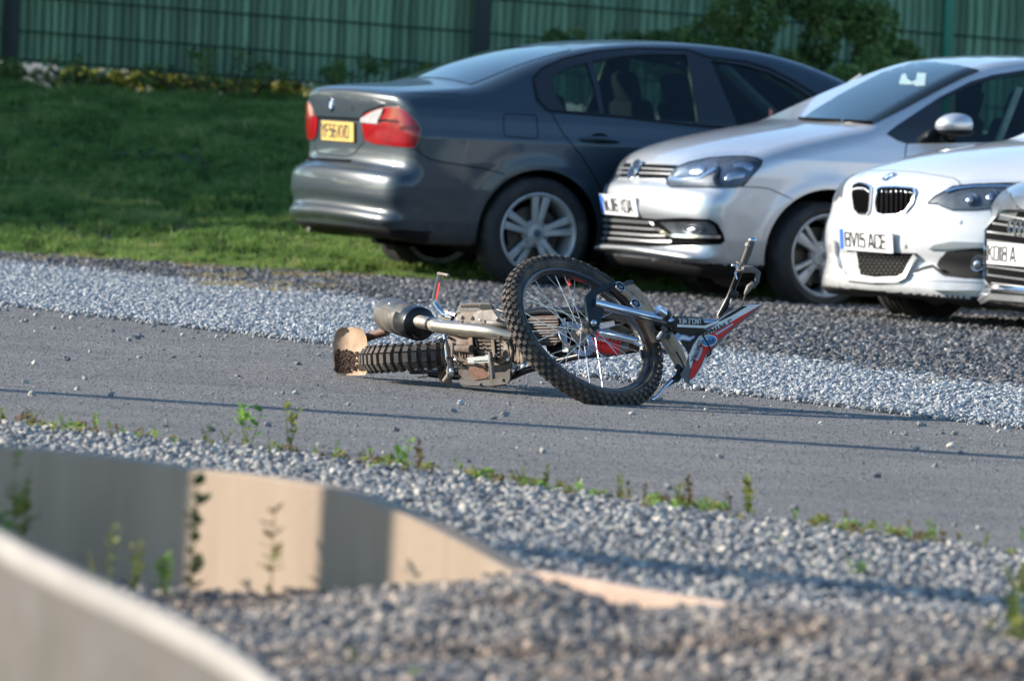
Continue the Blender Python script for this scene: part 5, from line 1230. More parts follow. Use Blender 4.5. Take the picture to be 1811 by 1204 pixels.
# ---- front wheel
FC = bp(1031, 587, 31.97)
R_f = .343; rows = [(0.0, .019, .016, .008, 0.0, 62), (.42, .014, .016, .008, .5, 62), (-.42, .014, .016, .008, .5, 62), (.86, .013, .016, .008, 0, 62), (-.86, .013, .016, .008, 0, 62), (1.22, .010, .012, .007, .5, 62), (-1.22, .010, .012, .007, .5, 62)]
fw, fu, fv = bike_wheel('front_wheel', FC, n_fw, (0, 0, 1), R_f, .036, .277, rows, 62, 32, .030, .085, 3)
# wheel reference directions: X_ right in the picture, Z_ up in the picture, both in the wheel plane
mb = MB(); torus(mb, FC - n_fw * .045, n_fw, fu, fv, .066, [(.014, .0015), (-.012, .0015), (-.012, -.0015), (.014, -.0015)], 40); mb.build('brake_disc', B['chrome'], fw)
q = FC + (fu * math.cos(-.20) + fv * math.sin(-.20)) * .250; mb = MB().tube([q, q - fu * .028], .006, 8); mb.build('valve_cap', simple('red_cap', (.65, .05, .02), .4), fw)
def fwp(px, py, h=0.0):
    """point in the plane of the front wheel (shifted h along the axle) that shows at a pixel"""
    d = ray(px, py); o = CAM - BO; t = ((FC + n_fw * h - o).dot(n_fw)) / d.dot(n_fw); return o + d * t
# ---- fork legs
def tube_px(name, pts, r, mat, parent=bike, n=14):
    return MB().tube([bp(*p) for p in pts], r, n).build(name, mat, parent)
f0 = fwp(1050, 536, .085); f1 = fwp(1196, 572, .085)
fork = empty('front_fork', (0, 0, 0), 0, bike)
MB().tube([f0, f0 + (f1 - f0) * .5, f1], [.0175, .0175, .0175], 18).build('fork_tube', B['chrome'], fork)
MB().tube([f1 - (f1 - f0) * .04, f1 + (f1 - f0) * .06], .026, 16).build('fork_seal', B['black'], fork)
dF = (f1 - f0).normalized()
g0 = fwp(1072, 592, -.085); MB().tube([g0 - dF * .02, g0 + dF * .30], .0175, 16).build('fork_tube', B['chrome'], fork)
# axle bracket: plate from the axle to the fork tube
pl_ = [fwp(x, y, .070) for (x, y) in [(1039, 576), (1034, 545), (1032, 528), (1042, 516), (1084, 500), (1083, 508), (1052, 524), (1052, 532), (1066, 552), (1060, 570), (1055, 585), (1046, 590)]]
MB().prism(pl_, n_fw * .012).build('axle_bracket', B['black'], fork, smooth=False)
MB().tube([fwp(1046, 576, .06), fwp(1048, 572, .098)], [.024, .016], 16).build('axle_clamp', B['black'], fork)
MB().ball(fwp(1050, 571, .105), (.012,) * 3).build('axle_nut', B['chrome'], fork)
MB().tube([fwp(1041, 584, .03), fwp(1046, 578, .06)], .020, 14).build('axle_spacer', B['dusty'], fork)
mb = MB()
for (a, b_) in [((1084, 502), (1098, 508)), ((1098, 508), (1112, 500)), ((1112, 500), (1118, 499))]: mb.tube([fwp(*a, .07), fwp(*b_, .07)], .009, 8)
mb.build('fork_brace', B['black'], fork)
for (x, y) in ((1097, 507), (1124, 537)):
    c_ = fwp(x, y, .075)
    for r_ in (.020, .013, .006):
        mb = MB(); torus(mb, c_, n_fw, fu, fv, r_, [(.0022, .003), (-.0012, .003), (-.0012, -.004), (.0022, -.004)], 24); mb.build('brace_boss', B['spoke' if r_ != .013 else 'black'], fork)
    MB().lathe(c_, n_fw, [(.021, -.008), (.021, .0), (0, .0)], 24).build('brace_boss', B['black'], fork)
# mudguard hugging the tyre: outer arc with rolled edge
fg = empty('front_mudguard', (0, 0, 0), 0, bike)
def fender(pts_outer, pts_inner, h0, h1, mat, name='panel'):
    """curved sheet: pixel rows of the outer and inner long edges on two planes of the wheel"""
    n_ = len(pts_outer); V = []; K = 7
    for a, b_ in zip(pts_outer, pts_inner):
        A = fwp(a[0], a[1], h0); D = fwp(b_[0], b_[1], h1)
        out = ((A + D) / 2 - FC); out = (out - n_fw * out.dot(n_fw)).normalized()
        for k in range(K):
            t = k / (K - 1); V.append(A * (1 - t) + D * t + out * .018 * math.sin(PI * t))
    mb = MB(); m = len(V); V2 = V + [v - n_fw * .0 - ((v - FC).normalized()) * .004 for v in V]
    Fc = [(i * K + k, i * K + k + 1, (i + 1) * K + k + 1, (i + 1) * K + k) for i in range(n_ - 1) for k in range(K - 1)]
    Fc += [tuple(m + q_ for q_ in f[::-1]) for f in Fc]
    for i in range(n_ - 1): Fc += [(i * K, (i + 1) * K, m + (i + 1) * K, m + i * K), (i * K + K - 1, m + i * K + K - 1, m + (i + 1) * K + K - 1, (i + 1) * K + K - 1)]
    for k in range(K - 1): Fc += [(k, m + k, m + k + 1, k + 1), ((n_ - 1) * K + k, (n_ - 1) * K + k + 1, m + (n_ - 1) * K + k + 1, m + (n_ - 1) * K + k)]
    mb.add(V2, Fc); return mb.build(name, mat, fg, angle=1.0)
fender([(1116, 497), (1132, 512), (1148, 532), (1162, 556), (1172, 580), (1180, 600)], [(1092, 512), (1108, 524), (1124, 543), (1136, 566), (1146, 588), (1154, 606)], .0, .055, B['fend'])
fender([(1178, 577), (1192, 592), (1205, 612), (1215, 636), (1222, 660), (1221, 676)], [(1165, 588), (1170, 604), (1180, 622), (1192, 642), (1206, 664), (1214, 678)], -.02, .06, B['fend'])
MB().tube([fwp(x, y, .065) for x, y in [(1170, 577), (1178, 584), (1186, 588), (1180, 598)]], [.010, .013, .012, .008], 10).build('mount_lug', B['alu'], fg)
MB().tube([fwp(1163, 598, .09), fwp(1170, 588, .09)], .006, 10).build('cable_sleeve', B['white'], fg)
MB().lathe(fwp(1181, 596, .078), n_fw, [(.010, 0), (.010, .006), (.005, .008), (0, .008)], 16).build('mudguard_bolt', B['dusty'], fg)
MB().tube([fwp(1196, 622, .072), fwp(1206, 640, .076), fwp(1212, 655, .078)], .0035, 6).build('mudguard_slot', B['black'], fg)
# triple clamp, number mask and handlebar --------------------------------
YM = BY + .05
clamp = empty('fork_yoke', (0, 0, 0), 0, bike)
MB().tube([bp(1192, 566, YM - .03), bp(1198, 580, YM - .03), bp(1200, 592, YM - .01)], [.022, .026, .014], 12).build('lower_yoke', B['black'], clamp)
MB().tube([bp(1240, 569, YM + .02), bp(1262, 571, YM + .02), bp(1278, 568, YM + .03)], [.013, .015, .013], 14).build('stanchion', B['chrome'], clamp)
MB().tube([bp(1196, 566, YM), bp(1242, 570, YM + .01)], [.017, .017], 14).build('stanchion', B['black'], clamp)
MB().tube([bp(1276, 552, YM + .02), bp(1274, 566, YM), bp(1282, 560, YM), bp(1292, 545, YM)], [.012, .018, .016, .010], 10).build('upper_yoke', B['dusty'], clamp)
MB().lathe(bp(1168, 551, BY - .02), Vector((-.75, -.45, .45)), [(0, .015), (.019, .015), (.019, 0), (.014, -.03), (.0, -.03)], 22).build('horn', B['chrome'], clamp)
MB().lathe(bp(1168, 551, BY - .02), Vector((-.75, -.45, .45)), [(.0, -.040), (.019, -.040), (.0205, -.028), (.016, -.026)], 22).build('horn_rim', B['black'], clamp)
bar = empty('handlebar', (0, 0, 0), 0, bike)
MB().tube([bp(1272, 560, YM), bp(1280, 545, YM), bp(1290, 526, YM), bp(1300, 500, YM - .02), bp(1308, 480, YM - .04), bp(1316, 462, YM - .05)], .0125, 14).build('bar_tube', B['black'], bar)
mb = MB(); Rm = Matrix.Rotation(.45, 3, 'Y'); mb.box(bp(1297, 520, YM - .02), (.034, .034, .030), Rm, bev=.004); mb.build('switch_clamp', B['black'], bar)
MB().tube([bp(1315, 466, YM - .05), bp(1322, 448, YM - .055), bp(1328, 430, YM - .06), bp(1330, 425, YM - .06)], [.0135, .0145, .0145, .014], 16).build('grip', simple('worn_grip', (.085, .075, .065), .8, var=.2, dirt=(.08, .065, .05), dirt_amt=.5), bar)
MB().ball(bp(1331, 425, YM - .06), (.0165, .0165, .012)).build('bar_end', B['chrome'], bar)
mb = MB(); mb.tube([bp(1324, 434, YM - .07), bp(1320, 432, YM - .08)], .008, 8); mb.build('torn_grip_flap', simple('grip_flap', (.30, .27, .23), .8), bar)
MB().lathe(bp(1316, 468, YM - .05), bp(1330, 425, YM - .06) - bp(1315, 466, YM - .05), [(0, .006), (.030, .004), (.033, 0), (.030, -.004), (0, -.006)], 26).build('grip_flange', B['dusty'], bar)
MB().tube([bp(1305, 478, YM - .07), bp(1318, 476, YM - .09), bp(1330, 476, YM - .09), bp(1341, 483, YM - .09), bp(1338, 498, YM - .09), bp(1331, 508, YM - .09)], [.010, .014, .014, .011, .010, .008], 12).build('brake_lever', B['dusty'], bar)
MB().tube([bp(1302, 468, YM - .07), bp(1304, 478, YM - .07), bp(1300, 484, YM - .08), bp(1303, 494, YM - .08)], [.005, .006, .004, .003], 8).build('lever_perch', B['chrome'], bar)
MB().ball(bp(1297, 469, YM - .08), (.008, .006, .006)).build('perch_bolt', B['chrome'], bar)
MB().tube([bp(1333, 500, YM - .09), bp(1325, 508, YM - .09), bp(1318, 520, YM - .08)], [.010, .012, .006], 12).build('cable_adjuster', B['alu'], bar)
MB().tube([bp(1318, 520, YM - .08), bp(1315, 532, YM - .06), bp(1311, 545, YM), bp(1300, 556, YM + .03)], .0028, 6).build('brake_cable', simple('brown_cable', (.14, .10, .07), .6), bar)
MB().tube([bp(1294, 528, YM - .03), bp(1290, 540, YM), bp(1286, 552, YM)], .003, 6).build('throttle_cable', B['white'], bar)
# lower hand lever that reaches the ground
lv = empty('lower_lever', (0, 0, 0), 0, bike)
MB().tube([bp(1205, 655, YM), bp(1198, 668, YM - .02), bp(1182, 678, YM - .05)], [.016, .014, .009], 12).build('lever_root', B['black'], lv)
MB().tube([bp(1188, 673, YM - .05), bp(1176, 684, YM - .08), bp(1164, 698, YM - .12), bp(1156, 705, YM - .14)], [.007, .006, .005, .005], 10).build('lever_blade', B['chrome'], lv)
MB().ball(bp(1154, 706, YM - .14), (.0095,) * 3).build('lever_ball', B['chrome'], lv)
MB().tube([bp(1196, 646, YM), bp(1206, 656, YM)], .012, 12).build('master_cylinder', B['black'], lv)
# number mask: stacked printed panels -----------------------------------
mask = empty('number_mask', (0, 0, 0), 0, bike); YK = BY - .02
def depth_mask(x, y): return YK + (x - 1190) / 470 * .18 + (y - 560) / 470 * .05
def mp(x, y, k=0.0): return bp(x, y, depth_mask(x, y) - k)
def panel(name, pts, mat, k=0.0, th=.002, parent=mask): 
    P_ = [mp(x, y, k) for x, y in pts]; return MB().prism(P_, Vector((0.0, th, 0))).build(name, mat, parent, smooth=False)
m6 = lambda p: Z(6.021, 1120, 520, p)
panel('backing_panel', m6([(440, 240), (745, 262), (760, 300), (860, 300), (960, 220), (1180, 105), (1385, 104), (1340, 150), (1180, 280), (1000, 430), (890, 540), (800, 660), (735, 780), (600, 965), (500, 860), (560, 760), (585, 640), (500, 480), (450, 350)]), simple('mask_edge', (.10, .10, .12), .5), 0, .004)
panel('black_panel', m6([(448, 250), (735, 270), (760, 312), (850, 310), (740, 370), (780, 390), (700, 450), (640, 520), (590, 640), (500, 500), (450, 370)]), B['black'], .0015, .0013)
panel('white_band', m6([(468, 322), (760, 335), (880, 290), (1000, 210), (1180, 115), (1370, 110), (1320, 140), (1160, 230), (960, 345), (790, 440), (700, 470), (660, 510), (700, 450), (820, 370), (920, 300), (770, 362), (470, 350)]), B['white'], .003, .0013)
panel('white_stripe', m6([(705, 455), (780, 440), (820, 450), (720, 560), (640, 700), (610, 800), (596, 730), (590, 650), (640, 540)]), B['white'], .003, .0013)
panel('black_stripe', m6([(905, 285), (1000, 220), (1160, 128), (1222, 126), (1165, 160), (1040, 235), (925, 290)]), B['black'], .0042, .001)
panel('red_panel', m6([(1345, 122), (1230, 190), (1100, 262), (960, 350), (820, 428), (735, 480), (690, 590), (640, 720), (612, 800), (598, 915), (650, 880), (720, 760), (775, 640), (830, 575), (930, 470), (1040, 370), (1180, 255)]), B['red'], .0045, .001)
panel('white_edge', m6([(598, 920), (655, 880), (725, 765), (778, 645), (790, 655), (740, 770), (665, 895), (602, 955)]), B['white'], .0052, .001)
def mtext(txt, x0, y0, x1, y1, hgt, mat, up_sign=1, weight=13, k=.006, mirror=False):
    """lettering laid on the mask from pixel (x0,y0) to (x1,y1)"""
    a = mp(x0, y0, k); b_ = mp(x1, y1, k); U = (b_ - a); L = U.length; U.normalize(); Vv = Vector((U.z, 0, -U.x)) * -up_sign; Vv = (Vv - U * U.dot(Vv)).normalized()
    wd = sum(14 if c in '1I.' else 50 for c in txt if c != ' ') + 11 * (len(txt) - 1) + 22 * txt.count(' ')
    sc_ = L / wd
    mb = MB(); x = 0; hw = weight / 2
    for ch in txt:
        if ch == ' ': x += 33 - 11; continue
        for st in GLY[ch]:
            for p, q_ in zip(st[:-1], st[1:]):
                p = Vector(p); q_ = Vector(q_); d = (q_ - p).normalized(); e_ = Vector((-d.y, d.x)) * hw
                mb.prism([a + U * ((x + c.x) * sc_) + Vv * (c.y / 79 * hgt) for c in (p + e_, p - e_, q_ - e_, q_ + e_)], Vector((0, -.0008, 0)))
        x += (14 if ch in '1I.' else 50) + 11
    return mb.build('lettering', mat, mask, smooth=False)
# the machine lies upside down to the viewer, so the words read upside down
mtext('UNCLE NEIL', *m6([(718, 268)])[0], *m6([(470, 262)])[0], .017, B['white'], 1, 12, .0045)
mtext('J. PITMAN', *m6([(1045, 265)])[0], *m6([(730, 415)])[0], .014, B['black'], 1, 17, .0062)
mtext('CONSTRUC', *m6([(700, 490)])[0], *m6([(612, 715)])[0], .015, B['black'], 1, 14, .0062)
panel('sponsor_strip', m6([(868, 420), (1050, 312), (1070, 322), (890, 436)]), B['pale'], .0062, .0008)
panel('sponsor_strip', m6([(690, 570), (735, 565), (735, 610), (690, 705), (655, 708), (665, 640)]), B['pale'], .0062, .0008)
panel('sponsor_strip', m6([(440, 440), (470, 410), (500, 430), (560, 435), (600, 455), (655, 440), (650, 465), (600, 500), (520, 490), (470, 500)]), simple('decal_skyblue', (.22, .30, .52), .4), .0040, .0008)
panel('sponsor_lettering', m6([(475, 480), (520, 445), (560, 452), (600, 470), (645, 452), (600, 485), (540, 478)]), B['white'], .0052, .0008)
el = [(1120 + (808 + 88 * math.cos(a)) / 6.021 * 1.0, 520 + (498 + 60 * math.sin(a) - 12 * math.cos(a)) / 6.021) for a in np.linspace(0, 2 * PI, 25)[:-1]]
panel('oval_decal_rim', el, B['white'], .0062, .001)
el2 = [(1120 + (808 + 78 * math.cos(a)) / 6.021, 520 + (498 + 51 * math.sin(a) - 10 * math.cos(a)) / 6.021) for a in np.linspace(0, 2 * PI, 25)[:-1]]
panel('oval_decal', el2, B['blue'], .0072, .001)
mtext('R', *m6([(850, 470)])[0], *m6([(800, 490)])[0], -.014, B['black'], -1, 12, .0085)
panel('oval_decal_mark', m6([(760, 480), (800, 462), (790, 478), (770, 494)]), B['white'], .0084, .0008)
MB().tube([mp(*m6([(700, 420)])[0], .02), mp(*m6([(735, 435)])[0], .03), mp(*m6([(790, 520)])[0], .035), mp(*m6([(826, 600)])[0], .03), mp(*m6([(822, 640)])[0], .025), mp(*m6([(780, 668)])[0], .012)], .0035, 8).build('looped_cable', B['black'], bike)
# ---- rear wheel, lying flat under the machine
n_rw = Vector((-.115, .028, 1)).normalized(); RC = bp(786, 627, BY + .335)
rows = [(0.0, .038, .021, .010, 0.0, 54), (.62, .023, .021, .010, .0, 54), (-.62, .023, .021, .010, .0, 54), (1.12, .014, .016, .010, .5, 48), (-1.12, .014, .016, .010, .5, 48)]
bike_wheel('rear_wheel', RC, n_rw, (0, 1, 0), .322, .048, .225, rows, 48, 28, .04, .12, 8)
# ---- rear mudguard tip, caked with mud
rg = empty('rear_mudguard', (0, 0, 0), 0, bike)
mb = MB(); V = []; nu, nv = 15, 14
rowsL = [(604, 579, 634, 579), (597, 583, 643, 585), (592, 592, 648, 596), (590, 606, 650, 610), (590, 622, 648, 622), (590, 636, 641, 634), (592, 648, 642, 646), (594, 658, 650, 653), (597, 664, 646, 663)]
for (xa, ya, xb, yb) in rowsL:
    for i in range(nu):
        t = i / (nu - 1); V.append(bp(xa + (xb - xa) * t, ya + (yb - ya) * t, BY + .20 + .055 * math.sin(PI * t) - .05 * t))
m_ = len(V); V += [v + Vector((0.0, .004, 0)) for v in V]; K = nu; Fc = [(i * K + k, i * K + k + 1, (i + 1) * K + k + 1, (i + 1) * K + k) for i in range(len(rowsL) - 1) for k in range(K - 1)]
Fc += [tuple(m_ + q_ for q_ in f[::-1]) for f in Fc]
mb.add(V, Fc); 
for i in range(len(rowsL) - 1): mb.F += [(i * K, (i + 1) * K, m_ + (i + 1) * K, m_ + i * K), (i * K + K - 1, m_ + i * K + K - 1, m_ + (i + 1) * K + K - 1, (i + 1) * K + K - 1)]
mb.build('guard_panel', B['tan'], rg, angle=1.0)
# mud crust: rough lumpy sheet in the hollow
g_ = np.random.default_rng(4); mb = MB()
for i in range(900):
    t = g_.uniform(0.02, .98); y = 617 + 40 * g_.random() ** .8; yy = y + (4 if t > .6 else 0); xx = 591 + (646 - 591) * t
    if y < 621 and g_.random() < .5: continue
    if y > 650 and t > .5: continue
    c_ = bp(xx, yy, BY + .20 + .055 * math.sin(PI * t) - .05 * t - .010); s_ = g_.uniform(.0025, .0065); mb.ball(c_, (s_, s_ * .7, s_ * .9), Matrix.Rotation(g_.uniform(0, 3), 3, 'X'), 6, 4)
o = mb.build('mud_crust', B['mud'], rg, smooth=False); o['kind'] = 'stuff'
MB().tube([bp(646, 598, BY + .24), bp(662, 592, BY + .26), bp(685, 585, BY + .28)], [.017, .017, .019], 14).build('light_bracket', B['brown'], rg)
MB().tube([bp(686, 587, BY + .28), bp(712, 580, BY + .32)], .003, 6).build('stay', B['dusty'], rg)
# ---- silencer and exhaust
ex = empty('exhaust', (0, 0, 0), 0, bike)
a0 = bp(684, 556, BY + .30); a1 = bp(742, 573, BY + .12); axd = (a1 - a0).normalized(); L_ = (a1 - a0).length
MB().lathe(a0, axd, [(0, -.004), (.046, -.002), (.060, .008), (.064, .03), (.064, L_ * .45), (.0655, L_ * .46), (.0655, L_ * .50), (.064, L_ * .51), (.063, L_ - .004)], 32).build('silencer_can', B['can'], ex, angle=.5)
MB().lathe(a0, axd, [(.0665, L_ * .05), (.068, L_ * .06), (.068, L_ * .80), (.0665, L_ * .81)], 20, -1.35, 1.05).build('heat_shield', simple('shield_grey', (.055, .058, .062), .5, metal=.2, var=.15, dirt=(.09, .08, .07), dirt_amt=.35), ex)
MB().lathe(a0, axd, [(.0652, L_ * .66), (.0665, L_ * .67), (.0665, L_ - .01), (.065, L_ - .005)], 32).build('silencer_sleeve', B['black'], ex)
MB().lathe(a0, axd, [(.064, L_ - .008), (.066, L_), (.061, L_ + .006), (.045, L_ + .012), (.0, L_ + .02)], 32).build('silencer_end', B['black'], ex)
for (x, y) in ((690, 538), (711, 541)):
    c_ = bp(x, y, BY + .185); MB().ball(c_, (.008, .006, .008)).build('shield_screw', B['spoke'], ex)
MB().tube([bp(737, 568, BY + .11), bp(752, 571, BY + .07), bp(764, 574, BY + .04)], [.026, .0265, .025], 20).build('exhaust_collar', B['steel'], ex)
MB().tube([bp(762, 573, BY + .045), bp(768, 575, BY + .03)], [.027, .027], 20).build('exhaust_clamp', B['black'], ex)
MB().tube([bp(766, 575, BY + .03), bp(790, 579, BY - .01), bp(820, 582, BY - .03), bp(850, 585, BY - .03), bp(880, 589, BY - .01), bp(905, 594, BY + .03), bp(925, 600, BY + .10)], [.026, .0285, .029, .030, .031, .030, .026], 22).build('exhaust_pipe', B['steel'], ex)
for (x, y, Y_) in ((769, 576, BY + .025), (808, 581, BY - .025), (812, 581.5, BY - .026)):
    c_ = bp(x, y, Y_); MB().lathe(c_, Vector((1, -.1, -.12)), [(.0285, -.002), (.0315, -.0015), (.0315, .0015), (.0285, .002)], 24).build('weld_ring', B['dusty'], ex)
# ---- kick starter
ks = empty('kick_starter', (0, 0, 0), 0, bike)
MB().tube([bp(800, 562, BY + .08), bp(786, 556, BY + .07), bp(776, 547, BY + .06), bp(768, 536, BY + .05), bp(769, 522, BY + .05), bp(774, 500, BY + .04), bp(778, 485, BY + .03)], [.014, .0125, .012, .011, .0095, .0095, .0105], 14).build('kick_lever', B['chrome'], ks)
MB().tube([bp(775, 484, BY + .03), bp(784, 485, BY + .03), bp(793, 487, BY + .02)], [.007, .0055, .006], 12).build('kick_pedal', B['alu'], ks)
p4 = [bp(x, y, BY + .030) for x, y in ((772, 518), (776, 500), (778, 500), (775, 519), (773, 530), (771, 530))]; MB().prism(p4, Vector((0, .003, 0))).build('red_sticker', B['red'], ks, smooth=False)
# ---- engine
en = empty('engine', (0, 0, 0), 0, bike)
def block(name, poly, Y0, dep, mat, parent=en, bev=.004):
    P_ = [bp(x, y, Y0) for x, y in poly]; bm = bmesh.new(); vs = [bm.verts.new(p) for p in P_]; f = bm.faces.new(vs); r = bmesh.ops.extrude_face_region(bm, geom=[f])
    for v in [g for g in r['geom'] if isinstance(g, bmesh.types.BMVert)]: v.co += Vector((0, dep, 0))
    bmesh.ops.recalc_face_normals(bm, faces=bm.faces); bmesh.ops.bevel(bm, geom=bm.edges[:], offset=bev, segments=2, affect='EDGES', clamp_overlap=True)
    me = bpy.data.meshes.new(name); bm.to_mesh(me); bm.free(); o = link(name, me, mat, parent, False); me.shade_smooth(); me.set_sharp_from_angle(angle=.7); return o
block('crankcase', [(789, 590), (838, 592), (898, 600), (905, 640), (880, 650), (820, 648), (797, 640), (788, 625)], BY - .02, .20, B['mudalu'], bev=.008)
block('gearbox_side', [(795, 606), (838, 603), (842, 634), (830, 642), (806, 636), (797, 622)], BY - .05, .10, B['mudalu'], bev=.008)
MB().tube([bp(808, 616, BY - .07), bp(834, 617, BY - .07)], [.014, .016], 14).build('drain_boss', B['mudalu'], en)
MB().tube([bp(802, 606, BY - .065), bp(802, 627, BY - .065)], .009, 12).build('case_rib', B['mudalu'], en)
block('case_rib', [(828, 597), (836, 597), (838, 634), (830, 634)], BY - .06, .03, B['mudalu'], bev=.003)
for i, y in enumerate((600, 607, 614, 621, 628)): block('case_rib', [(840, y), (884, y + 2), (884, y + 4), (840, y + 2.5)], BY - .035, .03, B['mudalu'], bev=.001)
block('case_rib', [(868, 600), (874, 600), (877, 640), (871, 640)], BY - .045, .03, B['mudalu'], bev=.002)
# cover with ribs on the upward side
block('side_cover', [(804, 566), (812, 552), (846, 551), (852, 545), (872, 546), (884, 562), (902, 570), (895, 580), (806, 578)], BY - .01, .16, B['alu'], bev=.007)
block('cooling_cover', [(805, 555), (812, 541), (822, 537), (866, 536), (875, 545), (868, 551), (830, 552)], BY + .01, .12, B['dusty'], bev=.003)
for i in range(9): block('cover_rib', [(813 + i * 4.1, 542), (815 + i * 4.1, 537.5), (817 + i * 4.1, 537.5), (815 + i * 4.1, 542)], BY - .002, .04, B['alu'], bev=.0008)
block('cover_plate', [(846, 541), (850, 537), (868, 538), (874, 547), (850, 549)], BY - .003, .02, B['black'], bev=.002)
for (x, y) in ((814, 560), (832, 561)): block('cover_recess', [(x, y + 5), (x + 3, y - 3), (x + 7, y + 1), (x + 6, y + 6)], BY - .013, .01, B['black'], bev=.0008)
MB().tube([bp(863, 571, BY - .03), bp(885, 572, BY - .02), bp(905, 574, BY + .02)], [.010, .013, .013], 12).build('hose_union', B['alu'], en)
block('carburettor', [(774, 548), (792, 546), (800, 560), (796, 570), (782, 568)], BY + .06, .06, B['alu'], bev=.004)
MB().tube([bp(790, 553, BY + .05), bp(806, 557, BY + .05)], .007, 10).build('banjo_bolt', B['chrome'], en)
# barrel fins
for i in range(7):
    x = 895 + i * 6.2; block('fin', [(x, 602 + i), (x + 2.4, 602 + i), (x + 5.5, 634 + i * 1.5), (x + 2, 639 + i * 1.5), (x - 1, 636)], BY - .015, .14, B['mudalu'], bev=.0012)
block('barrel', [(894, 604), (938, 608), (940, 634), (897, 634)], BY + .01, .10, B['mudalu'], bev=.004)
MB().lathe(bp(893, 625, BY - .03), Vector((0, -1, 0)), [(.014, -.01), (.014, .0), (.009, .003), (.007, -.004), (0, -.004)], 18).build('bolt_boss', B['mudalu'], en)
block('radiator', [(930, 560), (988, 558), (992, 604), (980, 612), (938, 610)], BY + .16, .07, simple('radiator_brown', (.07, .042, .034), .75, var=.35, vscale=40, bmp=.5), bev=.003)
for i in range(9): block('radiator_fin', [(934, 564 + i * 5), (986, 563 + i * 5), (986, 565 + i * 5), (934, 566 + i * 5)], BY + .150, .02, B['dusty'], bev=.0008)
# sump plate and lower case
block('clutch_case', [(806, 648), (836, 652), (880, 650), (902, 646), (904, 662), (890, 676), (850, 680), (820, 674), (808, 662)], BY - .02, .18, simple('clutch_case_dusty', (.060, .050, .042), .7, var=.3, dirt=(.05, .035, .028), dirt_amt=.6, dscale=25), bev=.008)
block('sump_guard', [(811, 668), (840, 674), (880, 668), (904, 650), (906, 668), (898, 681), (870, 685), (826, 684), (814, 682)], BY - .04, .22, simple('guard_grey', (.034, .030, .027), .6, var=.25, dirt=(.065, .048, .038), dirt_amt=.4), bev=.006)
block('mud_patch', [(828, 649), (862, 648), (868, 660), (862, 670), (840, 674), (832, 664)], BY - .030, .03, simple('red_mud', (.11, .05, .03), .85, var=.4, vscale=60), bev=.004)
block('case_shadow_block', [(794, 636), (905, 632), (906, 652), (880, 656), (806, 654), (796, 646)], BY - .012, .15, B['black'], bev=.004)  # black block put in as the shadow between upper and lower case
rb = random.Random(5)
for (x, y) in [(793, 597), (792, 632), (842, 595), (862, 596), (884, 597), (897, 606), (898, 636), (812, 644), (850, 680), (890, 672), (818, 570), (850, 566), (880, 566), (806, 636), (886, 632)]:
    MB().lathe(bp(x, y, BY - .045), Vector((0, -1, 0)), [(.0065, -.02), (.0065, .0), (.005, .002), (0, .002)], 8).build('casing_bolt', B['spoke' if rb.random() < .4 else 'mudalu'], en)
for pts, r_, mt in [([(842, 600), (846, 612), (838, 622), (842, 640)], .0055, 'black'), ([(898, 578), (908, 590), (902, 604), (908, 620), (905, 645)], .007, 'black'), ([(786, 600), (782, 625), (790, 645), (782, 668)], .004, 'black'), ([(880, 548), (892, 552), (905, 566)], .006, 'black'), ([(905, 640), (915, 650), (908, 662)], .005, 'black'), ([(812, 630), (826, 640), (850, 646)], .004, 'mudalu')]:
    MB().tube([bp(x, y, BY - .06) for x, y in pts], r_, 8).build('hose', B[mt], en)
for i in range(5): block('case_web', [(806 + i * 5, 608), (808 + i * 5, 608), (809 + i * 5, 632), (807 + i * 5, 632)], BY - .058, .01, B['mudalu'], bev=.0006)
# footrest
fr_ = empty('footrest', (0, 0, 0), 0, bike)
block('peg_bracket', [(826, 632), (866, 629), (866, 641), (828, 643)], BY - .10, .012, B['spoke'], fr_, .002)
block('peg_slot', [(838, 638), (862, 636.5), (862, 638.5), (838, 640)], BY - .103, .004, B['black'], fr_, .0004)
block('peg_arm', [(858, 627), (880, 626), (880, 631), (858, 633)], BY - .09, .03, B['alu'], fr_, .002)
MB().tube([bp(867, 623, BY - .11), bp(869, 640, BY - .12), bp(871, 655, BY - .12), bp(872, 670, BY - .12)], [.008, .0095, .0095, .009], 12).build('peg', B['dusty'], fr_)
for i in range(7): MB().tube([bp(868.5, 642 + i * 4, BY - .12), bp(868.7, 643.2 + i * 4, BY - .12)], .0112, 10).build('peg_ring', B['alu'], fr_)
# suspension link and swing arm end
sw = empty('swing_arm', (0, 0, 0), 0, bike)
MB().tube([bp(786, 592, BY - .02), bp(789, 615, BY - .03), bp(791, 640, BY - .03), bp(793, 655, BY - .03)], [.006, .006, .006, .005], 10).build('brake_rod', B['spoke'], sw)
MB().tube([bp(792, 592, BY), bp(795, 625, BY - .01), bp(798, 655, BY - .01)], [.012, .013, .013], 12).build('arm_end', B['alu'], sw)
MB().tube([bp(792, 650, BY - .02), bp(797, 662, BY - .02), bp(786, 674, BY - .02)], [.012, .015, .010], 12).build('chain_adjuster', B['alu'], sw)
MB().ball(bp(800, 657, BY - .03), (.014, .014, .018)).build('axle_end', B['chrome'], sw)
block('chain_guard', [(774, 646), (792, 642), (800, 680), (784, 680), (772, 664)], BY + .05, .08, B['black'], sw, .004)
block('chain', [(724, 655), (776, 652), (784, 660), (724, 661)], BY + .16, .02, B['black'], sw, .001)
for i in range(14): block('chain_link', [(726 + i * 3.6, 654), (728.5 + i * 3.6, 654), (728.5 + i * 3.6, 662), (726 + i * 3.6, 662)], BY + .156, .012, B['dusty'], sw, .0006)
block('chain_run', [(738, 667), (790, 660), (790, 662.5), (738, 669)], BY + .20, .01, B['black'], sw, .0006)
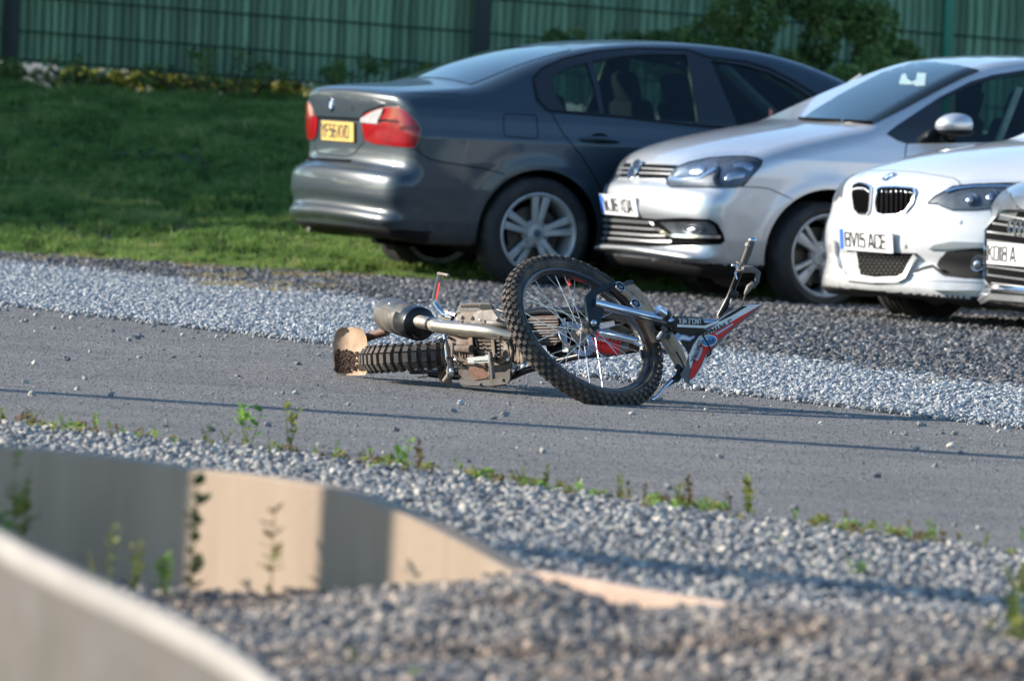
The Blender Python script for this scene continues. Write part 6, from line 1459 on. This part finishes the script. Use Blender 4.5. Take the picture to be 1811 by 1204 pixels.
MB().tube([bp(762, 660, BY + .1), bp(800, 664, BY + .08), bp(860, 668, BY + .06)], .016, 12).build('arm_tube', B['black'], sw)
# frame, tank section and things seen through the front wheel
fm = empty('frame', (0, 0, 0), 0, bike)
MB().tube([bp(900, 668, BY + .02), bp(930, 655, BY + .05), bp(980, 640, BY + .1), bp(1030, 628, BY + .14)], [.014, .013, .013, .013], 12).build('down_tube', B['black'], fm)
MB().tube([bp(905, 560, BY + .12), bp(960, 552, BY + .22), bp(1040, 552, BY + .26), bp(1150, 575, BY + .20), bp(1230, 580, BY + .08)], .020, 14).build('main_tube', B['black'], fm)
block('tank_panel', [(960, 572), (1010, 556), (1080, 560), (1130, 585), (1136, 622), (1070, 632), (1000, 636), (968, 625)], BY + .22, .14, B['black'], fm, .01)
block('number_strip', [(991, 563), (1000, 563), (1005, 622), (995, 622)], BY + .195, .003, B['white'], fm, .0005)
a_ = bp(1002, 572, BY + .190); b__ = bp(1002, 572, BY + .190)
def vtext(txt, px, py0, py1, Y_, w_, mat):
    a = bp(px, py0, Y_); b_ = bp(px + 4, py1, Y_); U = b_ - a; L = U.length; U.normalize(); Vv = Vector((1, 0, 0)); wd = sum(14 if c in '1I.' else 50 for c in txt if c != ' ') + 11 * (len(txt) - 1) + 22 * txt.count(' '); sc_ = L / wd; mb = MB(); x = 0
    for ch in txt:
        if ch == ' ': x += 22; continue
        for st in GLY[ch]:
            for p, q_ in zip(st[:-1], st[1:]):
                p = Vector(p); q_ = Vector(q_); d = (q_ - p).normalized(); e_ = Vector((-d.y, d.x)) * 6
                mb.prism([a + U * ((x + c.x) * sc_) + Vv * (c.y / 79 * w_) for c in (p + e_, p - e_, q_ - e_, q_ + e_)], Vector((0, -.0008, 0)))
        x += (14 if ch in '1I.' else 50) + 11
    return mb.build('lettering', mat, fm, smooth=False)
vtext('MOST', 991.5, 565, 588, BY + .193, .016, B['black']); vtext('ITION', 993.5, 597, 621, BY + .193, .016, B['black'])
block('side_sticker', [(1058, 572), (1086, 567), (1088, 575), (1062, 582)], BY + .215, .003, B['white'], fm, .0005)
# rear shock in red
sh = empty('shock_absorber', (0, 0, 0), 0, bike)
MB().tube([bp(1040, 610, BY + .12), bp(1098, 617, BY + .10)], [.020, .024], 16).build('shock_body', B['red'], sh)
for i in range(8): c_ = bp(1046 + i * 7, 611 + i * .8, BY + .115); MB().lathe(c_, Vector((1, 0, -.1)), [(.022, -.004), (.0285, -.002), (.0285, .002), (.022, .004)], 18).build('spring_coil', B['red'], sh)
MB().tube([bp(1095, 616, BY + .10), bp(1112, 614, BY + .10)], [.020, .014], 14).build('shock_eye', B['alu'], sh)
MB().tube([bp(1055, 592, BY + .1), bp(1078, 596, BY + .1)], .012, 10).build('red_reservoir', B['red'], sh)
MB().tube([bp(1060, 588, BY + .08), bp(1100, 596, BY + .08), bp(1128, 603, BY + .07)], [.017, .017, .015], 14).build('damper_rod', B['chrome'], sh)
MB().tube([bp(1122, 606, BY + .06), bp(1134, 612, BY + .06)], [.008, .006], 10).build('clevis', B['spoke'], sh)
# ============================================================ FOREGROUND: kerb wall, low board, curved coping, weeds, off-frame casters
m, nt, b, out = newmat('sandy_concrete'); vec = texco(nt)
c = ramp(nt, noise(nt, texco(nt, (1, 1, .15)), 5, 5, .6), [(0.3, (0.275, 0.20, 0.14)), (0.7, (0.36, 0.275, 0.20))])
c = mixc(nt, ramp(nt, noise(nt, texco(nt, (1, 1, .08)), 22, 4, .6), [(0.60, 0.0), (0.75, 0.5)]), c, (0.22, 0.155, 0.10))
nt.links.new(c, b.inputs['Base Color']); b.inputs['Roughness'].default_value = .85; bump(nt, b, noise(nt, vec, 60, 5, .6), .3, .005); M_SAND = m
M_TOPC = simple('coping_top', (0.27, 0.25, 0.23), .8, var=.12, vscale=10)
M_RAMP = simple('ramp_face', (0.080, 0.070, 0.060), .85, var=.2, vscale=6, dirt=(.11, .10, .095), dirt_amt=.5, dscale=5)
def wall(name, pts, thick, label, cat, mat_face, zb=-0.10):
    """pts: (px, py_top, px_bottom_ground_y): wall seen from the front; foot on the ground, top at a pixel height"""
    foot = [gr(x, 1056 + .12 * (x - 330) - .0, 0) for x, yt, yb in pts]; top = [at(x, yt, f.y) for (x, yt, yb), f in zip(pts, foot)]
    e = empty(name, foot[0]); tag(e, label, cat); n = len(pts); o0 = foot[0]
    nrm = []
    for i in range(n):
        d = foot[min(i + 1, n - 1)] - foot[max(i - 1, 0)]; d.z = 0; d.normalize(); nrm.append(Vector((-d.y, d.x, 0)) * thick if d.x > 0 else Vector((d.y, -d.x, 0)) * thick)
    V = []
    for f, t, q in zip(foot, top, nrm):
        t = Vector((f.x, f.y, t.z)); V += [Vector((f.x, f.y, zb)), t - Vector((0, 0, .006)), t + q * .08, t + q * .92, t + q - Vector((0, 0, .006)), Vector((f.x, f.y, zb)) + q]
    mb = MB(); mb.add([v - o0 for v in V], [(i * 6 + k, i * 6 + k + 1, (i + 1) * 6 + k + 1, (i + 1) * 6 + k) for i in range(n - 1) for k in range(5)] + [tuple(range(6)), tuple((n - 1) * 6 + k for k in range(6))])
    mb.build('wall_face', mat_face, e, angle=.5); return e, foot, top
wp = [(-60, 785, 1010), (100, 797, 1028), (220, 813, 1042), (330, 828, 1056), (450, 842, 1060), (565, 860, 1052), (620, 876, 1048), (690, 902, 1044), (760, 935, 1038), (830, 970, 1032), (880, 998, 1026), (915, 1016, 1022)]
# the wall runs on towards the viewer: interpolate for a smooth curve
def dens(P, m=5):
    P = np.array(P, float); t = np.arange(len(P)); tt = np.linspace(0, len(P) - 1, (len(P) - 1) * m + 1); return [tuple(np.interp(tt, t, P[:, k])[i] for k in range(P.shape[1])) for i in range(len(tt))]
KW, kfoot, ktop = wall('kerb_wall', dens(wp, 3), .07, 'long sandy concrete kerb wall tapering down to the right in the foreground gravel', 'wall', M_SAND)
lp = [(905, 1008, 1022), (960, 1013, 1032), (1020, 1022, 1052), (1080, 1034, 1072), (1140, 1045, 1080), (1220, 1057, 1084), (1300, 1071, 1086)]
wall('kerb_board', dens(lp, 3), .05, 'low sandy board half buried in gravel right of the kerb wall', 'kerb', simple('sandy_board', (.46, .33, .25), .85, var=.15, vscale=10, bmp=.2))
# curved coping close to the lens
def coping():
    pts = [(-80, 898), (0, 944), (60, 978), (130, 1012), (210, 1048), (290, 1085), (360, 1122), (430, 1165), (490, 1212), (540, 1262), (580, 1320)]
    pts = dens(pts, 3); D = np.linspace(12.6, 11.4, len(pts)); P_ = [at(x, y, float(d)) for (x, y), d in zip(pts, D)]
    o0 = Vector((P_[0].x, P_[0].y, 0)); e = empty('curved_ramp', o0); tag(e, 'blurred curved pale ramp edge filling the lower left corner, closest to the viewer', 'ramp')
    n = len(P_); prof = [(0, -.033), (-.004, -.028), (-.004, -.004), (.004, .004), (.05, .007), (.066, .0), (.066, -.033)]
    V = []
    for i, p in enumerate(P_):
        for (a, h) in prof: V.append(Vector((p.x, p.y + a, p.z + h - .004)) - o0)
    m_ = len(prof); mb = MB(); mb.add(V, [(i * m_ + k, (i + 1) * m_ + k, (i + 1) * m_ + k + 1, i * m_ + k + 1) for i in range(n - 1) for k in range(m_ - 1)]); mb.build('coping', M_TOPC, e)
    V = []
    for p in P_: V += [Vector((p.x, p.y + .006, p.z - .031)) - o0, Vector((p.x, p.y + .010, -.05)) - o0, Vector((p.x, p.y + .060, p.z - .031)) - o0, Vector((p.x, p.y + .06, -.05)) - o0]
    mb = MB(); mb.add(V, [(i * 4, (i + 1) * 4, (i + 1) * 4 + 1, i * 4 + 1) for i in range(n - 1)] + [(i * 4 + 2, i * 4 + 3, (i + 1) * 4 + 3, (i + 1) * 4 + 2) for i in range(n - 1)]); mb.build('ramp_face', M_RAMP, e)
coping()
# ---- weeds along the edge of the road and in the gravel
M_W = {k: leafy('weed_' + k, st, 9, .45, per='Island') for k, st in dict(
    green=[(0.2, (0.08, 0.17, 0.03)), (0.5, (0.18, 0.36, 0.06)), (0.8, (0.34, 0.46, 0.12))],
    olive=[(0.2, (0.09, 0.12, 0.03)), (0.5, (0.20, 0.25, 0.06)), (0.8, (0.34, 0.30, 0.10))],
    brown=[(0.2, (0.10, 0.055, 0.04)), (0.5, (0.18, 0.14, 0.06)), (0.8, (0.24, 0.26, 0.08))],
    dark=[(0.2, (0.02, 0.05, 0.02)), (0.5, (0.05, 0.10, 0.03)), (0.8, (0.10, 0.16, 0.05))]).items()}
def weed(px, pyb, pyt, kind, label, wpx=26, leaves=26, seed=0, stems=3, lf=.55, group='weeds rooted in the gravel edge', name='weed'):
    r = random.Random(seed + int(px)); g = gr(px, pyb); e = empty(name, g); tag(e, label, 'weed', group); sc_ = FPX / g.y; h = (pyb - pyt) / sc_; w = wpx / sc_
    st = MB(); lv_ = MB()
    for s_ in range(stems):
        tip = Vector((r.uniform(-.5, .5) * w, r.uniform(-.3, .3) * w, h * r.uniform(.65, 1.0) if s_ else h)); mid = tip * .5 + Vector((r.uniform(-.1, .1) * w, 0, 0)); st.tube([(0, 0, -.01), mid, tip], [.0022, .0016, .001], 5)
        for k in range(leaves // stems):
            t = r.uniform(.12, 1.0); p = (mid * (t / .5)) if t < .5 else mid + (tip - mid) * ((t - .5) / .5); a = r.uniform(0, 2 * PI); L = max(.016, min(.055, h * lf * (.62 if kind == 'green' else .42))) * r.uniform(.5, 1.1) * (1.15 - .5 * abs(t - .6))
            d = Vector((math.cos(a), math.sin(a), r.uniform(.1, 1.1))).normalized(); sd_ = d.cross(Vector((0, 0, 1))).normalized() * L * .34; b0 = p
            lv_.add([b0, b0 + d * L * .45 + sd_ + Vector((0, 0, -.001)), b0 + d * L, b0 + d * L * .45 - sd_, b0 + d * L * .5 - Vector((0, 0, L * .08))], [(0, 1, 4), (1, 2, 4), (2, 3, 4), (3, 0, 4)])
    st.build('stem', M_W['olive'] if kind != 'brown' else M_W['brown'], e); lv_.build('leaves', M_W[kind], e, smooth=False)
    return e
W = [
 (8, 752, 722, 'olive', 'short olive weed at the far left end of the road edge', 30, 30), (55, 755, 722, 'brown', 'brownish tufted weed second from the left along the road edge', 34, 40),
 (115, 757, 733, 'green', 'small bright weed left of the reddish seedling by the road edge', 26, 20), (140, 760, 742, 'brown', 'small reddish seedling beside the bright weed at far left', 22, 16),
 (168, 762, 730, 'green', 'slim upright weed with dark leaves left of centre-left road edge', 12, 18), (194, 764, 742, 'olive', 'tiny weed right of the slim upright one', 10, 10), (209, 768, 748, 'brown', 'dark rusty sprig closing the left row of weeds', 12, 12),
 (362, 785, 750, 'dark', 'short weed with a brown tip left of the tall bright one', 22, 20), (400, 782, 756, 'olive', 'stubby olive weed directly left of the tall bright weed', 20, 20),
 (440, 792, 706, 'green', 'tallest bright green weed with a large top leaf at the road edge', 46, 22), (511, 796, 708, 'olive', 'tall thin pale weed right of the tallest green one', 26, 26), (555, 808, 797, 'brown', 'tiny yellowish seedling before the slim green sprig', 14, 10),
 (597, 813, 782, 'green', 'slim green sprig alone near the white gravel left of the pair', 9, 14), (640, 818, 795, 'brown', 'dark red sprig beside a bright green one', 16, 16), (655, 812, 785, 'green', 'bright green seedling next to the dark red sprig', 14, 12),
 (680, 822, 803, 'olive', 'low olive seedling between two taller weeds', 18, 14), (711, 832, 780, 'green', 'twin-stemmed green weed left of the dark upright spike', 32, 30), (739, 836, 776, 'brown', 'dark upright spike weed in the middle of the road edge', 12, 34),
 (812, 843, 812, 'green', 'green two-leaved weed right of the dark spike', 24, 18), (842, 850, 824, 'olive', 'bushy olive weed beside the two-leaved one', 36, 30), (925, 864, 830, 'olive', 'wide low olive weed below the front wheel', 50, 40), (962, 866, 818, 'olive', 'upright olive weed right of the wide low one', 16, 26), (985, 868, 850, 'brown', 'small brown sprig at the foot of the upright olive weed', 20, 12),
 (1035, 876, 868, 'green', 'flat green mat of seedlings on the gravel edge', 44, 24), (1097, 886, 838, 'olive', 'thin curved weed left of the dark one below the handlebar', 16, 18), (1113, 886, 846, 'dark', 'dark narrow weed beside the thin curved one', 12, 24),
 (1160, 895, 872, 'olive', 'low olive weed left of the tall reddish pair', 44, 36), (1205, 895, 845, 'olive', 'thin branching weed of the tall reddish pair', 34, 26), (1222, 902, 838, 'brown', 'tall reddish weed beside the branching one', 22, 40), (1240, 905, 890, 'green', 'small yellow-green seedling right of the tall reddish weed', 18, 12), (1265, 904, 884, 'brown', 'small brown sprig between two tall weeds', 16, 14),
 (1325, 916, 842, 'olive', 'tall bushy weed with a green base standing alone right of centre', 40, 54), (1540, 948, 920, 'olive', 'low spreading weed with yellow leaves at right', 34, 26), (1575, 955, 928, 'brown', 'sprawling brown stem right of the yellow-leaved weed', 40, 20), (1648, 962, 915, 'green', 'upright seedling with large green leaves at right', 28, 16), (1808, 960, 930, 'green', 'green sprig cut by the right edge above the gravel', 14, 14),
]
for i, (x, yb, yt, k, lab, w_, nl) in enumerate(W): weed(x, yb, yt, k, lab, w_, nl, i, 1 if w_ < 15 else 3)
W2 = [(1515, 1022, 985, 'green', 'dark green clump in the grey gravel at right', 46, 60), (1512, 972, 965, 'green', 'flat bright seedling above the dark green clump', 26, 20), (1380, 966, 956, 'green', 'flat green seedling in the grey gravel near the tall lone weed', 24, 16), (1435, 1006, 998, 'green', 'tiny yellow-green seedling low in the gravel', 18, 12),
 (335, 1040, 840, 'dark', 'tall dark stalk in front of the sunlit wall section', 20, 30), (478, 1055, 900, 'brown', 'thin dry stalk in front of the middle of the sunlit wall', 14, 22), (290, 1055, 975, 'green', 'bright green weed at the foot of the dark wall section', 44, 40), (235, 1035, 950, 'olive', 'dry seed stalk before the dark wall', 30, 26), (190, 1020, 915, 'olive', 'thin dry stalk with pale seeds left of the dry seed stalk', 14, 16), (165, 1000, 975, 'olive', 'small yellow flower before the dark wall', 20, 12),
 (30, 960, 800, 'olive', 'tall purple-tinged grass at the left edge before the wall', 50, 40), (5, 930, 880, 'green', 'green leafy tuft at the left edge above the curved coping', 50, 40), (625, 1195, 1140, 'dark', 'single dark sprig in the foreground gravel', 16, 20), (735, 1215, 1180, 'green', 'pale green sprig at the lower edge of the view', 40, 20),
 (1450, 1190, 1110, 'dark', 'thin green stalk in the foreground gravel at right', 20, 20), (1400, 1215, 1180, 'green', 'yellow-green patch at the lower right edge', 60, 26)]
for i, (x, yb, yt, k, lab, w_, nl) in enumerate(W2): weed(x, max(yb, 1070 + .12 * (x - 330)) if (x < 500 and yb > 900) else yb, yt, k, lab, w_, nl, 50 + i, 1 if w_ < 25 else 4, .4, 'weeds in the foreground gravel')
for i, (x, yb, yt, k, lab, w_, nl) in enumerate([(1800, 1230, 1040, 'olive', 'blurred leafy bush in the lower right corner', 110, 200), (1805, 1060, 990, 'olive', 'blurred olive bush above the corner bush at the right edge', 70, 160), (1720, 1230, 1120, 'olive', 'loose stalks left of the corner bush', 60, 80)]):
    weed(x, yb, yt, k, lab, w_, nl, 90 + i, 9, .45, 'bushes at the lower right corner', 'bush')
LM = ['near the far left end', 'left of the tallest green weed', 'between the tall green weed and the spike', 'below the motorcycle engine', 'below the front wheel', 'below the handlebar', 'right of the lone bushy weed', 'towards the right edge']
for i in range(34):
    x = 20 + 1770 * (i + rnd.uniform(.1, .9)) / 34; yb = 752 + (.108 * x if x < 600 else .118 * x + 0) + rnd.uniform(-4, 8); k = rnd.choice(['green', 'olive', 'olive', 'brown']); h_ = rnd.uniform(12, 34)
    weed(x, yb, yb - h_, k, 'thin %s stem on the road edge, %s' % (k, LM[min(7, int(x / 227))]), rnd.uniform(7, 18), rnd.randint(8, 18), 200 + i, rnd.choice([1, 2]), .45, 'thin stems rooted along the road edge')
# low mixed growth along the gravel edge
for nm, mt_, n_, h_ in (('edge_growth', M_W['olive'], 80, .022), ('dead_growth', M_W['brown'], 90, .018), ('green_growth', M_W['green'], 28, .020)):
    cs = []; rr = []
    for i in range(n_):
        x = rnd.choice([rnd.uniform(-0.1, 1) * 1811, rnd.gauss(120, 90), rnd.gauss(700, 90), rnd.gauss(930, 70), rnd.gauss(1200, 60), rnd.gauss(1560, 60)]); q = gr(x, 752 + .118 * x); y_ = float(E_ROAD_NEAR(q.x)) + rnd.gauss(0, .13)
        cs.append((q.x, y_, h_ * rnd.uniform(.3, 1.0))); rr.append(rnd.uniform(.008, .026))
    o = leaf_cloud(nm, cs, rr, n_ * 16, .011, mt_, None, 70 + n_); tag(o, kind='stuff')
# ---- unseen cable casting the road line, and a second added for the gravel shadow
for (q0, q1, hh, rad, lab) in (((-400, 663), (2300, 842), 4.6, .10, 'upper taut cable between posts, its shadow crossing the road'), ((-300, 855), (2300, 1128), 5.0, .10, 'lower unseen cable, added for its soft shadow across the near gravel')):
    g0 = gr(*q0); g1 = gr(*q1)
    off = Vector((SUN_FROM.x, SUN_FROM.y, 0)) * (hh / math.tan(SUN_EL)); a = g0 + off; b_ = g1 + off; e = empty('overhead_cable', a); tag(e, lab, 'cable')
    MB().tube([Vector((0, 0, hh)), (b_ - a) * .5 + Vector((0, 0, hh)), (b_ - a) + Vector((0, 0, hh))], rad, 8).build('cable', B['black'], e)
    MB().tube([(0, 0, -.1), (0, 0, hh + .05)], .04, 10).build('post', M_POSTD, e)
# ---- boards standing left of the view whose shade falls on the kerb wall
def caster(px0, px1, y0, y1, dist, top, label, name='sign_board'):
    p0 = gr(px0, y0); p1 = gr(px1, y1); o_ = Vector((SUN_FROM.x, SUN_FROM.y, 0)) * dist; A = p0 + o_; Bq = p1 + o_
    n_ = Vector((-SUN_FROM.y, SUN_FROM.x, 0)); c_ = (A + Bq) / 2; hw = abs((Bq - A).dot(n_)) / 2; e = empty(name, c_); tag(e, label, 'board')
    u_ = n_ * hw; V = [-u_ + Vector((0, 0, -.05)), u_ + Vector((0, 0, -.05)), u_ + Vector((0, 0, top)), -u_ + Vector((0, 0, top))]
    MB().prism(V, Vector((SUN_FROM.x, SUN_FROM.y, 0)) * .03).build('panel', M_RAMP, e, smooth=False)
    MB().tube([-u_ * .8 + Vector((0, 0, -.1)) - Vector((SUN_FROM.x, SUN_FROM.y, 0)) * .03, -u_ * .8 + Vector((0, 0, top)) - Vector((SUN_FROM.x, SUN_FROM.y, 0)) * .03], .02, 8).build('post', M_POSTD, e)
caster(563, 688, 1084, 1099, 2.6, 1.5, 'narrow upright board standing left of the track whose shade bars the kerb wall', 'marker_board')
caster(-500, 328, 956, 1056, 3.0, 1.7, 'wide upright board standing left of the track near the kerb wall')
